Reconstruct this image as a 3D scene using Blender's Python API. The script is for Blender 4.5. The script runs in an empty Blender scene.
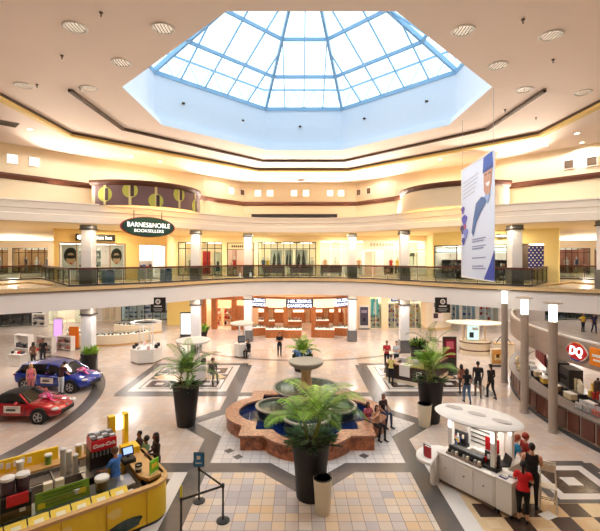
import bpy, bmesh, math, random
from mathutils import Vector, Matrix
random.seed(7)
PI = math.pi
SC = bpy.context.scene
COL = SC.collection
# survey of the place: eye 7.2 m above the ground floor, axis of the court at AX, centre of the court at AY
H, F, CX, CY = 7.2, 410.0, 298.5, 257.0
AX, AY = .33, 17.75
ZU = 5.45            # upper floor
def G(px, py, z=0):
    Y = (H-z)*F/(py-CY)
    return ((px-CX)*Y/F, Y)
def XA(px, Y): return (px-CX)*Y/F
def ZA(py, Y): return H-(py-CY)*Y/F
# ---------------------------------------------------------------- materials
def lin(c):
    return tuple(((v/255)/12.92 if v/255 <= .04045 else (((v/255)+.055)/1.055)**2.4) for v in c)
MATS = {}
def M(name, col=(200,200,200), rough=.5, metal=0, emit=0, var=.06, scale=6.0, coat=0, bump=0, spec=.5):
    if name in MATS: return MATS[name]
    m = bpy.data.materials.new(name); m.use_nodes = True
    nt = m.node_tree; b = nt.nodes['Principled BSDF']
    c = lin(col)
    b.inputs['Roughness'].default_value = rough
    b.inputs['Metallic'].default_value = metal
    b.inputs['Specular IOR Level'].default_value = spec
    if coat: b.inputs['Coat Weight'].default_value = coat; b.inputs['Coat Roughness'].default_value = .05
    if emit:
        b.inputs['Base Color'].default_value = (*c, 1)
        b.inputs['Emission Color'].default_value = (*c, 1)
        b.inputs['Emission Strength'].default_value = emit
    else:
        tc = nt.nodes.new('ShaderNodeTexCoord'); n = nt.nodes.new('ShaderNodeTexNoise')
        n.inputs['Scale'].default_value = scale; n.inputs['Detail'].default_value = 3
        mx = nt.nodes.new('ShaderNodeMix'); mx.data_type = 'RGBA'
        mx.inputs['A'].default_value = (*[v*(1-var) for v in c], 1)
        mx.inputs['B'].default_value = (*[min(1, v*(1+var)) for v in c], 1)
        nt.links.new(tc.outputs['Object'], n.inputs['Vector'])
        if var >= .15:
            mr = nt.nodes.new('ShaderNodeMapRange'); mr.inputs['From Min'].default_value = .36; mr.inputs['From Max'].default_value = .64
            nt.links.new(n.outputs['Fac'], mr.inputs['Value']); nt.links.new(mr.outputs['Result'], mx.inputs['Factor'])
        else: nt.links.new(n.outputs['Fac'], mx.inputs['Factor'])
        nt.links.new(mx.outputs['Result'], b.inputs['Base Color'])
        if bump:
            bp = nt.nodes.new('ShaderNodeBump'); bp.inputs['Strength'].default_value = bump
            nt.links.new(n.outputs['Fac'], bp.inputs['Height']); nt.links.new(bp.outputs['Normal'], b.inputs['Normal'])
    MATS[name] = m
    return m
def glassmat(name, tint=(235,245,245), gloss=.06, rough=.02):
    if name in MATS: return MATS[name]
    m = bpy.data.materials.new(name); m.use_nodes = True
    nt = m.node_tree; nt.nodes.clear()
    o = nt.nodes.new('ShaderNodeOutputMaterial'); mix = nt.nodes.new('ShaderNodeMixShader')
    t = nt.nodes.new('ShaderNodeBsdfTransparent'); g = nt.nodes.new('ShaderNodeBsdfGlossy')
    fr = nt.nodes.new('ShaderNodeLayerWeight'); fr.inputs['Blend'].default_value = .12
    mm = nt.nodes.new('ShaderNodeMath'); mm.operation = 'MULTIPLY_ADD'
    mm.inputs[1].default_value = .35; mm.inputs[2].default_value = gloss
    t.inputs['Color'].default_value = (*lin(tint), 1); g.inputs['Roughness'].default_value = rough
    nt.links.new(fr.outputs['Facing'], mm.inputs[0])
    nt.links.new(mm.outputs[0], mix.inputs[0]); nt.links.new(t.outputs[0], mix.inputs[1]); nt.links.new(g.outputs[0], mix.inputs[2])
    nt.links.new(mix.outputs[0], o.inputs['Surface'])
    MATS[name] = m
    return m
def tilemat(name, cols, cell, grout=(150,140,130), patch=2, rough=.16, gw=.03, var=1.0, spec=.4):
    """square tiles with a colour picked at random per tile from a ramp, plus joints"""
    if name in MATS: return MATS[name]
    m = bpy.data.materials.new(name); m.use_nodes = True
    nt = m.node_tree; b = nt.nodes['Principled BSDF']; L = nt.links
    N = nt.nodes.new
    geo = N('ShaderNodeNewGeometry')
    def cellnoise(size):
        d = N('ShaderNodeVectorMath'); d.operation = 'SCALE'; d.inputs['Scale'].default_value = 1/size
        L.new(geo.outputs['Position'], d.inputs[0])
        s = N('ShaderNodeSeparateXYZ'); L.new(d.outputs[0], s.inputs[0])
        fx = N('ShaderNodeMath'); fx.operation = 'FLOOR'; L.new(s.outputs[0], fx.inputs[0])
        fy = N('ShaderNodeMath'); fy.operation = 'FLOOR'; L.new(s.outputs[1], fy.inputs[0])
        c = N('ShaderNodeCombineXYZ'); L.new(fx.outputs[0], c.inputs[0]); L.new(fy.outputs[0], c.inputs[1])
        w = N('ShaderNodeTexWhiteNoise'); w.noise_dimensions = '2D'; L.new(c.outputs[0], w.inputs['Vector'])
        return s, w
    s, w1 = cellnoise(cell)
    _, w2 = cellnoise(cell*patch)
    mixv = N('ShaderNodeMath'); mixv.operation = 'MULTIPLY_ADD'; mixv.inputs[1].default_value = .3
    sc = N('ShaderNodeMath'); sc.operation = 'MULTIPLY'; sc.inputs[1].default_value = .7
    L.new(w2.outputs['Value'], sc.inputs[0]); L.new(w1.outputs['Value'], mixv.inputs[0]); L.new(sc.outputs[0], mixv.inputs[2])
    r = N('ShaderNodeValToRGB')
    el = r.color_ramp.elements
    while len(el) < len(cols): el.new(.5)
    for i, c in enumerate(cols):
        el[i].position = .12+.76*i/max(1, len(cols)-1); el[i].color = (*lin(c), 1)
    L.new(mixv.outputs[0], r.inputs[0])
    # joints
    prod = None
    for k in (0, 1):
        fr = N('ShaderNodeMath'); fr.operation = 'FRACT'; L.new(s.outputs[k], fr.inputs[0])
        a = N('ShaderNodeMath'); a.operation = 'SUBTRACT'; a.inputs[1].default_value = .5; L.new(fr.outputs[0], a.inputs[0])
        ab = N('ShaderNodeMath'); ab.operation = 'ABSOLUTE'; L.new(a.outputs[0], ab.inputs[0])
        lt = N('ShaderNodeMath'); lt.operation = 'GREATER_THAN'; lt.inputs[1].default_value = .5-gw; L.new(ab.outputs[0], lt.inputs[0])
        if prod is None: prod = lt
        else:
            mxx = N('ShaderNodeMath'); mxx.operation = 'MAXIMUM'; L.new(prod.outputs[0], mxx.inputs[0]); L.new(lt.outputs[0], mxx.inputs[1]); prod = mxx
    mx = N('ShaderNodeMix'); mx.data_type = 'RGBA'
    L.new(prod.outputs[0], mx.inputs['Factor']); L.new(r.outputs['Color'], mx.inputs['A'])
    mx.inputs['B'].default_value = (*lin(grout), 1)
    L.new(mx.outputs['Result'], b.inputs['Base Color'])
    b.inputs['Roughness'].default_value = rough; b.inputs['Specular IOR Level'].default_value = spec
    MATS[name] = m
    return m
# ---------------------------------------------------------------- mesh builder
class MB:
    def __init__(s): s.v = []; s.f = []; s.mi = []; s.mats = []
    def midx(s, m):
        if m not in s.mats: s.mats.append(m)
        return s.mats.index(m)
    def add(s, vs, fs, m, T=None):
        o = len(s.v)
        for p in vs:
            p = Vector(p)
            s.v.append(T @ p if T else p)
        k = s.midx(m)
        for f in fs: s.f.append([i+o for i in f]); s.mi.append(k)
        return s
    def box(s, c, d, m, rz=0, bev=0, T=None):
        x, y, z = d[0]/2, d[1]/2, d[2]/2
        R = Matrix.Translation(c) @ Matrix.Rotation(rz, 4, 'Z')
        if T: R = T @ R
        if bev <= 0:
            vs = [(a*x, b*y, e*z) for e in (-1, 1) for a, b in ((-1,-1),(1,-1),(1,1),(-1,1))]
            fs = [(3,2,1,0),(4,5,6,7),(0,1,5,4),(1,2,6,5),(2,3,7,6),(3,0,4,7)]
            return s.add(vs, fs, m, R)
        bev = min(bev, x*.9, y*.9, z*.9)
        bm = bmesh.new(); bmesh.ops.create_cube(bm, size=1)
        for v in bm.verts: v.co = Vector((v.co.x*2*x, v.co.y*2*y, v.co.z*2*z))
        bmesh.ops.bevel(bm, geom=list(bm.edges), offset=bev, segments=2, affect='EDGES', profile=.6)
        bm.verts.index_update()
        s.add([v.co.copy() for v in bm.verts], [[v.index for v in f.verts] for f in bm.faces], m, R); bm.free()
        return s
    def cyl(s, p0, p1, r0, m, r1=None, n=12, caps=True):
        p0, p1 = Vector(p0), Vector(p1); r1 = r0 if r1 is None else r1
        d = (p1-p0)
        q = d.to_track_quat('Z', 'Y').to_matrix()
        vs = []
        for p, r in ((p0, r0), (p1, r1)):
            for i in range(n):
                a = 2*PI*i/n
                vs.append(p + q @ Vector((r*math.cos(a), r*math.sin(a), 0)))
        fs = [(i, (i+1) % n, n+(i+1) % n, n+i) for i in range(n)]
        if caps: fs += [tuple(range(n-1, -1, -1)), tuple(range(n, 2*n))]
        return s.add(vs, fs, m)
    def tube(s, pts, r, m, n=8, rr=None):
        pts = [Vector(p) for p in pts]
        vs = []; up = Vector((0, 0, 1))
        for i, p in enumerate(pts):
            t = (pts[min(i+1, len(pts)-1)]-pts[max(i-1, 0)]).normalized()
            a = t.cross(up)
            if a.length < 1e-3: a = t.cross(Vector((1, 0, 0)))
            a.normalize(); b = a.cross(t).normalized()
            ri = rr[i] if rr else r
            for k in range(n):
                g = 2*PI*k/n
                vs.append(p + a*math.cos(g)*ri + b*math.sin(g)*ri)
        fs = []
        for i in range(len(pts)-1):
            for k in range(n):
                fs.append((i*n+k, i*n+(k+1) % n, (i+1)*n+(k+1) % n, (i+1)*n+k))
        fs += [tuple(range(n-1, -1, -1)), tuple(range((len(pts)-1)*n, len(pts)*n))]
        return s.add(vs, fs, m)
    def lathe(s, prof, m, c=(0,0,0), n=24, sx=1, sy=1, T=None, caps=True):
        vs = []; fs = []
        k = len(prof)
        for i in range(n):
            a = 2*PI*i/n
            for r, z in prof: vs.append((c[0]+sx*r*math.cos(a), c[1]+sy*r*math.sin(a), c[2]+z))
        for i in range(n):
            j = (i+1) % n
            for q in range(k-1): fs.append((i*k+q, j*k+q, j*k+q+1, i*k+q+1))
        flat_ = k == 2 and abs(prof[0][1]-prof[1][1]) < 1e-6
        if flat_ or not caps: return s.add(vs, fs, m, T)
        if prof[0][0] > 1e-4: fs.append(tuple(i*k for i in range(n-1, -1, -1)))
        if prof[-1][0] > 1e-4: fs.append(tuple(i*k+k-1 for i in range(n)))
        return s.add(vs, fs, m, T)
    def ball(s, c, r, m, n=12, sz=None, T=None):
        r = (r, r, r) if not isinstance(r, tuple) else r
        vs = []; fs = []; k = n//2
        for j in range(k+1):
            t = PI*j/k
            for i in range(n):
                a = 2*PI*i/n
                vs.append((c[0]+r[0]*math.sin(t)*math.cos(a), c[1]+r[1]*math.sin(t)*math.sin(a), c[2]+r[2]*math.cos(t)))
        for j in range(k):
            for i in range(n):
                fs.append((j*n+i, (j+1)*n+i, (j+1)*n+(i+1) % n, j*n+(i+1) % n))
        return s.add(vs, fs, m, T)
    def prism(s, poly, z0, z1, m, mtop=None, T=None):
        n = len(poly)
        ar = sum(poly[i][0]*poly[(i+1) % n][1]-poly[(i+1) % n][0]*poly[i][1] for i in range(n))
        if ar < 0: poly = poly[::-1]
        vs = [(p[0], p[1], z0) for p in poly]+[(p[0], p[1], z1) for p in poly]
        fs = [(i, (i+1) % n, n+(i+1) % n, n+i) for i in range(n)]+[tuple(range(n-1, -1, -1))]
        s.add(vs, fs, m, T)
        return s.add([(p[0], p[1], z1) for p in poly], [tuple(range(n))], mtop or m, T)
    def flat(s, poly, z, m, T=None):
        n = len(poly)
        ar = sum(poly[i][0]*poly[(i+1) % n][1]-poly[(i+1) % n][0]*poly[i][1] for i in range(n))
        if ar < 0: poly = poly[::-1]
        return s.add([(p[0], p[1], z) for p in poly], [tuple(range(n))], m, T)
    def poly3(s, pts, m, T=None): return s.add(pts, [tuple(range(len(pts)))], m, T)
    def bar(s, p0, p1, w, h, m):
        """rectangular bar between two points, w sideways, h up"""
        p0, p1 = Vector(p0), Vector(p1); d = (p1-p0)
        t = d.normalized(); a = t.cross(Vector((0,0,1)))
        if a.length < 1e-3: a = Vector((1,0,0))
        a.normalize(); b = a.cross(t).normalized()
        vs = []
        for p in (p0, p1):
            for i, j in ((-1,-1),(1,-1),(1,1),(-1,1)): vs.append(p+a*i*w/2+b*j*h/2)
        return s.add(vs, [(3,2,1,0),(4,5,6,7),(0,1,5,4),(1,2,6,5),(2,3,7,6),(3,0,4,7)], m)
    def loft(s, path, prof, m, closed=False):
        """sweep a profile [(offset, z)] along a plan path; offset positive to the left of travel"""
        n = len(path); k = len(prof); vs = []
        for i, p in enumerate(path):
            if closed: a, b = path[i-1], path[(i+1) % n]
            else: a, b = path[max(i-1, 0)], path[min(i+1, n-1)]
            def un(u, v):
                d = Vector((v[0]-u[0], v[1]-u[1]))
                return d.normalized() if d.length > 1e-6 else None
            d1, d2 = un(a, p), un(p, b)
            if d1 is None: d1 = d2
            if d2 is None: d2 = d1
            t = (d1+d2).normalized(); nrm = Vector((-t.y, t.x))
            sc = 1/max(.35, nrm.dot(Vector((-d1.y, d1.x))))
            for o, z in prof: vs.append((p[0]+nrm.x*o*sc, p[1]+nrm.y*o*sc, z))
        fs = []
        for i in range(n if closed else n-1):
            j = (i+1) % n
            for q in range(k-1): fs.append((i*k+q, i*k+q+1, j*k+q+1, j*k+q))
        return s.add(vs, fs, m)
    def grid(s, rows, m, closed=False, T=None):
        k = len(rows[0]); vs = [p for r in rows for p in r]; fs = []
        for i in range(len(rows)-1):
            for j in range(k if closed else k-1):
                q = (j+1) % k
                fs.append((i*k+j, i*k+q, (i+1)*k+q, (i+1)*k+j))
        return s.add(vs, fs, m, T)
    def build(s, name, parent=None, world=False, smooth=False, at=None, ang=35):
        me = bpy.data.meshes.new(name)
        vs = s.v
        if world and parent is not None:
            I = BASE[parent.name].inverted(); vs = [I @ v for v in vs]
        if at is not None:
            A = Vector(at); vs = [v-A for v in vs]
        me.from_pydata(vs, [], s.f); me.update()
        for m in s.mats: me.materials.append(m)
        me.polygons.foreach_set('material_index', s.mi)
        if smooth:
            me.polygons.foreach_set('use_smooth', [True]*len(me.polygons))
            try: me.set_sharp_from_angle(angle=math.radians(ang))
            except Exception: pass
        o = bpy.data.objects.new(name, me); COL.objects.link(o)
        if parent is not None: o.parent = parent
        if at is not None: o.location = at
        BASE[o.name] = Matrix.Translation(at) if at is not None else Matrix()
        return o
BASE = {}
UPL = 1500
def tag(o, label, cat, group=None, kind=None):
    o['label'] = label; o['category'] = cat
    if group: o['group'] = group
    if kind: o['kind'] = kind
    return o
def thing(name, label, cat, loc=(0,0,0), rz=0, group=None):
    o = bpy.data.objects.new(name, None); COL.objects.link(o)
    o.location = loc if len(loc) == 3 else (*loc, 0); o.rotation_euler = (0, 0, rz); o.empty_display_size = .2
    BASE[o.name] = Matrix.Translation(o.location) @ Matrix.Rotation(rz, 4, 'Z')
    return tag(o, label, cat, group)
def struct(mb, name, parent=None, smooth=False, label=None):
    o = mb.build(name, parent, smooth=smooth)
    if parent is None: o['kind'] = 'structure'
    if label: o['label'] = label
    return o
def dup(root, loc=None, rz=None, label=None, group=None):
    r = root.copy(); COL.objects.link(r)
    if loc is not None: r.location = loc if len(loc) == 3 else (*loc, 0)
    if rz is not None: r.rotation_euler = (0, 0, rz)
    if label: r['label'] = label
    if group: r['group'] = group
    for ch in list(root.children):
        c = ch.copy(); COL.objects.link(c); c.parent = r
        for g in list(ch.children):
            d = g.copy(); COL.objects.link(d); d.parent = c
    return r
def text(name, body, size, m, T, parent=None, ext=.01, align='CENTER', bold=0, sx=1):
    cu = bpy.data.curves.new(name, 'FONT'); cu.body = body; cu.size = size; cu.extrude = ext; cu.align_x = align; cu.align_y = 'CENTER'
    cu.offset = bold
    o = bpy.data.objects.new(name, cu); COL.objects.link(o)
    dg = bpy.context.evaluated_depsgraph_get(); dg.update()
    me = bpy.data.meshes.new_from_object(o.evaluated_get(dg))
    bpy.data.objects.remove(o); me.materials.clear(); me.materials.append(m)
    me.transform(T @ Matrix.Diagonal((sx, 1, 1, 1)))
    ob = bpy.data.objects.new(name, me); COL.objects.link(ob)
    if parent is not None: ob.parent = parent
    BASE[ob.name] = Matrix()
    return ob
def FACE(c, ang, tilt=0):
    """frame whose local x runs along the sign, y up, z out of the face; ang = heading of the outward normal in plan"""
    n = Vector((math.cos(ang), math.sin(ang), 0)); x = Vector((-n.y, n.x, 0)); z = Vector((0, 0, 1))
    R = Matrix(((x.x, z.x, n.x, c[0]), (x.y, z.y, n.y, c[1]), (x.z, z.z, n.z, c[2]), (0, 0, 0, 1)))
    return R @ Matrix.Rotation(tilt, 4, 'X')
def crom(pts, k=6):
    out = []
    P = [pts[0]]+list(pts)+[pts[-1]]
    for i in range(1, len(P)-2):
        p0, p1, p2, p3 = [Vector(q) for q in P[i-1:i+3]]
        for j in range(k):
            t = j/k
            out.append(tuple(.5*((2*p1)+(p2-p0)*t+(2*p0-5*p1+4*p2-p3)*t*t+(3*p1-p0-3*p2+p3)*t**3)))
    out.append(tuple(pts[-1]))
    return out
def lampl(kind, loc, power, col=(255,225,180), size=.3, rot=None, spot=None, blend=.6, sy=None):
    l = bpy.data.lights.new('lamp', kind); l.energy = power; l.color = lin(col)
    if kind == 'AREA':
        l.size = size
        if sy: l.shape = 'RECTANGLE'; l.size_y = sy
    else: l.shadow_soft_size = size
    if kind == 'SPOT': l.spot_size = spot or 2.4; l.spot_blend = blend
    o = bpy.data.objects.new('lamp_light', l); COL.objects.link(o); o.location = loc
    if rot: o.rotation_euler = rot
    return o
# palette
m_ceil = M('ceiling_paint', (250,234,222), .8, var=.02, scale=.6)
m_wall = M('wall_paint', (242,226,194), .8, var=.025, scale=.7)
m_wall2 = M('wall_paint_pink', (253,246,234), .8, var=.02, scale=.7)
m_white = M('white_paint', (240,236,230), .6, var=.02)
m_fascia = M('slab_paint', (252,249,247), .7, var=.02, scale=.8)
m_tan = M('tan_stone', (226,196,146), .5, var=.05)
m_brown = M('brown_trim', (92,48,26), .5, var=.1)
m_brown_shade = M('dark_brown_and_shade', (88,66,48), .7)
m_coveglow = M('cove_glow_yellow', (236,206,130), .7)
m_black = M('black', (22,20,20), .5)
m_dark = M('dark_grey', (60,60,64), .5)
m_plinth = M('grey_granite', (112,112,114), .3, var=.2, scale=40)
m_colm = M('column_paint', (244,244,248), .6, var=.02)
m_steel = M('steel', (170,170,170), .3, .9)
m_wood = M('light_wood', (214,168,104), .4, var=.12, scale=9)
m_orange = M('orange_wood', (178,106,58), .35, var=.15, scale=5)
m_dkwood = M('dark_wood', (84,36,20), .35, var=.2, scale=7)
m_rail = M('rail_wood', (84,44,34), .35, var=.12)
m_glass = glassmat('clear_glass')
m_rglass = glassmat('rail_glass', (196,204,198), .07)
m_sky = glassmat('skylight_glass', (250,253,255), .02, .05)
m_frame = M('blue_grey_steel', (150,190,220), .5, var=.03)
m_lamp = M('lamp_white', (255,244,222), emit=9)
m_lampw = M('lamp_soft', (255,240,215), emit=3.2)
m_lampc = M('lamp_cool', (250,250,255), emit=3.0)
m_cream = M('cream_laminate', (240,226,200), .4, var=.03)
m_yel = M('yellow_panel', (255,210,40), .4, var=.08, scale=3)
m_red = M('red_plastic', (200,24,30), .35)
m_green = M('leaf_green_panel', (140,196,50), .5, var=.2)
m_blue = M('blue_panel', (30,70,150), .4)
# ================================================================= SHELL
SE_half = [(-31,11.5),(-25,15.2),(-20.2,18.6),(-16,21.9),(-12.6,24.2),(-9.7,26.6),(-7.4,29.3),(-5.3,31.7),(-2.7,33.1)]
MX = .12
SE = SE_half+[(MX,33.4)]+[(2*MX-x, y) for x, y in reversed(SE_half)]
EDGE = crom(SE, 5)
# ---- floor: polished tile with inlaid bands, squares and arcs (one mesh, several stones)
t_base = tilemat('floor_cream', [(212,190,172),(220,204,192),(206,194,188),(224,210,198)], .34, (190,172,156), 2, .17, .015)
t_front = tilemat('floor_patch', [(226,196,158),(224,214,202),(192,186,190),(228,204,172),(212,202,198),(182,176,182)], .36, (150,138,130), 2, .24, .025)
t_star = tilemat('floor_star', [(224,218,214),(216,211,209),(230,225,221)], .34, (176,170,170), 1, .22, .03)
t_band = M('floor_grey_stone', (92,88,87), .25, var=.12, scale=5)
t_white = M('floor_white_stone', (228,223,219), .25, var=.03)
t_brown = M('floor_brown_stone', (74,56,48), .2, var=.12)
t_tan = tilemat('floor_tan', [(222,190,146),(230,206,168),(224,198,156)], .34, (220,196,160), 1, .18, .02)
f = MB()
f.flat([(-60,-10),(60,-10),(60,70),(-60,70)], 0, t_base)
def R4(x, y): return [(x,y),(-y,x),(-x,-y),(y,-x)]
a, b = 3.42, 4.04
def ring(mb, poly_out, poly_in, z, m):
    n = len(poly_out)
    for i in range(n):
        j = (i+1) % n
        mb.flat([poly_out[i], poly_out[j], poly_in[j], poly_in[i]], z, m)
def off(poly): return [(AX+x, AY+y) for x, y in poly]
def sqr(cx, cy, h): return [(cx-h,cy-h),(cx+h,cy-h),(cx+h,cy+h),(cx-h,cy+h)]
# front and side patches of mixed tile
f.flat([(AX-a, 2), (AX+a, 2), (AX+a, AY-b), (AX+1.3, AY-b), (AX, AY-b-1.25), (AX-1.3, AY-b), (AX-a, AY-b)], .002, t_front)
# white star
star_in = []
for k in range(4):
    c, s = math.cos(k*PI/2), math.sin(k*PI/2)
    for x, y in ((-a,-a),(-1.3,-a),(0,-a-1.3),(1.3,-a)): star_in.append((x*c-y*s, x*s+y*c))
star_out = []
for k in range(4):
    c, s = math.cos(k*PI/2), math.sin(k*PI/2)
    for x, y in ((-b,-b),(-1.56,-b),(0,-b-1.56),(1.56,-b)): star_out.append((x*c-y*s, x*s+y*c))
f.flat(off(star_in), .003, t_star)
ring(f, off(star_out), off(star_in), .004, t_band)
# bands run on past the star in both directions
for sx in (-1, 1):
    f.flat([(AX+sx*a, AY-b), (AX+sx*b, AY-b), (AX+sx*b, 2), (AX+sx*a, 2)], .004, t_band)
    f.flat([(AX+sx*a, AY+b), (AX+sx*b, AY+b), (AX+sx*b, AY+9.6), (AX+sx*a, AY+9.6)], .004, t_band)
    for sy in (-1, 1):
        f.flat([(AX+sx*b, AY+sy*a), (AX+sx*9.9, AY+sy*a), (AX+sx*9.9, AY+sy*b), (AX+sx*b, AY+sy*b)], .0045, t_band)
        # corner squares: grey border, white frame, tan field, small ringed squares
        cx, cy = AX+sx*6.85, AY+sy*6.85
        if sy > 0:
            ring(f, sqr(cx, cy, 3.15), sqr(cx, cy, 2.65), .005, t_band)
            f.flat(sqr(cx, cy, 2.65), .006, t_white)
            f.flat(sqr(cx, cy, 2.25), .007, t_band)
            f.flat([(cx, cy-2.2),(cx+2.2,cy),(cx,cy+2.2),(cx-2.2,cy)], .008, t_tan)
            for qx in (-1, 1):
                for qy in (-1, 1):
                    px, py = cx+qx*1.35, cy+qy*1.35
                    f.flat(sqr(px, py, .82), .009, t_white); f.flat(sqr(px, py, .62), .010, t_brown); f.flat(sqr(px, py, .22), .011, t_white)
        elif sx < 0:
            f.flat([(AX-b,2),(AX-b-.45,2),(AX-b-.45,AY-b),(AX-b,AY-b)], .005, t_white)
            f.flat(sqr(cx+.6, cy+.4, 2.0), .004, t_brown); f.flat(sqr(cx+.6, cy+.4, 1.5), .005, t_white)
        else:
            f.flat([(AX+b,2),(AX+b+.5,2),(AX+b+.5,AY-a-.1),(AX+b,AY-a-.1)], .005, t_white)
            f.flat([(AX+b+.5,6),(14.5,6),(14.5,12.4),(AX+b+.5,12.4)], .004, t_tan)
            f.flat(sqr(8.75, 13.22, 1.25), .006, t_band); f.flat(sqr(8.75, 13.15, .98), .007, t_white)
            f.flat(sqr(8.75, 13.15, .68), .008, t_brown); f.flat(sqr(8.75, 13.15, .24), .009, t_white)
            for i in range(7):
                for j in range(9):
                    if (i+j) % 2 == 0: f.flat(sqr(5.35+.62*j, 11.65-.62*i, .31), .006, t_brown)
# small diamonds beside the fountain
for px, py in ((229,451),(238,457),(364,456)):
    x, y = G(px, py); f.flat([(x,y-.2),(x+.2,y),(x,y+.2),(x-.2,y)], .006, t_band)
# curved bands where the side courts begin
def arcband(cx, cy, r, a0, a1, w, m, z=.0065, n=40):
    for i in range(n):
        t0, t1 = a0+(a1-a0)*i/n, a0+(a1-a0)*(i+1)/n
        f.flat([(cx+(r-w)*math.cos(t0), cy+(r-w)*math.sin(t0)), (cx+r*math.cos(t0), cy+r*math.sin(t0)), (cx+r*math.cos(t1), cy+r*math.sin(t1)), (cx+(r-w)*math.cos(t1), cy+(r-w)*math.sin(t1))], z, m)
arcband(-22.9, 17.9, 13.1, -1.2, 1.2, .65, t_band)
arcband(AX, AY+23.6, 13.1, -PI/2-.75, -PI/2+.75, .45, M('floor_taupe_stone', (150,140,132), .2, var=.1))
struct(f, 'floor')
# ---- upper floor slab
s = MB()
t_up = tilemat('upper_tile', [(214,196,170),(222,206,182),(206,188,164)], .45, (180,164,140), 1, .25, .02)
s.flat(EDGE+[(60,11.5),(60,70),(-60,70),(-60,11.5)], ZU, t_up)
s.flat([(-60,-10),(60,-10),(60,.4),(-60,.4)], ZU, t_up)
struct(s, 'floor_upper', label='upper storey floor around the open court')
fa = MB()
fa.loft(EDGE, [(.3, ZU), (-.1, ZU), (-.1, 5.25)], m_tan)
fa.loft(EDGE, [(-.1, 5.25), (-.13, 5.25), (-.13, 5.19), (0, 5.19)], m_brown_shade)
fa.loft(EDGE, [(0, 5.19), (0, 4.12), (60, 4.12)][:2], m_fascia)
fa.prism([(-60,.4),(60,.4),(60,.3),(-60,.3)], 4.12, ZU, m_fascia)
struct(fa, 'trim_1', smooth=True, label='pale slab edge with tan nosing around the upper floor')
us = MB(); us.flat(EDGE+[(60,11.5),(60,70),(-60,70),(-60,11.5)], 4.12, m_white); struct(us, 'ceiling_lower', label='ceiling under the upper floor')
# ---- soffit band over the upper walkway
ub = MB()
ub.loft(EDGE, [(.12, 9.2), (0, 9.2), (0, 9.62), (.08, 9.66), (.08, 9.9), (.0, 9.94), (0, 10.28), (-.1, 10.3), (-.1, 10.38), (6, 10.38)], m_wall2)
struct(ub, 'trim_2', smooth=True, label='cream moulded band below the clerestory wall')
so = MB(); so.flat(EDGE+[(60,11.5),(60,70),(-60,70),(-60,11.5)], 9.2, m_wall); struct(so, 'ceiling_walkway', label='soffit over the upper walkway')
# ---- clerestory walls, crown, bays
ZC = 13.45
WL = [(-30,12.5),(-16.3,22.2),(-13.0,25.9)]
PB = [(-12.5,24.8),(-7.5,30.4)]
WC = [(-7.2,31.3),(-4.6,34.5),(2*MX+4.6,34.5),(2*MX+7.2,31.3)]
mir = lambda P: [(2*MX-x, y) for x, y in reversed(P)]
def wallrun(path, name):
    w = MB(); w.loft(path, [(0, 10.3), (0, ZC+.4)], m_wall); struct(w, name)
wallrun(WL, 'wall_left'); wallrun(WC, 'wall_back'); wallrun(mir(WL), 'wall_right')
wallrun([WL[-1], WC[0]], 'wall_back_left')
wallrun(mir([WL[-1], WC[0]]), 'wall_back_right')
def bowed(p0, p1, sag, n=16):
    p0, p1 = Vector(p0), Vector(p1); c = (p1-p0).length; R = (c*c/4+sag*sag)/(2*sag)
    mid = (p0+p1)/2; d = (p1-p0).normalized(); nr = Vector((d.y, -d.x)); ctr = mid-nr*(R-sag); h = math.asin(c/2/R)
    return [tuple(ctr+nr*R*math.cos(t)+d*R*math.sin(t)) for t in [(-h+2*h*i/n) for i in range(n+1)]]
BL = bowed(PB[0], PB[1], 2.6); BR = [(2*MX-x, y) for x, y in reversed(BL)]
BLx = [(-12.95,26.0)]+BL+[(-7.25,31.2)]; BRx = [(2*MX-x, y) for x, y in reversed(BLx)]
for path, nm in ((BLx, 'wall_bay_left'), (BRx, 'wall_bay_right')):
    w = MB(); w.loft(path, [(0, 10.3), (0, 11.8)], m_wall); w.flat(path, 11.8, m_wall); struct(w, nm, smooth=True)
cr = MB()
prof = [(-.02, 11.5), (-.1, 11.54), (-.16, 11.7), (-.16, 11.82), (.05, 11.82)]
for p in (WL, WC, mir(WL), BLx, BRx): cr.loft(p, prof, m_brown)
struct(cr, 'trim_3', label='dark brown crown moulding along the clerestory')
# mural on the left bay
mural = thing('mural_panel', 'plum mural with lime discs on the bowed wall above the oval bookshop sign', 'mural', (*BL[8], 10.3))
def bayp0(u):
    q = u*(len(BL)-1); i = min(int(q), len(BL)-2); return Vector(BL[i]).lerp(Vector(BL[i+1]), q-i)
mm = MB(); mp = M('plum_panel', (118,92,94), .7, var=.08); ml = M('lime_paint', (198,200,92), .7); mk = M('mural_dark', (70,52,50), .7)
INS = [tuple(bayp0(u_)) for u_ in [.03+.94*k_/24 for k_ in range(25)]]
mm.loft(INS, [(-.06, 10.32), (-.06, 11.5)], mp); mm.build('backing', mural, world=True, smooth=True)
def bayp(u, o):
    q = u*(len(BL)-1); i = min(int(q), len(BL)-2); t = q-i
    a_, b_ = Vector(BL[i]), Vector(BL[i+1]); p = a_.lerp(b_, t); d = (b_-a_).normalized(); n_ = Vector((d.y, -d.x)); return p+n_*o, d
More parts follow.
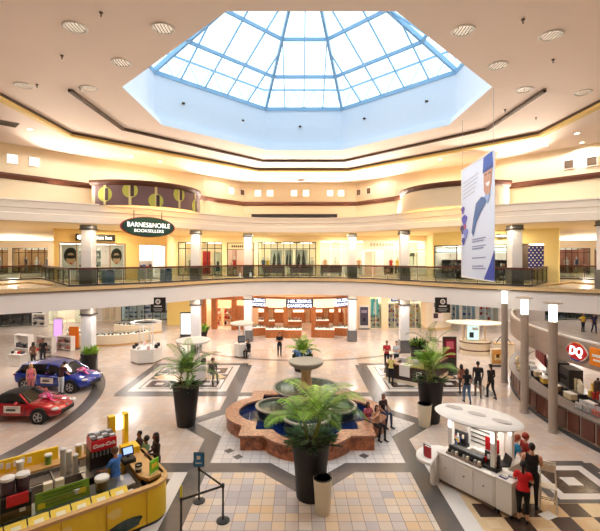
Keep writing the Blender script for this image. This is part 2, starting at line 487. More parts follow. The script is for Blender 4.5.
for i, (u, z, kind) in enumerate([(u_,z_,k_) for u_,z_ in ((.1,10.95),(.25,11.2),(.4,10.65),(.56,11.2),(.73,10.65),(.9,10.95)) for k_ in (1,2)]):
    q = MB()
    P_, d = bayp(u, .09 if kind < 2 else .10)
    if kind == 1:
        pts = [bayp(u+.045*math.cos(t), .085) for t in [2*PI*k/28 for k in range(28)]]
        ring_ = [(pt[0].x, pt[0].y, min(11.5, max(10.33, z+.45*math.sin(2*PI*k/28)))) for k, pt in enumerate(pts)]
        q.poly3(ring_, ml); q.build('disc', mural, world=True)
    elif kind == 2:
        for wd, mt_, oo in ((.022, M('mural_cream', (226,214,150), .7), .095), (.03, mk, .105)):
            u_o = 0 if wd < .025 else .012; za, zb = (10.33, 11.5) if wd < .025 else (z-.36, min(11.5, z+.36))
            p0, _ = bayp(u+u_o-wd*.35, oo); p1, _ = bayp(u+u_o+wd*.35, oo)
            q.poly3([(p0.x,p0.y,za),(p1.x,p1.y,za),(p1.x,p1.y,zb),(p0.x,p0.y,zb)], mt_)
        q.build('stripe', mural, world=True)
# little square windows of the clerestory
def sqwin(px, py, path_pts, sz, lit, n):
    best = None
    r = (px-CX)/F
    for p, q in zip(path_pts, path_pts[1:]):
        p, q = Vector(p), Vector(q); d = q-p
        den = d.x-r*d.y
        if abs(den) < 1e-6: continue
        t = (r*p.y-p.x)/den
        if -.01 <= t <= 1.01: best = (p+d*t, d.normalized())
    if not best: return
    P, d = best; nr = Vector((d.y, -d.x)); z = ZA(py, P.y)
    T = FACE((P.x+nr.x*.02, P.y+nr.y*.02, z), math.atan2(nr.y, nr.x))
    o = thing(f'window_{n}', 'x', 'window', (P.x, P.y, z)); 
    for k in ('label', 'category'): del o[k]
    o['kind'] = 'structure'
    g = MB(); h = sz/2
    g.poly3([T @ Vector(v) for v in ((-h,-h,.01),(h,-h,.01),(h,h,.01),(-h,h,.01))], M('window_daylight', (255,250,240), emit=2.2) if lit else M('window_dim', (96,74,50), .4))
    g.build('window_pane', o, world=True)
    g = MB()
    for c, dd in (((0,h),(sz+.1,.05)),((0,-h),(sz+.1,.05)),((h,0),(.05,sz+.1)),((-h,0),(.05,sz+.1))):
        g.box((c[0],c[1],.03), (dd[0],dd[1],.06), m_wall2, T=T)
    g.build('window_frame', o, world=True)
wn = 2
for px, py in ((12,159),(34,162)): sqwin(px, py, WL, .5, True, wn); wn += 1
for px, py, l in ((231,191,True),(242,192.5,False)): sqwin(px, py, WC, .5, l, wn); wn += 1
for px in (258,270,294,306,330,341): sqwin(px, 193.3, WC, .5, True, wn); wn += 1
for px, py in ((359,192.5),(369,191)): sqwin(px, py, WC, .5, False, wn); wn += 1
for px, py in ((569,164.5),(592,161.5)): sqwin(px, py, mir(WL), .5, False, wn); wn += 1
# long black slot
sl = thing('air_slot', 'long black ventilation slot on the cream wall above the back balcony', 'vent', (-.2,34.4,10.5))
q = MB(); q.box((-.35,34.46,10.62),(7.2,.08,.3), m_black); q.build('grille', sl, world=True)
q = MB(); q.box((-.35,34.44,10.79),(7.3,.1,.04), m_dark).box((-.35,34.44,10.45),(7.3,.1,.04), m_dark); q.build('frame', sl, world=True)
# ---- ceiling with the octagon, stepped rings
def octp(hx, aa, z=None): return [(AX+x, AY+y) for x, y in ((-aa,-hx),(aa,-hx),(hx,-aa),(hx,aa),(aa,hx),(-aa,hx),(-hx,aa),(-hx,-aa))]
OCT = octp(7.4, 2.33); LIP = octp(7.0, 2.23); LIP2 = octp(7.12, 2.27)
OUT = octp(12.0, 3.3)
c = MB()
big = [(AX-12,-10),(AX+12,-10),(AX+12,AY+3.3),(AX+3.3,AY+12),(AX-3.3,AY+12),(AX-12,AY+3.3)]
ZI = 13.64
def ringtri(mb, outer, inner, z, m):   # concave ring between two loops via bmesh triangle fill
    bm = bmesh.new(); es = []
    for loop in (outer, inner):
        vs = [bm.verts.new((p[0], p[1], z)) for p in loop]
        for i in range(len(vs)): es.append(bm.edges.new((vs[i], vs[(i+1) % len(vs)])))
    bmesh.ops.triangle_fill(bm, edges=es, use_beauty=True)
    bm.verts.index_update(); bmesh.ops.recalc_face_normals(bm, faces=list(bm.faces))
    mb.add([v.co.copy() for v in bm.verts], [[v.index for v in q_.verts] for q_ in bm.faces], m); bm.free()
ringtri(c, big, LIP, ZI, m_ceil)
frame_out = [(-60,-10),(60,-10),(60,70),(-60,70)]
c.flat([(AX-12,-10),(-60,-10),(-60,70),(0,70),(0,AY+12),(AX-3.3,AY+12),(AX-12,AY+3.3)], ZC, m_ceil)
c.flat([(AX+12,-10),(60,-10),(60,70),(0,70),(0,AY+12),(AX+3.3,AY+12),(AX+12,AY+3.3)], ZC, m_ceil)
struct(c, 'ceiling')
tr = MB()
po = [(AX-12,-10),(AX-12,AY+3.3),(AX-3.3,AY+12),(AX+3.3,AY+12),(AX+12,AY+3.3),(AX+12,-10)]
tr.loft(po, [(.02, ZI+.02), (-.02, ZI), (-.02, ZI-.12), (.02, ZI-.12)], m_brown_shade)  # dark brown paints the shadow line of the ceiling step
tr.loft(po, [(.02, ZI-.12), (0, ZI-.12), (0, ZC-.05), (.3, ZC-.05), (.3, ZC)], m_coveglow)  # yellow paint stands in for cove light on the step edge
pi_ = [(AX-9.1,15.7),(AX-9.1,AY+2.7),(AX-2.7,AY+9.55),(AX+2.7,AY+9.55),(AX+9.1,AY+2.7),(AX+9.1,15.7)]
tr.loft(pi_, [(-.1, ZI), (-.1, ZI-.12), (.06, ZI-.12), (.06, ZI)], m_brown_shade)  # hung bars draw the inner step's shadow line in brown
struct(tr, 'trim_4', label='brown strips painting shadow lines and a yellow painted cove glow around the octagon')
# light well and skylight
w = MB(); m_well = M('well_paint', (232,238,246), .7, var=.02)
ZG = 16.32
for i in range(8):
    j = (i+1) % 8
    p, q_ = OCT[i], OCT[j]
    w.poly3([(*LIP[i], ZI), (*LIP[j], ZI), (*LIP2[j], ZI+.34), (*LIP2[i], ZI+.34)], m_well)
    w.poly3([(*LIP2[i], ZI+.34), (*LIP2[j], ZI+.34), (*q_, ZI+.36), (*p, ZI+.36)], m_well)
    w.poly3([(*p, ZI+.3), (*q_, ZI+.3), (*q_, ZG), (*p, ZG)], m_well)
struct(w, 'wall_skylight', label='pale eight sided light well under the skylight')
sk = thing('window_1', 'x', 'x', (AX, AY, ZG))
for k in ('label', 'category'): del sk[k]
sk['kind'] = 'structure'; sk['label'] = 'glass pyramid skylight with blue grey ribs'
APEX = ZG+4.75
def ringpt(i, sv): x, y = OCT[i % 8]; return Vector((AX+(x-AX)*sv, AY+(y-AY)*sv, ZG+4.75*(1-sv)))
for i in range(8):
    g = MB(); g.poly3([ringpt(i,1), ringpt(i+1,1), ringpt(i+1,.02), ringpt(i,.02)], m_sky); g.build('glass_facet', sk, world=True)
    g = MB(); g.bar(ringpt(i,1), ringpt(i,.02), .13, .22, m_frame); g.build('hip_rib', sk, world=True)
for sv in (1, .752, .506, .26):
    g = MB()
    for i in range(8): g.bar(ringpt(i,sv)-Vector((0,0,.06)), ringpt(i+1,sv)-Vector((0,0,.06)), .1, .17 if sv < 1 else .22, m_frame)
    g.build('ring_beam', sk, world=True)
for i in range(8):
    g = MB()
    A, B = ringpt(i,1), ringpt(i+1,1); ap = Vector((AX, AY, APEX)); L_ = (B-A).length; u = (B-A).normalized(); mid = (A+B)/2; up = ap-mid
    nm = 3 if L_ < 5 else 4
    for k in range(1, nm+1):
        t = k/(nm+1); off_ = abs(t-.5)*2
        p = A+u*L_*t
        g.bar(p, p+up*(1-off_)*.985, .05, .09, m_frame)
    g.build('mullion', sk, world=True)
# lattice ring outside the glass
g = MB()
for i in range(8):
    A, B = ringpt(i,1.0)+Vector((0,0,.1)), ringpt(i+1,1.0)+Vector((0,0,.1))
    c0 = Vector((AX, AY, 0))
    def outw(p, k=1.06): return Vector((AX+(p.x-AX)*k, AY+(p.y-AY)*k, p.z))
    A, B = outw(A), outw(B)
    top = Vector((0,0,1.2)); g.bar(A+top, B+top, .07, .1, m_frame)
    n_ = 4 if i % 2 == 0 else 5
    for k in range(n_):
        p, q_ = A.lerp(B, k/n_), A.lerp(B, (k+1)/n_); mdl = (p+q_)/2
        g.bar(p, mdl+top, .03, .03, m_frame); g.bar(mdl+top, q_, .03, .03, m_frame)
g.build('lattice', sk, world=True)
for px, py in ((184,104),(243,121),(300,127),(364,119),(426,102)):
    Yk = {184:21.2,243:24.0,300:25.1,364:23.9,426:21.0}[px]; k_ = thing('wall_fitting', 'small dark fitting on the pale light well wall', 'fitting', (XA(px,Yk), Yk-.1, ZA(py,Yk)), group='fittings on the light well wall')
    g = MB(); g.ball((0,0,0), (.1,.08,.06), m_brown_shade, 10); g.build('lens', k_, smooth=True); g = MB(); g.cyl((0,0,0),(0,.16,0),.03,m_dark,n=8); g.build('stem', k_)
# ---- outer enclosure
e = MB()
e.poly3([(-60,-10,0),(60,-10,0),(60,-10,ZC+.5),(-60,-10,ZC+.5)], m_wall); struct(e, 'wall_front')
e = MB(); e.poly3([(-60,-10,0),(-60,70,0),(-60,70,ZC+.5),(-60,-10,ZC+.5)], m_wall); struct(e, 'wall_far_left')
e = MB(); e.poly3([(60,-10,0),(60,70,0),(60,70,ZC+.5),(60,-10,ZC+.5)], m_wall); struct(e, 'wall_far_right')
e = MB(); e.poly3([(-60,70,0),(60,70,0),(60,70,ZC+.5),(-60,70,ZC+.5)], m_wall); struct(e, 'wall_far_back')
# ---- columns
def column(x, y, low, label):
    t = thing('column', label, 'column', (x, y, 0 if low else ZU))
    z0, z1 = (0, 4.12) if low else (0, 3.75)
    pl = .95 if low else 1.05
    q = MB(); q.box((0,0,pl/2),(.78,.78,pl), m_plinth, bev=.03); q.build('plinth', t)
    q = MB(); q.box((0,0,(pl+z1)/2),(.66,.66,z1-pl), m_colm, bev=.05); q.build('shaft', t)
    ch = .48 if low else .22
    q = MB(); q.box((0,0,z1-ch/2),(.74,.74,ch), m_plinth if not low else M('cap_grey', (150,142,132), .6), bev=.03).box((0,0,z1-ch-.04),(.8,.8,.06), m_dark); q.build('cap', t)
colx = [(-4.3,35.1,'second from the left at the jewellery shop','left of the framed poster shop window'),(4.58,35.1,'beside the free standing screen right of the jewellery shop','at the left end of the white shopfront'),
        (-7.75,31.0,'beside the glowing white poster','in front of the red shop panel'),(7.98,31.0,'behind the dark potted shrub and the dark kiosk','right of the white shopfront with pale letters'),
        (-13.2,25.8,'behind the small potted shrub by the blue car','beside the sunglasses shop sign'),(13.6,25.8,'near the right kiosk','right of the hanging banner'),(16.9,22.5,'at far right','at the right edge of the balcony')]
for i, (x, y, l0, l1) in enumerate(colx):
    column(x, y, False, f'upper white square column on grey plinth {l1}')
    if i < 6 and i != 5: column(x, y, True, f'ground floor pale square column {l0}')
    elif i == 5: pass
# ---- railing
def railing(path, label):
    c_ = path[len(path)//2]
    t = thing('glass_railing', label, 'railing', (*path[0], ZU))
    def seg(n, z, w_, h_, m): 
        q = MB()
        for p, r in zip(path, path[1:]): q.bar((*p, ZU+z), (*r, ZU+z), w_, h_, m)
        q.build(n, t, world=True)
    seg('handrail', 1.05, .12, .12, m_rail); seg('bottom_rail', .06, .07, .1, m_dark)
    d = 0; last = None
    for p, r in zip(path, path[1:]):
        p, r = Vector(p), Vector(r); L_ = (r-p).length; n_ = max(1, round(L_/1.7))
        for k in range(n_):
            a_ = p.lerp(r, k/n_); b_ = p.lerp(r, (k+1)/n_)
            q = MB(); q.box((a_.x,a_.y,ZU+.52),(.05,.05,1.0), m_dark); q.build('post', t, world=True)
            dd = (b_-a_).normalized()*.06
            q = MB(); q.bar((*(a_+dd), ZU+.56), (*(b_-dd), ZU+.56), .015, .84, m_rglass); q.build('glass_panel', t, world=True)
    return t
def offs(path, o):
    out = []
    for i, p in enumerate(path):
        a_, b_ = Vector(path[max(i-1,0)]), Vector(path[min(i+1,len(path)-1)]); d = (b_-a_).normalized(); out.append((p[0]-d.y*o, p[1]+d.x*o))
    return out
RP = offs(EDGE, .45)
def sub(x0, x1): return [p for p in RP if x0 <= p[0] <= x1]
rl = sub(-13.6, -7.0)
railing([(-21.9,29.9),(-20.4,32.6)], 'glass railing at the far left of the balcony beside the corridor')
railing([(-20.4,32.6)]+[rl[0]], 'glass railing running back from the sunglasses shop column to the left corridor')
railing(rl[::2], 'glass railing below the oval bookshop sign')
railing([p for p in RP if -7.4 <= p[0] <= .2][::2], 'glass railing in front of the poster shop windows')
railing([p for p in RP if 0 <= p[0] <= 7.6][::2], 'glass railing in front of the white shopfront with pale letters')
rr = sub(7.2, 13.8)
railing(rr[::2], 'glass railing behind the hanging graduation banner')
railing([rr[-1], (20.6,32.6)], 'glass railing receding towards the right corridor by the blue chequered panel')
railing([(20.6,32.6),(23.2,30.2)], 'glass railing at the right edge of the balcony')
cu = MB()
for s_ in (-1, 1):
    P = [(MX+s_*x, y) for x, y in ((18.6,25.4),(18.3,27.6),(15.0,24.9))]
    for p, r in zip(P, P[1:]): cu.bar((*p, ZU+.05), (*r, ZU+.05), .12, .1, m_tan); cu.bar((*p, ZU+.012), (*r, ZU+.012), .2, .025, m_brown_shade)
struct(cu, 'trim_5', label='low curb on the balcony ledge')
# ================================================================= CEILING FIXTURES
CEIL_L = []
big_l = [(75,28),(163,29),(463,31),(551,36),(121,63),(498,66),(24,86),(89,89),(524,90),(583,93),(40,14),(560,10)]
names = ['at upper left corner','above the left edge of the skylight opening','right of the skylight top','at upper right corner','left of the skylight','right of the skylight','at the left edge above the outer reveal','near the left tip of the inner reveal','near the right tip of the inner reveal','at the right edge above the outer reveal','topmost at left','topmost at right']
pr = None
for (px, py), nm in zip(big_l[:10], names):
    Y = 6.42*F/(CY-py); x = XA(px, Y)
    t = thing('ceiling_downlight', f'round recessed ceiling downlight {nm}', 'ceiling light', (x, Y, ZI), group='large round downlights')
    q = MB(); q.lathe([(.24,-.005),(.29,-.03),(.32,-.02),(.33,0)], m_white, n=28); q.build('trim_ring', t)
    q = MB(); q.lathe([(0,-.012),(.24,-.012)], M('lamp_dim', (255,244,226), emit=.55), n=24); q.build('lamp_lens', t)
    q = MB()
    for k in range(-2, 3): q.box((k*.09,0,-.02),(.02,.46*math.sqrt(max(.05,1-(k*.09/.25)**2)),.03), M('louvre', (150,130,105), .5))
    q.build('louvre', t)
    CEIL_L.append((x, Y, ZI, 300))
sm = [(30,130),(58,144),(97,151),(131,157),(160,162),(230,176),(372,176),(508,153),(546,146),(577,134),(582,143),(440,160),(405,166)]
for i, (px, py) in enumerate(sm):
    Y = 6.22*F/(CY-py); x = XA(px, Y)
    t = thing('ceiling_spotlight', 'small round spotlight in the lower outer ceiling ring', 'ceiling light', (x, Y, ZC), group='small spots of the outer ceiling')
    q = MB(); q.lathe([(.1,-.005),(.13,-.02),(.14,0)], m_white, n=16); q.build('trim_ring', t)
    q = MB(); q.lathe([(0,-.008),(.1,-.008)], m_lamp, n=16); q.build('lamp_lens', t)
    CEIL_L.append((x, Y, ZC, 110))
for px, py in ((101,13),(62,56),(523,20),(553,60),(80,88),(37,85),(536,118),(505,110)):
    Y = 6.42*F/(CY-py); x = XA(px, Y); t = thing('sprinkler_head', 'small dark sprinkler head on the upper ceiling', 'sprinkler', (x, Y, ZI), group='sprinkler heads on the upper ceiling')
    q = MB(); q.lathe([(.05,0),(.05,-.02),(.02,-.03)], m_brown_shade, n=10); q.build('collar', t); q = MB(); q.cyl((0,0,0),(0,0,-.12),.018,m_brown_shade,n=8); q.build('nozzle', t)
for px, py, nm in ((8,124,'at the left edge near the outer reveal'),(301,180,'above the back wall windows')):
    Y = 6.22*F/(CY-py); x = XA(px, Y)
    t = thing('air_diffuser', f'dark square air diffuser in the ceiling {nm}', 'vent', (x, Y, ZC), rz=PI/4)
    q = MB(); q.box((0,0,-.02),(.75,.75,.04), M('diffuser', (120,104,88), .6)); q.build('frame', t)
    q = MB()
    for k in range(5): q.box((0,-.28+.14*k,-.045),(.62,.04,.02), m_brown_shade)
    q.build('louvre', t)
# ================================================================= SHOPS
def segdir(p0, p1): return math.atan2(p1[1]-p0[1], p1[0]-p0[0])
def s_at(px, p0, p1):
    r = (px-CX)/F; p = Vector(p0); d = (Vector(p1)-p).normalized()
    return (r*p.y-p.x)/(d.x-r*d.y)
def on(p0, p1, s, o=0):
    p = Vector(p0); d = (Vector(p1)-p).normalized(); q = p+d*s+Vector((-d.y, d.x))*o
    return (q.x, q.y)
def wallholes(p0, p1, z0, z1, ops, name, m, th=.25):
    L_ = (Vector(p1)-Vector(p0)).length; ops = sorted(ops); w = MB(); a_ = segdir(p0, p1)
    T = Matrix.Translation((*p0, 0)) @ Matrix.Rotation(a_, 4, 'Z')
    def bx(s0, s1, za, zb):
        if s1-s0 > .01 and zb-za > .01: w.box(((s0+s1)/2, th/2, (za+zb)/2), (s1-s0, th, zb-za), m, T=T)
    c_ = 0
    for s0, s1, za, zb in ops:
        bx(c_, s0, z0, z1); bx(s0, s1, z0, za); bx(s0, s1, zb, z1); c_ = s1
    bx(c_, L_, z0, z1)
    return struct(w, name)
GARM = [(196,30,40),(30,30,34),(236,232,226),(60,80,130),(206,150,120),(120,120,126),(230,190,70)]
def mannequin(loc, rz, col, label, skin=(225,220,214)):
    t = thing('mannequin', label, 'mannequin', loc, rz, 'dressed mannequins in shop windows')
    ms = M(f'mannequin_{skin[0]}', skin, .5); mc = M('garment_%d_%d_%d' % col, col, .8)
    q = MB(); q.lathe([(.06,.0),(.07,.2),(.085,.45),(.09,.8)], ms, (-.1,0,.03), 8).lathe([(.06,.0),(.07,.2),(.085,.45),(.09,.8)], ms, (.1,0,.03), 8)
    q.lathe([(.05,1.4),(.05,1.48),(.09,1.53),(.105,1.63),(.08,1.72),(0,1.76)], ms, n=10)
    q.tube([(-.2,0,1.38),(-.27,.02,1.1),(-.25,-.05,.85)], .04, ms).tube([(.2,0,1.38),(.27,.02,1.1),(.25,-.05,.85)], .04, ms); q.build('figure', t, smooth=True)
    q = MB(); q.lathe([(.19,.62),(.17,.9),(.13,1.08),(.17,1.25),(.2,1.38),(.06,1.45)], mc, n=12, sy=.65); q.build('garment', t, smooth=True)
    q = MB(); q.lathe([(.22,0),(.22,.02),(.03,.03)], m_steel, n=14); q.build('stand', t)
    return t
def store(p0, p1, px0, px1, z0, zt, label, depth=3.2, cols=4, transom=None, mf=None, back=(246,228,200), door=None, lamp=1.0, name='storefront', kick=0, floor=(226,208,184)):
    s0, s1 = sorted((s_at(px0, p0, p1), s_at(px1, p0, p1))); w = s1-s0
    x, y = on(p0, p1, s0); a_ = segdir(p0, p1)
    t = thing(name, label, 'shop front', (x, y, z0), a_)
    mb_ = M('shop_interior_%d_%d_%d' % back, back, .7, var=.05); hgt = zt-z0
    q = MB()
    q.poly3([(0,.26,0),(0,depth,0),(0,depth,hgt),(0,.26,hgt)], mb_).poly3([(w,.26,0),(w,depth,0),(w,depth,hgt),(w,.26,hgt)], mb_)
    q.poly3([(0,depth,0),(w,depth,0),(w,depth,hgt),(0,depth,hgt)], mb_).poly3([(0,.2,hgt-.003),(w,.2,hgt-.003),(w,depth,hgt-.003),(0,depth,hgt-.003)], m_white)
    q.poly3([(0,.0,.012),(w,.0,.012),(w,depth,.012),(0,depth,.012)], M('shop_floor_%d' % floor[0], floor, .3)); q.build('interior', t)
    q = MB(); n_ = max(1, int(w/1.6))
    for k in range(n_): q.box(((k+.5)*w/n_, depth*.5, hgt-.05), (w/n_*.6, depth*.5, .05), M('shop_lamp_%.2f' % lamp, (255,244,226), emit=5*lamp))
    q.build('ceiling_lamp', t)
    mf = mf or m_black
    if cols:
        q = MB()
        if transom:
            q.box((w/2,.08,transom-z0), (w,.07,.06), mf)
        q.box((w/2,.08,.04+kick/2), (w,.1,.08+kick), mf).box((w/2,.08,hgt-.04), (w,.1,.08), mf)
        for k in range(cols+1):
            q.box((min(w-.03,max(.03,k*w/cols)),.08,hgt/2), (.06,.08,hgt), mf)
        q.build('window_frame', t)
        for k in range(cols):
            if door is not None and k in door: continue
            q = MB(); q.box(((k+.5)*w/cols,.08,hgt/2), (w/cols-.06,.012,hgt-.1), m_glass); q.build('window_glass', t)
    return t, w, hgt, depth
def poster(t, x0, x1, z0, z1, y, col, figs=(), name='poster'):
    q = MB(); q.box(((x0+x1)/2, y, (z0+z1)/2), (x1-x0, .03, z1-z0), M('poster_%d_%d_%d' % col, col, .6))
    o = q.build(name, t)
    for kf, (pts, c_) in enumerate(figs):
        g = MB(); g.poly3([(x0+(x1-x0)*u, y-.02-.005*kf, z0+(z1-z0)*v) for u, v in pts], M('print_%d_%d_%d' % c_, c_, .6)); g.build('print', o)
    return o
def shelf(loc, rz, w, h, label, rows=4, cols=(236,230,220), items=None, per=6, group=None, cat='shelving', d=.4):
    t = thing('display_shelving', label, cat, loc, rz, group)
    mc = M('shelf_%d_%d_%d' % cols, cols, .5)
    q = MB(); q.box((0,d/2,h/2),(w,.03,h), mc).box((-w/2,0,h/2),(.04,d,h), mc).box((w/2,0,h/2),(.04,d,h), mc); q.build('case', t)
    for k in range(rows):
        z = .1+(h-.15)*k/max(1,rows-1) if rows > 1 else h
        q = MB(); q.box((0,0,z),(w,d,.04), mc); q.build('shelf', t)
    if items:
        q = MB()
        for k in range(rows-1):
            z = .1+(h-.15)*k/(rows-1)+.02
            for j in range(per):
                if random.random() < .12: continue
                c_ = random.choice(items); hh = random.uniform(.4,.85)*(h/rows)*.8
                q.box((-w/2+(j+.5)*w/per, -.03, z+hh/2), (w/per*.7, d*.5, hh), M('ware_%d_%d_%d' % c_, c_, .5))
        o = q.build('merchandise', t); o['kind'] = 'stuff'
    return t
WARE = [(60,100,170),(220,60,60),(240,240,240),(40,40,46),(240,200,80),(90,160,180),(200,120,160)]
# ---------------- upper storey, back wall
CW = ((-11.45,38.5),(12.0,38.5))
ops = []
def op(P, px0, px1, za, zb):
    a_, b_ = sorted((s_at(px0, *P), s_at(px1, *P))); return (a_, b_, za, zb)
upper_back = [(178,222,8.62),(227,254,8.55),(258,316,8.62),(320,426,8.75)]
wallholes(*CW, ZU, 9.2, [op(CW, a_, b_, ZU, z) for a_, b_, z in upper_back], 'wall_upper_back', m_wall)
t, w, h, d = store(*CW, 178, 222, ZU, 8.62, 'upper shop window with black grid frame and a red panel', cols=6, transom=8.0, back=(244,222,186))
poster(t, w*.54, w*.72, .1, 2.3, .35, (206,24,36)); poster(t, w*.08, w*.3, .5, 2.0, 1.6, (236,228,214), [([(.3,.1),(.7,.1),(.6,.6),(.4,.6)],(50,50,54))])
poster(t, w*.76, w*.97, .3, 2.2, .8, (240,236,228), [([(.3,.05),(.75,.05),(.62,.55),(.4,.55)],(70,70,76))])
for k, (u, c_) in enumerate(((.3,(30,30,34)),(.22,(120,120,126)),(.42,(206,150,120)),(.86,(236,232,226)))):
    x, y = on(*CW, s_at(178,*CW)+w*u, .9); mannequin((x,y,ZU+.02), PI, c_, 'dressed mannequin behind the black grid window left of the red panel' if u < .5 else 'pale mannequin right of the red panel')
t, w, h, d = store(*CW, 227, 254, ZU, 8.55, 'upper shop with a pale sign band over a black framed door', cols=3, transom=7.9, back=(240,206,190), door=(1,))
q = MB(); q.box((w/2,-.02,2.75),(w*.92,.1,.55), M('sign_band', (238,224,200), .5)); sg = q.build('sign_band', t)
q = MB()
for k in range(9): q.box((w*.2+k*w*.075,-.08,2.75),(w*.05,.02,.2), m_dark)
q.build('lettering', sg)
for u, c_ in ((.2,(196,30,40)),(.78,(30,30,34))):
    x, y = on(*CW, s_at(227,*CW)+w*u, 1.2); mannequin((x,y,ZU+.02), PI, c_, f"mannequin in {'red' if u<.5 else 'black'} beside the black framed door")
t, w, h, d = store(*CW, 258, 316, ZU, 8.62, 'widest upper shop window with black grid frame and monochrome posters', cols=9, transom=7.98, back=(248,232,204))
for u0, u1 in ((.22,.42),(.46,.6),(.64,.86)):
    poster(t, w*u0, w*u1, .75, 2.45, .5, (238,234,232), [([(.1,.05),(.35,.1),(.42,.55),(.3,.85),(.15,.5)],(56,56,60)),([(.5,.05),(.85,.05),(.8,.5),(.68,.9),(.55,.6)],(90,90,96))])
for u, c_ in ((.08,(90,110,90)),(.16,(230,190,70)),(.93,(236,232,226))):
    x, y = on(*CW, s_at(258,*CW)+w*u, .8); mannequin((x,y,ZU+.02), PI, c_ if c_ in GARM else (60,80,130), f"mannequin {['at the left end','second from left','at the right end'][(.08,.16,.93).index(u)]} of the monochrome poster window")
t, w, h, d = store(*CW, 320, 426, ZU, 8.75, 'bright white upper shopfront with pale grey letters and a pink doorway', cols=10, transom=7.9, mf=M('white_frame', (240,238,240), .4), back=(252,236,228), door=(4,5), lamp=1.2, floor=(240,214,196))
xs = s_at(320,*CW)
def lx(px): return s_at(px,*CW)-xs
q = MB(); q.box((lx(381),-.03,2.87),(3.4,.08,.7), M('white_frame')); sb = q.build('sign_band', t)
q = MB()
for k in range(8): q.box((lx(371)+k*(lx(392)-lx(371))/7,-.1,2.9),(.17,.03,.28), M('letter_grey', (180,176,172), .4))
q.build('lettering', sb)
poster(t, lx(367), lx(378), .0, 2.3, 1.3, (244,206,196), name='pink_partition'); poster(t, lx(384), lx(398), .1, .95, .5, (110,50,36), [([(.1,.3),(.5,.3),(.5,.6),(.1,.6)],(214,150,120))], name='display_plinth')
poster(t, lx(409), lx(419), .9, 2.2, .4, (236,240,240), [([(.5,.1),(.56,.1),(.6,.9),(.5,.9)],(60,60,60)),([(.1,.7),(.9,.7),(.7,.95),(.3,.95)],(70,86,80))], name='palm_poster')
for px, c_, nm in ((326,(206,150,120),'at the left end'),(337,(236,232,226),'beside the left column'),(361,(206,150,120),'left of the pink doorway'),(394,(196,30,40),'right of the pink doorway'),(401,(230,190,70),'near the right column')):
    x, y = on(*CW, s_at(px,*CW), 1.3); mannequin((x,y,ZU+.02), PI, c_, f'mannequin {nm} in the bright white shopfront')
# ---------------- upper storey, left diagonal
DL = ((-16.95,28.45),(-10.95,34.15)); DR = ((11.2,34.15),(17.72,27.9))
o1 = op(DL, 59, 126, ZU, 8.25); o2 = op(DL, 139, 166, ZU, 8.2)
wallholes(*DL, ZU, 9.2, [o1, o2], 'wall_upper_left', M('wall_paint_warm', (244,214,150), .8, var=.02))
for P, nm in ((((-10.95,34.15),(-11.45,38.5)),'wall_upper_left_return'),(((12.0,38.5),(11.2,34.15)),'wall_upper_right_return')):
    wallholes(*P, ZU, 9.2, [], nm, m_wall, .1)
t, w, h, d = store(*DL, 59, 126, ZU, 8.25, 'sunglasses shop window with portrait posters under a black sign', cols=4, back=(228,214,206), mf=M('taupe_frame', (150,120,104), .5))
for u0, u1 in ((.06,.3),(.76,.98)):
    poster(t, w*u0, w*u1, .9, 2.6, .35, (226,214,222), [([(.5+.4*math.cos(a_),.56+.34*math.sin(a_)) for a_ in [2*PI*j/20 for j in range(20)]],(30,26,30)),([(.5+.27*math.cos(a_),.42+.26*math.sin(a_)) for a_ in [2*PI*j/18 for j in range(18)]],(222,172,150)),([(.24,.45),(.48,.42),(.5,.46),(.54,.42),(.78,.46),(.76,.58),(.26,.57)],(24,20,24)),([(.42,.2),(.58,.2),(.55,.26),(.45,.26)],(190,40,50))])
for u in (.38,.5,.62):
    x, y = on(*DL, s_at(59,*DL)+w*u, 1.5); shelf((x,y,ZU+.02), segdir(*DL), .7, 2.3, f"eyewear shelf {['left','middle','right'][(.38,.5,.62).index(u)]} in the sunglasses shop", 6, (240,236,230), [(120,80,60),(230,220,210),(60,60,60)], 5)
def sign_box(name, label, cat, P, px, z, wid, hgt, m, out=.12, th=.12):
    s_ = s_at(px, *P); x, y = on(*P, s_, -out); a_ = segdir(*P)
    t_ = thing(name, label, cat, (x, y, z), a_)
    q_ = MB(); q_.box((0,0,0),(wid,th,hgt), m, bev=.02); q_.build('sign_board', t_)
    return t_
LT = Matrix(((1,0,0,0),(0,0,-1,-.075),(0,1,0,0),(0,0,0,1)))
m_signw = M('sign_letter', (250,250,246), emit=1.2)
sg = sign_box('shop_sign', 'black box sign with white letters over the sunglasses shop', 'sign', DL, 95, 8.62, 2.7, .5, m_black, .2)
text('lettering', 'sunglass hut', .36, m_signw, LT @ Matrix.Translation((.25,0,0)), sg)
q = MB(); q.lathe([(0,0),(.17,0)], m_signw, T=LT @ Matrix.Translation((-1.12,0,.01)), n=20); q.build('round_emblem', sg)
t, w, h, d = store(*DL, 139, 166, ZU, 8.2, 'bright bookshop entrance under the oval green sign', cols=2, back=(250,250,252), lamp=1.7, mf=M('pale_frame', (216,210,214), .4), door=(0,1), depth=4.5)
x, y = on(*DL, s_at(150,*DL), 2.0); shelf((x,y,ZU+.02), segdir(*DL), 2.0, 1.5, 'low white book table in the bright bookshop entrance', 3, (240,240,240), WARE, 8)
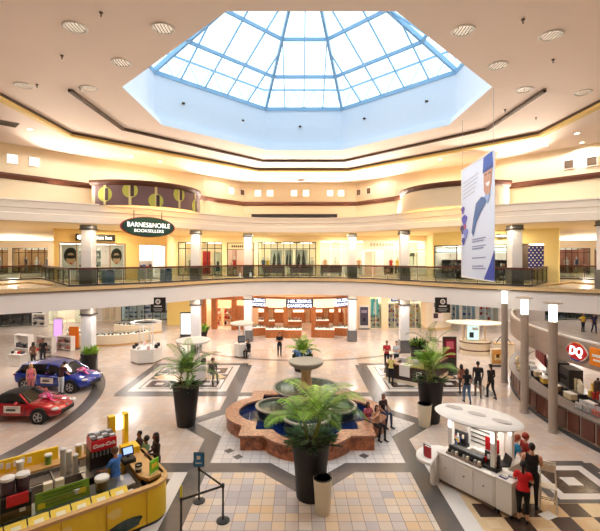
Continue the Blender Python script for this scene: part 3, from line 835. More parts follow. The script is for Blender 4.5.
# oval bookshop sign on the band
bx_, by_ = XA(150.5, 26.3), 26.0
nrm = math.atan2(-.73, .68)
os_ = thing('oval_sign', 'dark green oval bookshop sign with white letters hung on the cream band', 'sign', (bx_, by_, 9.1), nrm)
OV = Matrix(((0,0,1,0),(1,0,0,0),(0,1,0,0),(0,0,0,1)))
q = MB(); q.lathe([(1,-.12),(1,.02)], M('oval_rim', (150,40,26), .4), sx=1.75, sy=.64, n=48, T=OV); q.build('rim', os_)
q = MB(); q.lathe([(0,.06),(.95,.06),(.96,.0)], M('oval_green', (20,62,48), .4), sx=1.75, sy=.64, n=48, T=OV); q.build('face', os_)
text('lettering', 'BARNES&NOBLE', .42, m_signw, OV @ Matrix.Translation((0,.1,.07)), os_, sx=.9)
text('lettering', 'BOOKSELLERS', .27, m_signw, OV @ Matrix.Translation((0,-.26,.07)), os_, sx=1.12)
for k in (-1, 1):
    q = MB(); q.bar((-.1,k*.9,.45),(-.1,k*.9,1.0),.04,.04,m_dark); q.build('bracket', os_)
# furniture behind the left railing
def bin_box(loc, label, col=(110,140,176), g=None):
    t = thing('litter_bin', label, 'bin', loc, .8, g)
    q = MB(); q.box((0,0,.42),(.62,.62,.84), M('bin_%d' % col[0], col, .5), bev=.03); q.build('body', t)
    q = MB(); q.box((0,0,.9),(.68,.68,.12), M('bin_lid', (206,214,226), .5), bev=.03).box((0,-.35,.86),(.34,.02,.1), m_black); q.build('lid', t)
for px, Y, nm in ((108,27.2,'right of the left balcony column'),(166,29.6,'near the grid window shop')):
    bin_box((XA(px,Y), Y, ZU), f'blue grey square litter bin on the balcony {nm}')
q_ = thing('display_board', 'pale display board leaning behind the railing below the oval sign', 'board', (XA(145,28.4), 28.4, ZU), .75)
q = MB(); q.box((0,0,.55),(1.0,.05,.7), M('board_pale', (212,216,206), .6)); q.build('panel', q_); q = MB(); q.bar((-.4,0,0),(-.4,0,.9),.04,.04,m_dark).bar((.4,0,0),(.4,0,.9),.04,.04,m_dark); q.build('stand', q_)
def bench(loc, rz, label, col=(90,66,56)):
    t = thing('bench', label, 'bench', loc, rz)
    mc = M('bench_%d' % col[0], col, .6)
    q = MB(); q.box((0,0,.42),(1.9,.6,.14), mc, bev=.04); q.build('seat', t)
    q = MB(); q.box((0,.27,.68),(1.9,.12,.5), mc, bev=.04); q.build('backrest', t)
    for x in (-.8,.8):
        q = MB(); q.box((x,0,.18),(.08,.5,.36), m_dark); q.build('leg', t)
for px, Y, nm in ((274,36.4,'left of the potted plant'),(301,36.4,'right of the middle'),(331,36.8,'before the white shopfront')):
    bench((XA(px,Y),Y,ZU), PI, f'dark upholstered bench on the back balcony {nm}')
# ---------------- upper storey, right diagonal
o1 = op(DR, 434, 507, ZU, 8.15); o2 = op(DR, 521, 544, ZU, 8.15)
wallholes(*DR, ZU, 9.2, [o1, o2], 'wall_upper_right', M('wall_paint_pale', (244,232,176), .8, var=.02))
t, w, h, d = store(*DR, 434, 507, ZU, 8.15, 'upper shop with dark frame and glowing white header behind the banner', cols=3, transom=7.6, back=(226,214,206), mf=m_dark, door=(1,), lamp=1.2)
q = MB(); q.box((w*.5,.3,2.25),(w*.96,.08,.35), M('header_light', (252,250,244), emit=1.4)); q.build('light_header', t)
x0 = s_at(434,*DR)
for u, nm in ((.12,'left'),(.3,'second'),(.52,'middle'),(.72,'fourth'),(.9,'right')):
    x, y = on(*DR, x0+w*u, 1.2); shelf((x,y,ZU+.02), segdir(*DR), .9, 1.5, f'dark merchandise rack, {nm} in the shop behind the banner', 4, (60,56,56), [(40,40,46),(120,110,110),(200,120,110),(220,220,220)], 5)
t, w, h, d = store(*DR, 521, 544, ZU, 8.15, 'dark shop opening with the blue chequered panel', cols=0, back=(150,130,110), lamp=.6)
bp_ = poster(t, w*.3, w*.98, .9, 2.5, .12, (24,40,130), name='chequered_panel'); bp_['label'] = 'blue panel with rows of white diamonds'
for i in range(8):
    for j in range(9):
        if (i+j) % 2 == 0:
            cx, cz = w*.3+w*.68*(i+.5)/8, .9+1.6*(j+.5)/9; r_ = .055
            q = MB(); q.poly3([(cx-r_,.1,cz),(cx,.1,cz-r_),(cx+r_,.1,cz),(cx,.1,cz+r_)], m_white); q.build('diamond', bp_)
sg = sign_box('shop_sign', 'small black sign with pale letters right of the banner', 'sign', DR, 503, 8.75, .95, .32, m_black, .2)
q = MB()
for k in range(7): q.box((-.36+k*.12,-.07,0),(.07,.02,.12), m_signw)
q.build('lettering', sg)
# ---------------- far corridors of the upper storey
for s_, px0, px1, nm in ((-1,-40,60,'left'),(1,545,640,'right')):
    P = ((XA(px0,46),46),(XA(px1,46),46))
    wallholes(*P, ZU, 9.2, [op(P, px0+3, (px0+px1)/2-2, ZU, 8.2), op(P, (px0+px1)/2+2, px1-3, ZU, 8.2)], f'wall_corridor_{nm}', m_cream)
    for k, (u, v) in enumerate(((px0+3,(px0+px1)/2-2),((px0+px1)/2+2,px1-3))):
        t, w, h, d = store(*P, u, v, ZU, 8.2, f"far corridor shopfront at {nm}, {'outer' if (k==0)==(s_<0) else 'inner'} one, with brown frames", cols=7, transom=7.7, back=(196,150,104) if s_ < 0 else (170,110,90), mf=M('brown_frame', (88,56,44), .5), lamp=.8)
        for j in range(4):
            x, y = on(*P, s_at(u,*P)+w*(j+.5)/4, 1.4); mannequin((x,y,ZU+.02), PI, GARM[(j+k) % 5], f'mannequin in the far {nm} corridor shop')
    # cool light panel over the corridor, with added point lamps
    xm = XA(20 if s_ < 0 else 580, 40)
    lampl('POINT', (xm, 39, 7.6), 500, (255,246,236), .3); lampl('POINT', (xm+s_*4, 36, 7.6), 300, (255,240,214), .3)  # bare point lamps added to brighten the corridor soffit
    lt = thing('ceiling_light', f'long cool light panel in the {nm} corridor', 'ceiling light', (xm, 41, 9.0))
    q = MB(); q.box((0,0,-.04),(9,1.4,.1), M('cool_panel', (244,246,255), emit=1.5)); q.build('diffuser', lt); q = MB(); q.box((0,0,.1),(9.4,1.8,.18), m_white); q.build('housing', lt)
# ---------------- ground storey, walls and shops
GW = [((-42,37),(-22,46)),((-22,46),(-14,47)),((-13.9,43.4),(-11.2,43.4)),((4.6,41),(12.7,41)),((15.9,44),(24,45.5)),((24,45.5),(44,50))]
def gshop(P, px0, px1, zt, label, **k): return store(*P, px0, px1, 0, zt, label, **k)
wallholes(*GW[0], 0, 4.05, [op(GW[0], -2, 42, 0, 3.3), op(GW[0], 48, 84, 0, 3.3)], 'wall_ground_left', m_white)
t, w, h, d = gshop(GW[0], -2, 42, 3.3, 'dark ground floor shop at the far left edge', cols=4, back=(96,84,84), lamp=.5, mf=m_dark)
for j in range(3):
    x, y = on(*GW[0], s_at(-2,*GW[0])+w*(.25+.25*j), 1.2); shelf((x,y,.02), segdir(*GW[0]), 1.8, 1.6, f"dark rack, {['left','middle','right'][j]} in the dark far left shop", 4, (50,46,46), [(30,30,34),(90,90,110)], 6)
t, w, h, d = gshop(GW[0], 48, 84, 3.3, 'white ground floor shop with monochrome pictures behind the left kiosks', cols=4, back=(246,240,232), lamp=1.4, mf=m_white, door=(1,2))
for u in (.1,.5,.85): poster(t, w*u-.5, w*u+.5, 1.2, 2.3, 2.2, (240,238,236), [([(.2,.1),(.8,.2),(.7,.8),(.3,.9)],(50,50,54))])
wallholes(*GW[1], 0, 4.05, [op(GW[1], 104, 116, 0, 3.2), op(GW[1], 121, 168, 0, 3.2)], 'wall_ground_back_left', m_cream)
t, w, h, d = gshop(GW[1], 104, 116, 3.2, 'narrow ground floor shop with a pink sign', cols=2, back=(236,220,206), mf=m_cream)
poster(t, w*.3, w*.95, 1.7, 2.9, .3, (224,72,96), [([(.2,.3),(.8,.3),(.8,.5),(.2,.5)],(250,220,220))], name='pink_sign')
t, w, h, d = gshop(GW[1], 121, 168, 3.2, 'ground floor clothes shop with blue and white stacks behind the round kiosk', cols=6, back=(226,232,240), mf=m_dark, door=(3,))
for j in range(5):
    x, y = on(*GW[1], s_at(121,*GW[1])+w*(.1+.2*j), 1.6); shelf((x,y,.02), segdir(*GW[1]), .95, 2.1, f"shelf of folded clothes, {['leftmost','second','middle','fourth','rightmost'][j]} in the blue and white shop", 5, (236,236,240), [(40,60,110),(230,234,240),(120,150,190)], 4)
wallholes(*GW[2], 0, 4.05, [], 'wall_ground_yellow', M('wall_yellow', (246,216,130), .7, var=.03), 3)
# wood framed shoe shop
WP = ((-9.95,41.2),(-4.7,40.2))
t, w, h, d = gshop(WP, 200, 247, 3.3, 'ground floor shop with broad orange wood portal left of the jewellery shop', cols=0, back=(246,214,180), lamp=1.6, depth=4)
q = MB(); q.box((w/2,0,3.35),(w+.3,.5,.75), m_orange, bev=.03); q.build('portal_beam', t)
for u in (.06,.3,.72):
    q = MB(); q.box((w*u,.15,1.5),(.55 if u < .5 else .45,.4,3.0), m_orange, bev=.03); q.build('portal_post', t)
q = MB(); q.box((w*.84,.3,1.2),(w*.2,.3,2.4), m_orange, bev=.03); q.build('wood_cabinet', t)
for j, u in enumerate((.2,.45,.58,.9)):
    x, y = on(*WP, s_at(200,*WP)+w*u, 2.2); shelf((x,y,.02), segdir(*WP), .9, 1.9, f"shoe display, {['leftmost','second','third','rightmost'][j]} inside the orange wood portal", 4, (236,200,160), [(40,30,30),(200,60,50),(240,240,240)], 4)
# jewellery shop
JP = [(-4.75,38.6),(-2.95,37.4),(-1.15,36.9),(1.35,36.9),(3.45,37.4),(4.75,38.6)]
jw = thing('jewellery_shop', 'bow fronted jewellery shop with orange wood trim and three blue letter signs', 'shop front', (0,37,0))
q = MB(); q.loft(JP, [(0,3.42),(-.15,3.42),(-.15,3.6),(.1,3.6)], m_orange); q.loft(JP, [(.05,2.46),(-.08,2.46),(-.08,2.6),(.05,2.6)], m_orange); q.build('wood_trim', jw, world=True)
q = MB(); q.loft(JP, [(.02,2.6),(.02,3.42)], M('fascia_lit', (255,236,196), emit=.8))
q.build('light_panel', jw, world=True)
for i, (pz, nz) in enumerate(((0,1),(2,3),(4,5))):
    a_, b_ = Vector(JP[pz]), Vector(JP[nz]); mid = (a_+b_)/2; an = segdir(JP[pz], JP[nz]); L_ = (b_-a_).length
    T = Matrix.Translation((mid.x, mid.y, 3.01)) @ Matrix.Rotation(an, 4, 'Z')
    q = MB(); q.box((0,-.06,0),(L_*.98,.08,.82), M('sign_navy', (36,40,70), .4), T=T); sp = q.build('sign_panel', jw, world=True)
    for row, (tx, zz) in enumerate((('HELZBERG', .19), ('DIAMONDS', -.2))):
        o = text('lettering', tx, .40, M('letter_ice', (222,232,255), emit=1.4), BASE[jw.name].inverted() @ T @ LT @ Matrix.Translation((0,zz,.04)), sp, bold=.008, sx=1.12 if row == 0 else 1.05)
for p in JP[1:-1]:
    q = MB(); q.box((p[0],p[1]+.1,1.35),(.42,.42,2.7), m_orange, bev=.03); q.build('wood_post', jw, world=True)
q = MB(); q.poly3([(-4.75,45.5,0),(4.75,45.5,0),(4.75,45.5,4.05),(-4.75,45.5,4.05)], M('jewel_wall', (244,206,160), .6)).poly3([(-4.75,38.7,0),(-4.75,45.5,0),(-4.75,45.5,4.05),(-4.75,38.7,4.05)], m_orange).poly3([(4.75,38.7,0),(4.75,45.5,0),(4.75,45.5,4.05),(4.75,38.7,4.05)], m_orange); q.build('back_wall', jw, world=True)
q = MB()
for x in (-3,-1,1,3):
    for y in (39.5,42,44.4): q.box((x,y,3.9),(1.2,.5,.08), M('jewel_lamp', (255,240,214), emit=4.5))
q.build('ceiling_lamp', jw, world=True)
for k in range(5):
    x = -4+2*k
    q = MB(); q.box((x,45.2,1.2),(1.5,.5,2.4), m_orange, bev=.03); cb = q.build('wall_cabinet', jw, world=True)
    q = MB(); q.box((x,44.93,1.6),(1.2,.04,.9), M('case_glow', (255,236,206), emit=1.2)); o = q.build('lit_window', cb); o.matrix_parent_inverse = Matrix(); o.data.transform(Matrix.Translation((0,-37,0)))
def case(loc, rz, w, label, d=.65):
    t = thing('display_case', label, 'display case', loc, rz, 'jewellery display cases')
    q = MB(); q.box((0,0,.4),(w,d,.8), m_orange, bev=.03).box((0,0,.04),(w+.02,d+.02,.08), m_cream); q.build('base', t)
    q = MB(); q.box((0,0,.83),(w,d,.06), M('case_bed', (255,244,228), emit=.6)); q.build('lit_bed', t)
    q = MB(); q.box((0,0,.98),(w,d,.24), m_glass); q.build('glass_case', t)
    q = MB()
    for j in range(int(w/.22)): q.box((-w/2+.15+j*.22,0,.9),(.1,.2,.07), M('jewel_tray', (60,50,70), .5) if j % 3 else m_white)
    q.build('tray', t)
for i, (px, py, rz, w, nm) in enumerate(((257,337,.35,1.5,'leftmost along the shop front'),(275,339,.1,1.7,'second from left along the shop front'),(293,339.5,0,1.5,'in the middle of the shop front'),(325,339,-.15,1.7,'fourth along the shop front'),(341,337,-.35,1.3,'rightmost along the shop front'))):
    x, y = G(px, py); case((x,y+.4), rz, w, f'orange wood jewellery display case {nm}')
for i, (x, y, w) in enumerate(((-3.2,41.2,1.6),(-.6,41.0,1.8),(2.2,41.4,1.7))):
    case((x,y), 0, w, f"orange wood jewellery case deeper inside the shop, {['at left','in the middle','at right'][i]}")
# right ground shops
wallholes(*GW[3], 0, 4.05, [op(GW[3], 370, 382, 0, 3.4), op(GW[3], 388, 402, 0, 3.4), op(GW[3], 409, 422, 0, 3.4)], 'wall_ground_back_right', M('wall_cream_warm', (248,222,180), .7))
for px0, px1, nm, ward, hd in ((370,382,'with a teal poster',[(60,170,180),(40,40,50),(200,60,60)],None),(388,402,'under the blue sign, left one',[(230,120,60),(240,220,190),(90,60,150)],(30,90,170)),(409,422,'right of the column with purple goods',[(120,80,170),(240,160,60),(240,230,220)],(30,90,170))):
    t, w, h, d = gshop(GW[3], px0, px1, 3.4, f'lit ground floor shop window {nm}', cols=2, back=(255,236,206), lamp=1.8, mf=m_cream)
    x, y = on(*GW[3], s_at(px0,*GW[3])+w/2, 1.1); shelf((x,y,.02), 0, w*.9, 2.5, f'stocked shelf in the lit window {nm}', 6, (250,236,216), ward, 6)
    if hd: poster(t, w*.2, w*.95, 2.75, 3.2, .0, hd, [([(.15,.3),(.85,.3),(.85,.65),(.15,.65)],(220,230,250))], name='sign')
    else: poster(t, w*.1, w*.75, 1.3, 3.0, .3, (110,196,200), [([(.3,.1),(.7,.1),(.6,.8),(.4,.8)],(240,250,250))])
RC = bowed((12.7,41),(15.9,44),-.01) if False else [(12.7,41),(13.3,40.6),(14.2,40.6),(15.1,41.1),(15.7,42.2),(15.9,44)]
q = MB(); q.loft(RC, [(0,0),(0,4.05)], m_cream); q.loft(RC, [(-.05,0),(-.05,.2),(0,.2)], m_tan); q.loft(RC, [(-.06,3.3),(-.06,3.45),(0,3.45)], m_tan); struct(q, 'wall_ground_rounded', smooth=True)
ps = thing('wall_poster', 'tall poster with dark and red figures on the rounded cream wall', 'poster', (13.75,40.52,0))
q = MB(); q.box((0,-.03,1.9),(1.1,.05,2.2), M('poster_pale', (236,222,214), .5)); q.build('sheet', ps)
q = MB()
for x0_, z0_, w_, h_, c_ in ((-.2,1.3,.45,.5,(70,50,50)),(.2,1.9,.3,.7,(170,80,70)),(-.2,2.4,.4,.5,(120,130,130))): q.box((x0_,-.06,z0_+.1),(w_,.02,h_), M('print_%d_%d_%d' % c_, c_, .6))
q.build('print', ps)
wallholes(*GW[4], 0, 4.05, [op(GW[4], 448, 460, 0, 3.4), op(GW[4], 462, 476, 0, 3.4), op(GW[4], 479, 499, 0, 3.4)], 'wall_ground_right', m_white)
for px0, px1, nm, bk, ward in ((448,460,'with navy and teal stock',(170,200,220),[(40,60,130),(60,150,170),(220,230,240)]),(462,476,'with blue stock',(190,210,230),[(50,80,170),(90,120,190),(230,230,240)]),(479,499,'with a red sign behind the cream kiosk',(250,232,220),[(200,50,50),(240,240,240),(230,190,170)])):
    t, w, h, d = gshop(GW[4], px0, px1, 3.4, f'ground floor shop front {nm}', cols=3, back=bk, lamp=1.2, mf=m_white)
    x, y = on(*GW[4], s_at(px0,*GW[4])+w/2, 1.0); shelf((x,y,.02), segdir(*GW[4]), w*.9, 2.6, f'stocked shelf in the shop {nm}', 5, (236,238,244), ward, 7)
    if 'red' in nm: poster(t, w*.4, w*.8, 2.3, 3.2, -.05, (206,40,50), name='red_sign')
wallholes(*GW[5], 0, 4.05, [op(GW[5], 545, 598, 0, 3.3)], 'wall_ground_far_right', M('wall_greyish', (206,196,190), .7))
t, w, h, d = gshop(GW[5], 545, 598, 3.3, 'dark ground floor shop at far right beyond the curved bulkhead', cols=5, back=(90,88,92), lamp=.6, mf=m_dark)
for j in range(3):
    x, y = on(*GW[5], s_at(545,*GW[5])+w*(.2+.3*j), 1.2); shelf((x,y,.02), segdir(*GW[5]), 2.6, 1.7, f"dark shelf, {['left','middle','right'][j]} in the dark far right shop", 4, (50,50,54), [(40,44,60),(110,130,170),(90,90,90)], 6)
# free standing screen and lit poster
def totem(name, label, cat, x, y, w, h, face, frame, rz=0, emit=0, figs=()):
    t = thing(name, label, cat, (x, y, 0), rz)
    q = MB(); q.box((0,0,h/2),(w,.16,h), frame, bev=.02); q.build('case', t)
    q = MB(); q.box((0,-.085,h*.55),(w*.84,.02,h*.78), face); fc = q.build('screen', t)
    for (x0,z0,w_,h_), c_ in figs:
        g = MB(); g.box((x0*w,-.1,z0*h),(w_*w,.01,h_*h), M('print_%d_%d_%d' % c_, c_, .6)); g.build('print', fc)
    q = MB(); q.box((0,0,.04),(w*1.15,.4,.08), m_dark, bev=.02); q.build('base', t)
    return t
x, y = G(364, 329); totem('directory_screen', 'white free standing screen with dark display between column and shop windows', 'screen', x, y, .95, 2.35, M('screen_dark', (70,66,84), .3), m_white, figs=(((0,.75,.6,.12),(150,140,160)),((0,.4,.3,.15),(30,30,40))))
x, y = G(186, 338); totem('poster_stand', 'glowing white poster stand beside the left column', 'poster stand', x, y, 1.0, 2.3, M('poster_glow', (255,255,252), emit=1.6), m_dark)
x, y = G(449.5, 374); totem('poster_stand', 'tall dark poster stand with maroon picture by the dark kiosk', 'poster stand', x, y, .82, 2.3, M('poster_maroon', (140,28,46), .4), M('dark_olive', (60,52,44), .5), figs=(((0,.78,.55,.2),(226,110,130)),((0,.3,.8,.3),(58,62,46))))
x, y = G(497, 366); totem('poster_stand', 'orange food poster stand in front of the cream kiosk', 'poster stand', x, y, .85, 1.15, M('poster_orange', (226,160,80), .5), m_cream, figs=(((0,.5,.5,.3),(240,214,150)),((0,.6,.25,.2),(180,90,40))))
x, y = G(58.5, 346); totem('poster_stand', 'glowing lilac banner stand among the left kiosks', 'poster stand', x, y, .75, 2.3, M('poster_lilac', (206,160,236), emit=.9), m_white)
x, y = G(74, 349); totem('poster_stand', 'orange panel stand among the left kiosks', 'poster stand', x, y, .72, 1.75, M('poster_deep_orange', (244,128,20), .5), M('orange_edge', (230,120,30), .5))
# hanging wayfinding signs
for px, nm in ((163,'left of the yellow wall'),(440,'right of the rounded cream wall')):
    best = min(EDGE, key=lambda p: abs((p[0]/p[1])*F+CX-px)); i = EDGE.index(best); d_ = Vector(EDGE[i+1])-Vector(EDGE[i-1]); an = math.atan2(d_.y, d_.x)
    t = thing('hanging_sign', f'black hanging sign with white ring emblem {nm}', 'sign', (best[0]-.18*-math.sin(an)*-1*0, best[1]-.25, 4.0), 0)
    q = MB(); q.box((0,0,.05),(.98,.08,1.0), m_black, bev=.01); q.build('sign_board', t)
    q = MB(); q.lathe([(.09,0),(.17,0)], m_white, T=Matrix(((1,0,0,0),(0,0,-1,-.05),(0,1,0,.28),(0,0,0,1))), n=24).box((0,-.05,.28),(.05,.01,.1), m_white); q.build('emblem', t)
    q = MB(); q.box((0,-.05,-.02),(.5,.01,.07), m_white).box((0,-.05,-.2),(.62,.01,.05), M('letter_grey')).box((0,-.05,-.32),(.5,.01,.05), M('letter_grey')); q.build('lettering', t)
    q = MB(); q.bar((-.35,.04,.3),(-.35,.3,.3),.04,.04,m_dark).bar((.35,.04,.3),(.35,.3,.3),.04,.04,m_dark); q.build('bracket', t)
# graduation banner
bn = thing('hanging_banner', 'tall white hanging banner of a graduate in a blue cap', 'banner', (7.55,17.4,6.3))
pL, pR = Vector((7.72,19.4)), Vector((7.42,15.5))
uB = (pR-pL); LB = uB.length; zt_, zb_ = 11.28, 6.27
def bpt(u, v, o=0):
    p = pL+uB*u; n_ = Vector((uB.y, -uB.x)).normalized(); return Vector((p.x+n_.x*o, p.y+n_.y*o, zb_+(zt_-zb_)*v))
m_ban = M('banner_white', (226,232,248), .7, var=.02); 
def bq(pts, m, name, o, par):
    q_ = MB(); q_.poly3([bpt(u, v, o) for u, v in pts], m); return q_.build(name, par, world=True)
q = MB()
for o in (.004, -.004): q.poly3([bpt(0,0,o),bpt(1,0,o),bpt(1,1,o),bpt(0,1,o)], m_ban)
for e_ in (0, 1): q.tube([bpt(0,e_), bpt(1,e_)], .03, m_white)
q.build('sheet', bn, world=True)
sgn = .02
bq([(.0,.0),(.02,.0),(.02,1),(0,1)], m_white, 'hem', sgn, bn)
bq([(.70,.88),(.72,.985),(.95,1.0),(.97,.90)], M('cap_blue', (52,92,178), .7), 'cap', sgn, bn)
bq([(.70,.86),(.97,.87),(.97,.90),(.70,.885)], M('cap_band', (40,70,140), .7), 'cap', sgn, bn)
bq([(.73,.72),(.80,.66),(.88,.68),(.93,.76),(.95,.87),(.72,.86)], M('banner_skin', (198,146,122), .7), 'face', sgn, bn)
bq([(.78,.775),(.9,.775),(.87,.745),(.81,.745)], M('smile', (244,236,232), .7), 'smile', sgn*1.4, bn)
bq([(.76,.835),(.82,.835),(.82,.845),(.76,.845)], m_black, 'eye', sgn*1.4, bn); bq([(.86,.835),(.92,.835),(.92,.845),(.86,.845)], m_black, 'eye', sgn*1.4, bn)
bq([(.36,.40),(.42,.52),(.5,.64),(.66,.68),(.78,.66),(.9,.67),(.66,.56),(.52,.48),(.42,.36)], M('gown_blue', (70,104,158), .7), 'gown', sgn, bn)
bq([(.74,.68),(.9,.68),(.84,.60)], M('collar', (150,172,214), .7), 'collar', sgn*1.3, bn)
for k in range(5): bq([(.08,.86-.035*k),(.08+.5-.03*k,.885-.035*k),(.08+.5-.03*k,.897-.035*k),(.08,.872-.035*k)], M('text_grey', (196,200,214), .7), 'text_line', sgn, bn)
for k, (u, v, r, c_) in enumerate(((.06,.62,.06,(120,90,180)),(.12,.52,.09,(96,92,190)),(.05,.44,.07,(70,60,110)),(.16,.40,.08,(130,140,210)),(.09,.33,.06,(80,84,160)),(.14,.46,.04,(200,90,120)))):
    bq([(u+r*math.cos(a_)*(1+.35*math.sin(3*a_)), v+r*.6*math.sin(a_)) for a_ in [2*PI*j/14 for j in range(14)]], M('flower_%d' % k, c_, .7), 'flower', sgn*(1+.1*k), bn)
for k, v in enumerate((.33,.31,.27,.25,.17,.10,.08)): bq([(.38,v),(.78-.06*(k % 2),v+.008),(.78-.06*(k % 2),v+.018),(.38,v+.01)], M('text_violet', (150,154,190), .7), 'text_line', sgn, bn)
bq([(.72,.0),(1,.0),(1,.24),(.9,.14)], M('corner_blue', (52,74,170), .7), 'corner_flash', sgn, bn)
for u in (.03, .97):
    q = MB(); q.tube([bpt(u,1), (*bpt(u,1).to_2d(), ZI)], .008, m_steel, n=5); q.build('cable', bn, world=True)
# lamps of the two storeys, with column lamps added for brightness; uplighters stand on the clerestory ledge behind the moulded band
for x, y in ((-4.3,34.0),(4.58,34.0),(-7.3,30.2),(7.5,30.2),(-12.5,25.2),(12.9,25.3)):
    lampl('AREA', (x, y, 9.15), 45, (255,236,204), .5); lampl('AREA', (x, y, 4.05), 36, (255,244,230), .5)  # no fixtures here; added to lift the column fronts
led = offs(EDGE, .75)
for i in range(2, len(led)-2, 4):
    px_, py_ = led[i]; d_ = (Vector((AX, AY))-Vector((px_, py_))).normalized()
    l_ = lampl('SPOT', (px_-d_.x*.3, py_-d_.y*.3, 10.55), UPL, (255,240,222), .2, spot=1.9, blend=.5); l_.rotation_euler = Vector((d_.x*1.3, d_.y*1.3, 1)).to_track_quat('-Z','Y').to_euler()
for x, y in ((-9,36.5),(-3.5,36.8),(3.5,36.8),(9,36.5),(-13.5,29.5),(14,29.5),(-20,28),(20.5,28),(-27,22),(27,22)):
    lampl('AREA', (x, y, 9.15), 190, (255,232,188), 1.2)
for x, y in ((-7,33.5),(0,34.8),(7,33.5),(-12,29),(-18,26),(-14,35),(-20,38),(-25,30),(-12,39),(-27,40),(13,29),(18,36),(13,36),(24,40),(19,26),(27,30),(18,17),(-20,16),(-5,38.5),(30,44),(8,38.5)):
    lampl('AREA', (x, y, 4.05), 105, (255,247,238), 1.5)
# ================================================================= FOUNTAIN
def quatre(h, R, cofs, n=14):
    """square of half size h with a round lobe on every side"""
    out = []
    hc = math.sqrt(max(0, R*R-(h-cofs)**2)); a0 = math.asin(hc/R)
    for k in range(4):
        c, s = math.cos(k*PI/2), math.sin(k*PI/2)
        pts = [(-h,-h)]+[(R*math.sin(t), -cofs-R*math.cos(t)) for t in [-a0+2*a0*i/n for i in range(n+1)]]
        out += [(x*c-y*s, x*s+y*c) for x, y in pts]
    return out
ft = thing('fountain', 'tiered stone fountain with red curb, blue pool and two bowls', 'fountain', (AX, AY, 0))
m_curb = M('red_marble', (166,100,66), .35, var=.45, scale=5)
m_curbt = M('red_marble_top', (178,128,100), .3, var=.35, scale=9)
qo, qi, qt, qj = quatre(2.5,1.86,1.55), quatre(2.05,1.45,1.5), quatre(2.56,1.92,1.55), quatre(2.0,1.4,1.5)
q = MB()
n_ = len(qo)
q.grid([[(x,y,0) for x,y in qo],[(x,y,.5) for x,y in qo]], m_curb, closed=True)
q.grid([[(x,y,.5) for x,y in qi],[(x,y,.05) for x,y in qi]], M('pool_tile', (24,48,104), .3, var=.25, scale=30), closed=True); q.build('curb', ft)
q = MB(); q.grid([[(x,y,.5) for x,y in qt],[(x,y,.58) for x,y in qt],[(x,y,.58) for x,y in qj],[(x,y,.5) for x,y in qj]], m_curbt, closed=True); q.build('coping', ft)
q = MB(); q.flat(qi, .06, M('pool_floor', (20,44,110), .4, var=.25, scale=20)); q.build('pool_floor', ft)
def watermat(nm, c):
    m = M(nm, c, .05, var=.3, scale=9, bump=.25, spec=.8); return m
q = MB(); q.flat(qi, .34, watermat('pool_water', (16,40,88))); q.build('water', ft)
m_slate = M('slate_tile', (44,52,64), .35, var=.25, scale=16); m_stone = M('pale_stone', (172,164,148), .5, var=.06); m_green = M('bowl_water', (58,76,68), .08, var=.2, scale=8, bump=.2)
for k in range(4):
    an = k*PI/2-PI/2; cx, cy = 1.22*math.cos(an), 1.22*math.sin(an)
    q = MB(); q.lathe([(.86,.05),(.86,.2),(.94,.22),(.94,.36),(.88,.38),(.9,.66),(.9,.74)], m_slate, (cx,cy,0), 36, caps=False); b_ = q.build('basin', ft, smooth=True)
    q = MB(); q.lathe([(.9,.72),(.98,.74),(.98,.8),(.86,.82),(.84,.7)], m_stone, (cx,cy,0), 36, caps=False); q.build('rim', b_, smooth=True)
    q = MB(); q.lathe([(0,.74),(.85,.74)], m_green, (cx,cy,0), 36); q.build('water', b_)
q = MB(); q.lathe([(.5,.05),(.5,1.0),(.42,1.05),(.34,1.2),(.5,1.3),(1.1,1.42)], m_stone, n=40); q.build('pedestal', ft, smooth=True)
q = MB(); q.lathe([(.3,1.28),(.9,1.34),(1.3,1.46),(1.45,1.58),(1.43,1.62),(1.36,1.6),(1.3,1.52)], m_stone, n=48); b_ = q.build('large_bowl', ft, smooth=True)
q = MB(); q.lathe([(0,1.575),(1.34,1.575)], m_green, n=48); q.build('water', b_)
q = MB(); q.lathe([(.3,1.5),(.26,1.75),(.2,2.1),(.24,2.3),(.3,2.42)], M('warm_stone', (216,184,140), .5, var=.06), n=24); q.build('stem', ft, smooth=True)
q = MB(); q.lathe([(.28,2.36),(.55,2.46),(.72,2.58),(.76,2.68),(.74,2.72),(.68,2.7)], m_stone, n=40); b_ = q.build('small_bowl', ft, smooth=True)
q = MB(); q.lathe([(0,2.69),(.69,2.69)], M('bowl_top_water', (92,97,102), .12, var=.15, scale=12, bump=.2), n=40); q.build('water', b_)
jets = M('water_spray', (235,242,250), .2)
for x, y in ((-2.4,-.4),(-1.3,.9),(1.5,-.8),(1.3,.8)):
    q = MB(); q.tube([(x,y,.34),(x,y,.5),(x+.03,y,.62)], .02, jets, 6, [.03,.02,.008]); q.build('water_jet', ft)
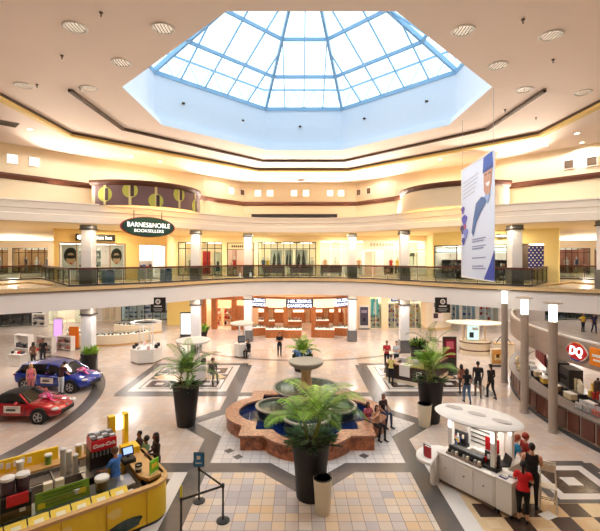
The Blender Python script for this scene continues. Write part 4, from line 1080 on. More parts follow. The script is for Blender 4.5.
# ================================================================= PLANTS
m_leaf = [M('palm_leaf_%d' % i, c, .5, var=.25, scale=3) for i, c in enumerate(((84,130,44),(140,186,58),(56,98,42),(172,204,84)))]
m_stemg = M('palm_stem', (130,140,70), .6, var=.15); m_soil = M('soil', (56,44,36), .9, var=.2); m_pot = M('pot_black', (24,19,18), .55, var=.1)
def frond(base, az, el, L, m, n=22, leaf=.42, wl=.009, droop=1.0, seed=0):
    R = random.Random(seed); q = MB()
    pts = []; p = Vector(base); d = Vector((math.cos(az)*math.cos(el), math.sin(az)*math.cos(el), math.sin(el)))
    for i in range(n+1):
        pts.append(p.copy()); d = (d+Vector((0,0,-.10*droop*(i/n+.15)))).normalized(); p = p+d*(L/n)
    q.tube(pts, .012, m_stemg, 5, [.018*(1-.8*i/n) for i in range(n+1)])
    for i in range(3, n+1):
        for half in (0, .5):
            if i == n and half: continue
            a_ = pts[i] if not half else (pts[i]+pts[min(i+1, n)])/2
            t = (pts[min(i+1,n)]-pts[i-1]).normalized(); side = t.cross(Vector((0,0,1)))
            if side.length < .05: side = Vector((1,0,0))
            side.normalize(); up = side.cross(t)
            ll = leaf*math.sin(PI*min(1,(i+half)/n*.86+.14))**.7*(.85+.3*R.random())
            for s_ in (-1, 1):
                dr = (side*s_*.8+t*.62+up*.22+Vector((0,0,-.12))).normalized()
                w_ = t*wl*(.8+.4*R.random())
                mid = a_+dr*ll*.55+Vector((0,0,.01)); tip = a_+dr*ll+Vector((0,0,-.22*ll*droop))
                q.add([a_-w_*.4, a_+w_*.4, mid+w_, mid-w_, tip], [(0,1,2,3),(3,2,4)], m)
    return q
def planter_mesh(t, h, r0, r1, m, n=32):
    q = MB(); q.lathe([(r0*.96,0),(r0,.04),(r1*.86,h*.55),(r1,h-.12),(r1+.02,h-.04),(r1,h),(r1-.07,h),(r1-.09,h-.12)], m, n=n); q.build('pot', t, smooth=True)
    q = MB(); q.lathe([(0,h-.1),(r1-.08,h-.12)], m_soil, n=24); q.build('soil', t)
def palm(loc, h, r0, r1, label, nf, L, seed, stems=3, spread=1.0, pal=(0,1,2), leaf=.42, under=0, wl=.0095, eln=(.35,1.4), hand=None):
    R = random.Random(seed)
    t = thing('potted_palm', label, 'potted palm', (*loc, 0)); planter_mesh(t, h, r0, r1, m_pot)
    tops = []
    for k in range(stems):
        a_ = R.random()*6.3; rr = .16*R.random() if stems > 1 else 0; b0 = Vector((rr*math.cos(a_), rr*math.sin(a_), h-.12)); tp = b0+Vector((.18*math.cos(a_)*spread, .18*math.sin(a_)*spread, .35+.5*R.random()))
        q = MB(); q.tube([b0, (b0+tp)/2+Vector((.01,0,0)), tp], .03, m_stemg, 7, [.045,.036,.028]); q.build('stem', t, smooth=True); tops.append(tp)
    for k in range(nf):
        b0 = tops[k % stems]; az = k*2.39996+R.random()*.5; el = eln[0]+(eln[1]-eln[0])*((k/nf)**.8)
        LL = L*(.75+.4*R.random())
        if hand: az, el, LL = hand[k]
        frond(b0, az, el, LL, m_leaf[pal[k % len(pal)]], leaf=leaf, droop=spread*(.8+.5*R.random()), seed=seed*100+k, wl=wl).build('frond', t)
    if under:
        q = MB()
        for k in range(under):
            a_, rr = R.random()*6.3, (r1+.06)*math.sqrt(R.random()); z = h-.1+R.random()*.22-.1*(rr > r1)
            p = Vector((rr*math.cos(a_), rr*math.sin(a_), z)); d = Vector((math.cos(a_), math.sin(a_), .8*R.random())).normalized(); s_ = d.cross(Vector((0,0,1))).normalized()*.045; l_ = .24+.16*R.random()
            q.add([p, p+d*l_*.5+s_, p+d*l_+Vector((0,0,-.05)), p+d*l_*.5-s_], [(0,1,2,3)], m_leaf[2])
        o = q.build('underplanting', t); o['kind'] = 'stuff'
    return t
palm(G(186,425), 1.75, .38, .56, 'bushy palm in a tall tapered dark pot left of the fountain', 22, 1.5, 3, 5, .85, (0,2,0,1), under=90)
palm((.37,12.35), 1.75, .44, .58, 'bright green palm in a tall dark pot in front of the fountain', 16, 1.5, 5, 3, 1.2, (1,0,3), .5, under=320, wl=.0125, hand=[(.25,.95,1.95),(.6,.8,1.75),(2.75,1.05,1.6),(-.5,.65,1.4),(-1.2,.75,1.35),(-2.0,.7,1.35),(-2.6,.6,1.4),(3.3,.6,1.35),(1.5,1.0,1.3),(-1.57,.95,1.3),(0,.5,1.5),(-.25,.85,1.55),(2.2,.8,1.3),(-.9,.95,1.4),(-2.3,1.0,1.4),(.9,.6,1.4)])
palm((5.78,17.95), 1.85, .38, .56, 'palm in a tall dark pot behind the white bin right of the fountain', 18, 1.35, 8, 4, .95, (1,3,0), under=90)
def shrubpot(loc, h, r0, r1, label, ph, n, seed, cols=(3,1), flowers=None, mp=None):
    R = random.Random(seed); t = thing('potted_shrub', label, 'potted shrub', (*loc, 0)); planter_mesh(t, h, r0, r1, mp or m_pot)
    q = MB()
    for k in range(n):
        a_, e_ = R.random()*6.3, .3+1.25*R.random(); d = Vector((math.cos(a_)*math.cos(e_), math.sin(a_)*math.cos(e_), math.sin(e_))); b0 = Vector((r1*.7*math.cos(a_)*R.random(), r1*.7*math.sin(a_)*R.random(), h-.1))
        l_ = ph*(.6+.5*R.random()); s_ = d.cross(Vector((.1,.2,1))).normalized()*.05
        q.add([b0-s_*.3, b0+s_*.3, b0+d*l_*.6+s_, b0+d*l_+Vector((0,0,-.1*l_)), b0+d*l_*.6-s_], [(0,1,2,4),(4,2,3)], m_leaf[cols[k % len(cols)]])
    o = q.build('foliage', t)
    if flowers:
        q = MB()
        for k in range(70):
            a_, rr = R.random()*6.3, r1*.95*R.random()**.5; q.ball((rr*math.cos(a_), rr*math.sin(a_), h+.05+.25*R.random()), .06+.03*R.random(), flowers[k % len(flowers)], 6)
        o = q.build('flowers', t); o['kind'] = 'stuff'
    return t
shrubpot(G(89,372.5), 1.2, .38, .48, 'small yellow green shrub in a black pot in front of the left column', .75, 160, 4, (3,3,1))
t = shrubpot((.25,26.0), 1.0, .5, .66, 'round dark planter with blue flowers and a small palm behind the fountain', .45, 420, 6, (2,2,0), (M('petal_blue', (120,170,230), .6), M('petal_white', (230,236,246), .6), M('petal_sky', (90,130,210), .6)))
for k in range(13): frond((0,0,1.1), k*2.4, .55+.9*k/13, 1.25, m_leaf[(0,1,3)[k % 3]], leaf=.4, seed=900+k, wl=.014).build('frond', t)
shrubpot((8.45,28.9), 1.0, .5, .62, 'dark leafy shrub in a black pot in front of the right ground column', .72, 320, 9, (2,2,3))
palm((9.0,27.6), .8, .4, .5, 'arching palm behind the dark kiosk', 9, 1.9, 12, 2, 1.25, (2,0))
shrubpot(G(203,339), .7, .3, .4, 'small potted shrub right of the left ground column', .95, 120, 14, (3,0))
def bin_round(loc, h, r0, r1, label):
    t = thing('litter_bin', label, 'bin', (*loc, 0)); m = M('bin_cream', (232,222,196), .45, var=.03)
    q = MB(); q.lathe([(r0,0),(r0+.01,.03),(r1,h-.06),(r1+.01,h),(r1-.03,h),(r1-.05,h-.06)], m, n=32); q.build('body', t, smooth=True)
    q = MB(); q.lathe([(.0,h-.08),(r1-.04,h-.05)], m_black, n=28); q.build('liner', t)
    q = MB(); q.lathe([(r1-.06,h-.01),(r1-.045,h+.025),(r1-.01,h+.02),(r1,h-.01)], m_black, n=32); q.build('lid_ring', t, smooth=True)
bin_round((.69,11.55), .98, .2, .27, 'cream round litter bin against the front palm pot')
bin_round(G(424.5,426), .95, .22, .3, 'cream round litter bin in front of the right palm pot')
# ================================================================= STANCHIONS
def stanchion(loc, label, sign=None):
    t = thing('belt_stanchion', label, 'stanchion', (*loc, 0))
    q = MB(); q.lathe([(0,0),(.18,0),(.18,.03),(.05,.055),(0,.06)], m_black, n=24); q.build('base', t, smooth=True)
    q = MB(); q.cyl((0,0,.03),(0,0,.98),.028,m_black,n=12); q.build('post', t)
    q = MB(); q.cyl((0,0,.92),(0,0,1.02),.042,m_black,n=12); q.build('belt_head', t)
    if sign == 'blue':
        q = MB(); q.box((0,0,1.24),(.31,.025,.42), m_black); s_ = q.build('sign_frame', t)
        q = MB(); q.box((0,-.016,1.24),(.27,.008,.38), M('sign_blue', (50,130,190), .4)); q.build('sign_face', s_)
        q = MB(); q.box((-.01,-.022,1.3),(.11,.005,.11), m_white).box((0,-.022,1.14),(.19,.005,.03), m_white); q.build('sign_print', s_)
    elif sign:
        q = MB(); q.box((0,0,1.16),(.06,.03,.3), M('tag_yellow', (230,210,30), .5)); q.build('tag', t)
SA, SB, SCc = G(199,501.5), G(223,521), (-3.02,10.55)
stanchion(SA, 'black belt post topped by a small blue sign', 'blue'); stanchion(SB, 'black belt post nearest the front bin, standing without a sign'); stanchion(SCc, 'black belt post with a yellow tag beside the yellow kiosk', 'y')
for a_, b_, nm in ((SA,SB,'from the blue signed post to the plain post'),(SB,SCc,'from the plain post to the yellow tagged post')):
    a_, b_ = Vector(a_), Vector(b_); d = (b_-a_).normalized()*.045; q = MB(); q.bar((*(a_+d),.955),(*(b_-d),.955),.012,.06,m_black)
    o = q.build('queue_belt', at=(*a_, .95)); tag(o, f'black queue belt stretched {nm}', 'belt')
# ================================================================= CARS
def car(label, loc, rz, paint, st, gh, L, wb, wr, softtop=False, W=.89):
    t = thing('car', label, 'car', (*loc, 0), rz)
    mp_ = M('car_paint_%d' % paint[0], paint, .22, .25, coat=1, var=.02); mg = M('car_glass', (16,20,26), .06, spec=.8); mf = M('soft_top', (26,24,26), .8); mdk = M('car_black', (14,14,15), .5)
    def sect(x, w, zl, zb, bul=1.0):
        return [(x,0,zl),(x,w*.84,zl),(x,w*.97,zl+.16),(x,w*1.0*bul,zl+.38*(zb-zl)+.08),(x,w*.97,zb-.12),(x,w*.9,zb-.03),(x,w*.6,zb+.012),(x,0,zb+.03)]
    rows = []
    for x, w, zl, zb in st:
        s_ = sect(x, w*W/.89, zl, zb); rows.append(s_+[(p[0],-p[1],p[2]) for p in reversed(s_[1:-1])])
    q = MB(); q.grid(rows, mp_, closed=True); q.poly3(rows[0][::-1], mp_).poly3(rows[-1], mp_)
    body = q.build('body', t, smooth=True, ang=60)
    md = body.modifiers.new('sub', 'SUBSURF'); md.levels = 2; md.render_levels = 2
    rows = []
    for x, wb_, zb, wt, zt in gh: rows.append([(x,wb_,zb),(x,wb_*.97,zb+(zt-zb)*.3),(x,wt,zt-.05*(zt-zb)-.01),(x,wt*.8,zt),(x,0,zt+.02),(x,-wt*.8,zt),(x,-wt,zt-.05*(zt-zb)-.01),(x,-wb_*.97,zb+(zt-zb)*.3),(x,-wb_,zb)])
    gl = MB(); rf = MB()
    i0, i1 = (1, len(rows)-2)
    for i in range(len(rows)-1):
        for j in range(8):
            roof = j in (2,3,4,5) and i0 <= i < i1
            tgt, mm_ = (rf, mf if softtop else mp_) if roof else (gl, mf if (softtop and i < 2) else mg)
            tgt.add([rows[i][j], rows[i][j+1], rows[i+1][j+1], rows[i+1][j]], [(0,1,2,3)], mm_)
    gl.build('windows', t, smooth=True); rf.build('soft_top' if softtop else 'roof', t, smooth=True)
    # pillars
    q = MB()
    for s_ in (-1, 1):
        for i in ((2,) if softtop else (1, 3)):
            a_, b_ = rows[i][0 if s_ > 0 else 8], rows[i][2 if s_ > 0 else 6]; q.bar(Vector(a_)+Vector((0,.01*s_,0)), Vector(b_)+Vector((0,.01*s_,0)), .06, .03, mp_ if not softtop else mf)
        a_, b_ = rows[-1][0 if s_ > 0 else 8], rows[-2][2 if s_ > 0 else 6]; q.bar(Vector(a_)+Vector((0,.012*s_,.01)), Vector(b_)+Vector((0,.012*s_,.01)), .06, .04, mp_)
    q.build('pillar', t)
    for x in (-wb/2, wb/2):
        for s_ in (-1, 1):
            y = s_*(W-.10)
            q = MB(); q.cyl((x,s_*(W+.006),wr+.02),(x,s_*.5,wr+.02),wr+.06,mdk,n=28); q.build('wheel_arch', t, smooth=True)
            q = MB(); T = Matrix.Translation((x, y, wr)) @ Matrix.Rotation(PI/2, 4, 'X')
            q.lathe([(wr*.62,-.11),(wr*.9,-.12),(wr,-.08),(wr,.08),(wr*.9,.12),(wr*.62,.11)], M('tyre', (24,24,25), .8), n=32, T=T); wh = q.build('wheel', t, smooth=True)
            q = MB(); f_ = -.12*s_
            q.lathe([(wr*.66,f_),(wr*.58,f_*.97)], M('rim_silver', (196,198,204), .25, .8), n=32, T=T, caps=False)
            for k in range(5):
                for dk in (-.11, .11):
                    a_ = 2*PI*k/5+dk; q.bar(T @ Vector((.04*math.cos(a_),.04*math.sin(a_),f_)), T @ Vector((wr*.64*math.cos(a_),wr*.64*math.sin(a_),f_)), .028, .028, M('rim_silver'))
            q.lathe([(0,f_*1.03),(.05,f_*1.02)], M('rim_silver'), n=14, T=T); q.build('rim', wh)
    for s_ in (-1, 1):
        xh = st[-3][0]; 
        q = MB(); q.ball((xh+.07, s_*W*.70, st[-3][3]-.08), (.17,.16,.055), M('headlight', (236,240,244), .1, .3), 14); q.build('headlight', t, smooth=True)
        q = MB(); q.ball((st[1][0]+.02, s_*W*.76, st[1][3]-.12), (.1,.14,.06), M('taillight', (150,10,16), .2), 12); q.build('taillight', t, smooth=True)
        q = MB(); q.ball((gh[-2][0]+.12, s_*(W+.08), gh[-1][2]+.1), (.09,.1,.065), mp_, 12); q.build('mirror', t, smooth=True)
        q = MB(); q.box((-.25,s_*(W*.985),st[len(st)//2][3]-.17),(.18,.02,.03), mp_, bev=.008); q.build('door_handle', t)
        q = MB()
        for x in (-.75, .55): q.box((x,s_*(W*.985),.58),(.012,.012,.48), mdk)
        q.build('door_seam', t)
    xn = st[-1][0]
    q = MB(); q.box((xn-.035,0,.42),(.1,W*1.05,.2), mdk, bev=.04); q.build('grille', t)
    q = MB(); q.ball((xn-.03,0,.60),(.03,.08,.05), m_steel, 12); q.build('emblem', t)
    q = MB(); q.box((0,-(W+.012),.62),(.75,.012,.3), m_white).box((-.05,-(W+.02),.60),(.42,.006,.09), m_dark).box((.05,-(W+.02),.70),(.5,.006,.03), M('letter_grey')); q.build('door_placard', t)
    return t
hatch = [(-2.2,.62,.42,.72),(-2.14,.78,.3,.92),(-1.85,.86,.24,.99),(-1.2,.89,.22,.98),(-.3,.89,.22,.96),(.6,.89,.22,.95),(1.15,.89,.22,.93),(1.6,.87,.22,.86),(1.95,.80,.24,.77),(2.13,.68,.28,.68),(2.2,.52,.34,.58)]
hgh = [(-2.08,.72,.9,.55,1.0),(-1.72,.82,.95,.62,1.36),(-.9,.84,.95,.64,1.46),(-.1,.84,.94,.64,1.46),(.45,.83,.93,.62,1.36),(1.22,.76,.9,.6,.95)]
road = [(-1.93,.60,.38,.62),(-1.86,.76,.28,.78),(-1.5,.84,.22,.86),(-.9,.86,.2,.86),(-.2,.85,.2,.83),(.4,.85,.2,.83),(.95,.87,.2,.84),(1.35,.86,.2,.78),(1.68,.78,.22,.68),(1.86,.64,.26,.58),(1.94,.46,.32,.5)]
rgh = [(-1.15,.66,.82,.5,.9),(-.85,.7,.83,.52,1.13),(-.35,.72,.83,.54,1.22),(.02,.72,.83,.54,1.2),(.1,.72,.83,.54,1.19),(.62,.72,.82,.56,.86)]
def bow(loc, rz, label, sc=1.0):
    t = thing('gift_bow', label, 'bow', loc, rz); mpk = M('ribbon_pink', (236,60,150), .3, coat=.5); mpl = M('ribbon_pale', (250,190,220), .3)
    for k in range(8):
        a_ = k*PI/4+.2; q = MB(); rows = []
        for i in range(9):
            th = PI*i/8; rr = .06+.34*math.sin(th/1)*(.9 if k % 2 else .7); zz = .03+.2*(1-math.cos(th))*.5*(1.2 if k % 2 else .7); w_ = .09*(.3+.7*math.sin(th))
            rr = .36*math.sin(th)*(1 if k % 2 else .75)
            rows.append([(rr*math.cos(a_)-w_*math.sin(a_), rr*math.sin(a_)+w_*math.cos(a_), zz), (rr*math.cos(a_)+w_*math.sin(a_), rr*math.sin(a_)-w_*math.cos(a_), zz)])
        rows = [[tuple(Vector(p)*sc) for p in r] for r in rows]
        q.grid(rows, mpk if k % 2 else mpl); q.build('loop', t, smooth=True)
    for a_ in (.5, -.5, PI-.4):
        q = MB(); rows = []
        for i in range(6): u = i/5; rows.append([tuple(sc*Vector(((.9*u)*math.cos(a_)-.06*math.sin(a_), (.9*u)*math.sin(a_)+.06*math.cos(a_), .05-.05*u+.03*math.sin(6*u)))), tuple(sc*Vector(((.9*u)*math.cos(a_)+.06*math.sin(a_), (.9*u)*math.sin(a_)-.06*math.cos(a_), .05-.05*u+.03*math.sin(6*u))))])
        q.grid(rows, mpk); q.build('ribbon_tail', t, smooth=True)
    q = MB(); q.ball((0,0,.12*sc),.07*sc,mpk,10); q.build('knot', t, smooth=True)
BC, BR_ = (-13.25,22.7), -.16
car('blue five door hatchback with a pink bow on its bonnet', BC, BR_, (16,54,170), hatch, hgh, 4.4, 2.7, .33)
RCc, RR_ = (-12.3,18.55), -.06
car('red two seat roadster with black soft top near the left edge', RCc, RR_, (182,16,36), road, rgh, 3.9, 2.31, .31, True, .87)
def onl(c, r, x, y): return (c[0]+x*math.cos(r)-y*math.sin(r), c[1]+x*math.sin(r)+y*math.cos(r))
bow((*onl(BC,BR_,1.45,0), .93), BR_, 'pink ribbon bow on the bonnet of the blue hatchback', .85)
bow((*onl(RCc,RR_,.95,0), .86), RR_, 'pink ribbon bow on the bonnet of the red roadster', .85)
# ================================================================= CURVED FOOD COUNTER AT RIGHT
DC = Vector((23.8,17.75))
def dq(an, r): a_ = math.radians(an); return (DC.x+r*math.cos(a_), DC.y+r*math.sin(a_))
def arcp(r, a0, a1, n=24): return [dq(a0+(a1-a0)*i/n, r) for i in range(n+1)]
ct = thing('serving_counter', 'long curved serving counter with dark wood panels behind the light posts', 'counter', dq(180,13))
m_frm = M('counter_frame', (176,160,146), .4, var=.05)
q = MB(); q.loft(arcp(13.02,134,206), [(0,0),(0,.16)], m_dark); q.build('kick', ct, world=True)
for k in range(24):
    a0 = 134+3*k; tall = 176.5 < a0+1.5 < 183.5; zt_ = 1.05
    p = dq(a0+1.5, 12.95); an = math.radians(a0+1.5)
    T = Matrix.Translation((*p, 0)) @ Matrix.Rotation(an+PI/2, 4, 'Z')
    q = MB(); q.box((0,.04,.6),(.68,.04,.9), m_frm, T=T); fr_ = q.build('panel_frame', ct, world=True)
    q = MB(); q.box((0,0,.6),(.58 if not tall else .66,.06,.74 if not tall else .88), m_dkwood, T=BASE[ct.name].inverted() @ T); q.build('wood_panel', fr_)
q = MB(); 
a_o, a_i = arcp(13.08,134,206), arcp(12.3,134,206)
q.grid([[(*p,1.05) for p in a_o],[(*p,1.11) for p in a_o],[(*p,1.11) for p in a_i],[(*p,1.05) for p in a_i]], M('counter_top', (128,118,112), .3, var=.1)); q.build('worktop', ct, world=True)
def boxz(p0, z): return (p0[0], p0[1], z)
bk = thing('bulkhead', 'curved beige bulkhead ring above the food counter', 'bulkhead', (*dq(185,12.6),3.1))
m_bulk = M('bulkhead_beige', (172,154,142), .55, var=.04, scale=2)
q = MB(); a_o, a_i = arcp(13.0,146,206,36), arcp(12.75,146,206,36)
q.grid([[(*p,2.97) for p in a_o],[(*p,3.93) for p in a_o],[(*p,3.93) for p in a_i],[(*p,2.97) for p in a_i],[(*p,2.97) for p in a_o]], m_bulk); q.build('fascia', bk, world=True)
q = MB(); q.tube([(*p,3.97) for p in arcp(12.9,143,206,40)], .05, m_white, 8); q.build('top_tube', bk, world=True, smooth=True)
q = MB()
for k in range(12): q.tube([(*p,3.1+.0*k) for p in arcp(13.012,146,206,40)], .008, m_frm, 4) if k == 0 else None
q.tube([(*p,3.45) for p in arcp(13.01,146,206,40)], .008, m_frm, 4); q.build('joint_line', bk, world=True)
for an, nm in ((154,'leftmost, farthest along the food counter'),(174.6,'middle, left of the wood cabinet'),(183.8,'nearest, right of the wood cabinet')):
    p = dq(an, {154:13.3,174.6:13.38,183.8:13.36}[an]); t = thing('light_post', f'tall square light post with glowing top, {nm}', 'light post', (*p, 0), rz=math.radians(an))
    mpst = M('post_taupe', (168,154,142), .5, var=.05)
    q = MB(); q.lathe([(.2,0),(.2,.06),(.17,.1),(.17,4.55)], mpst, n=24); q.build('shaft', t, smooth=True)
    q = MB(); q.lathe([(.15,4.55),(.15,5.22)], M('post_glow', (255,250,238), emit=4), n=24); q.build('lantern', t, smooth=True)
    q = MB(); q.lathe([(.08,5.23),(.2,5.26),(.36,5.30),(.36,5.33),(.1,5.36),(0,5.37)], mpst, n=24); q.build('cap', t, smooth=True)
    q = MB(); q.bar((-.15,0,3.5),(-.85 if an > 160 else -.7,0,3.5),.06,.06,m_frm); q.build('arm', t)
# oval red logo sign and orange square
def logo(an, z):
    p = dq(an, 13.07); T = FACE((*p, z), math.radians(an)) @ Matrix.Diagonal((.7,.8,1,1))
    t = thing('logo_sign', 'red lens shaped DQ logo sign on the curved bulkhead', 'sign', (*p, z))
    def lens(w, h, dx=0, dy=0): 
        R_ = (w*w/4+h*h/4)/h; n = 14; a0 = math.asin(w/2/R_); up = [(dx+R_*math.sin(s_), dy+R_*math.cos(s_)-(R_-h/2)) for s_ in [-a0+2*a0*i/n for i in range(n+1)]]
        dn = [(x, 2*dy-y) for x, y in reversed(up[1:-1])]; return up+dn
    def pl(pts, zz, th, m, nm_, par): q_ = MB(); q_.prism(pts, zz, zz+th, m, T=T); return q_.build(nm_, par, world=True)
    pl(lens(1.55,.92), 0, .04, m_white, 'rim', t)
    pl(lens(1.45,.82), .03, .03, M('logo_red', (216,26,36), .35, emit=0), 'red_lens', t)
    pl([(x*1.35, .2+y) for x, y in [(-.3,.16),(-.05,.26),(.2,.24),(.42,.1),(.2,.18),(-.05,.2)]], .06, .015, M('logo_orange', (246,140,30), .35), 'orange_swoosh', t)
    pl([(x*1.35, -.2-y) for x, y in [(-.42,.1),(-.2,.22),(.05,.27),(.28,.17),(.05,.19),(-.2,.16)]], .06, .015, M('logo_blue', (30,90,180), .35), 'blue_swoosh', t)
    text('lettering', 'DQ', .58, m_signw, BASE[t.name].inverted() @ T @ Matrix.Translation((0,0,.075)) @ Matrix(((1,.18,0,0),(0,1,0,0),(0,0,1,0),(0,0,0,1))), t, bold=.02)
logo(187.9, 3.52)
p = dq(192.0, 13.06); t = thing('square_sign', 'orange square sign right of the red logo at the edge', 'sign', (*p, 3.5), rz=math.radians(192.0)+PI/2)
q = MB(); q.box((0,0,0),(.75,.06,.66), M('logo_orange'), bev=.02); q.build('sign_board', t); q = MB(); q.box((0,-.04,.05),(.5,.02,.1), m_white).box((0,-.04,-.12),(.4,.02,.07), m_white); q.build('lettering', t)
# behind the counter
def island(an0, an1, r, w, label, h=.95, m=None):
    t = thing('back_counter', label, 'counter', dq((an0+an1)/2, r)); a_o, a_i = arcp(r,an0,an1,10), arcp(r-w,an0,an1,10)
    q = MB(); q.grid([[(*p,0) for p in a_o],[(*p,h) for p in a_o],[(*p,h) for p in a_i],[(*p,0) for p in a_i]], m or m_dark); q.poly3([(*a_o[0],0),(*a_i[0],0),(*a_i[0],h),(*a_o[0],h)], m or m_dark).poly3([(*a_o[-1],0),(*a_i[-1],0),(*a_i[-1],h),(*a_o[-1],h)], m or m_dark); q.build('cabinet', t, world=True)
    q = MB(); q.grid([[(*p,h) for p in arcp(r+.03,an0,an1,10)],[(*p,h+.05) for p in arcp(r+.03,an0,an1,10)],[(*p,h+.05) for p in arcp(r-w-.03,an0,an1,10)],[(*p,h) for p in arcp(r-w-.03,an0,an1,10)]], m_steel); q.build('worktop', t, world=True)
island(150,176,11.2,.8,'steel topped back counter left of the drink machines'); island(177,200,10.9,.9,'steel topped back counter under the drink machines')
def machine(an, r, z, w, d, h, col, label, cat='machine', name='drink_machine', nozz=4, panel=None, group=None):
    p = dq(an, r); t = thing(name, label, cat, (*p, z), rz=math.radians(an)+PI/2, group=group); mc = M('machine_%d_%d_%d' % col, col, .4)
    q = MB(); q.box((0,0,h*.5),(w,d,h), mc, bev=.03); q.build('body', t)
    q = MB(); q.box((0,-d/2-.01,h*.75),(w*.9,.03,h*.35), panel or m_dark); q.build('front_panel', t)
    q = MB(); q.box((0,-d/2-.08,.03),(w*.9,.2,.05), m_steel); q.build('drip_tray', t)
    for k in range(nozz):
        q = MB(); q.cyl((-w*.4+w*.8*(k+.5)/nozz,-d/2-.07,h*.42),(-w*.4+w*.8*(k+.5)/nozz,-d/2-.07,h*.6),.025,m_black,n=8); q.build('nozzle', t)
    return t
machine(164,11.0,1.0,1.0,.6,.95,(40,36,36),'black machine with red panel left of the nearest light post',panel=M('menu_red', (150,24,34), .4))
machine(158.5,11.0,1.0,.9,.6,.8,(190,184,176),'steel machine behind the middle light post')
machine(170,10.9,1.0,1.0,.6,.9,(46,40,38),'dark machine in the middle of the food counter')
for i, an in enumerate((178.2,180.2,182.2,184.2)):
    p = dq(an, 10.6); t = thing('coffee_urn', 'brown steel drink urn in the row behind the food counter', 'urn', (*p,1.0), group='row of drink urns')
    q = MB(); q.lathe([(.15,0),(.16,.05),(.16,.62),(.13,.72),(.05,.78),(0,.8)], M('urn_brown', (98,80,70), .3, .6), n=20); q.build('tank', t, smooth=True); q = MB(); q.cyl((-.15,-.03,.14),(-.26,-.05,.12),.025,m_black,n=8); q.build('tap', t); q = MB(); q.cyl((0,0,.8),(0,0,.86),.05,m_black,n=10); q.build('lid_knob', t)
mb_ = thing('menu_board', 'dark red menu board hanging behind the food counter', 'menu board', (*dq(161,11.7),2.0), rz=math.radians(161)+PI/2)
q = MB(); q.box((0,0,0),(2.1,.08,.62), M('menu_frame', (90,20,26), .4), bev=.02); q.build('frame', mb_)
for k in range(5):
    q = MB(); q.box((-.8+.4*k,-.05,0),(.34,.02,.52), M('menu_red')); q.build('menu_panel', mb_)
for s_ in (-.9,.9):
    q = MB(); q.bar((s_,0,.3),(s_,0,1.2),.03,.03,m_dark); q.build('hanger', mb_)
um = thing('parasol', 'teal parasol top behind the food counter at the right edge', 'parasol', (*dq(190.2,9.6),0))
q = MB(); q.lathe([(.85,1.62),(.8,1.7),(.4,1.95),(0,2.1)], M('teal_cloth', (20,120,130), .7, var=.1), n=10); q.build('canopy', um); q = MB(); q.cyl((0,0,0),(0,0,1.9),.03,m_steel,n=8); q.build('pole', um); q = MB(); q.lathe([(0,0),(.25,0),(.25,.05),(.04,.1)], m_dark, n=16); q.build('base', um)
for i, (an, r, col, nm) in enumerate(((150,12.6,(236,206,140),'far end'),(152.2,12.65,(250,236,200),'second from the far end'),(156,12.6,(226,180,120),'third from the far end'),(160,12.65,(240,226,180),'fourth from the far end'),(166,12.6,(230,190,150),'left of the wood cabinet'),(186,12.6,(206,200,196),'right of the nearest post'),(187.8,12.6,(180,176,172),'second right of the nearest post'),(189.6,12.6,(196,120,110),'third right of the nearest post'),(191.4,12.6,(200,196,190),'at the right edge'))):
    p = dq(an, r); t = thing('condiment_rack', f'small counter rack of tubs on the food counter, {nm}', 'rack', (*p,1.11), rz=math.radians(an)+PI/2, group='racks on the food counter')
    q = MB(); q.box((0,0,.02),(.36,.3,.04), m_steel).box((0,.14,.18),(.36,.02,.34), M('rack_clear', (190,190,190), .3)); q.build('tray', t)
    for j in range(3):
        q = MB(); q.lathe([(.045,.04),(.055,.24),(.0,.26)], M('tub_%d_%d_%d' % col, col, .5), (-.12+.12*j,-.03,0), 10); q.build('tub', t)
CUPC = [(236,220,180),(250,240,220),(240,200,90),(200,60,50),(230,230,232),(120,90,70),(60,130,140),(216,190,150)]
for i in range(18):
    an = 153+2.35*i; p = dq(an+.6, 10.95 if an < 176 else 10.75); t = thing('cup_stack', 'stack of paper cups on the back counter of the food stall', 'cups', (*p,1.0), rz=an, group='cup stacks on the food stall back counter')
    c_ = CUPC[i % 8]; mc = M('cups_%d_%d_%d' % c_, c_, .6)
    for j in range(3):
        hh = random.uniform(.25,.55); q = MB(); q.lathe([(.06,0),(.075,hh),(.06,hh+.01)], mc, ((j-1)*.17,0,0), 12); q.build('cup_column', t, smooth=True)
for i in range(9):
    an = 151+5.6*i; p = dq(an, 11.9); c_ = CUPC[(i*3+1) % 8]
    t = thing('bread_box', 'small food box on the low shelf behind the serving counter', 'box', (*p,1.0), rz=math.radians(an)+PI/2, group='food boxes behind the serving counter'); mc = M('cups_%d_%d_%d' % c_, c_, .6)
    q = MB(); q.box((0,0,.12),(.5,.3,.24), mc, bev=.02); q.build('box', t); q = MB(); q.box((0,0,.25),(.52,.32,.03), m_white, bev=.01); q.build('lid', t)
    q = MB(); q.box((0,0,-.5),(.5,.3,1.0), m_dark); q.build('support', t)
tr_ = thing('serving_tray', 'yellow tray on the back counter under the teal parasol', 'tray', (*dq(189,10.4),1.0), rz=.3)
q = MB(); q.box((0,0,.02),(.7,.45,.03), m_yel, bev=.01); q.build('tray', tr_); q = MB(); q.tube([(-.35,-.22,.05),(.35,-.22,.05),(.35,.22,.05),(-.35,.22,.05),(-.35,-.22,.05)], .015, m_yel, 6); q.build('rim', tr_)
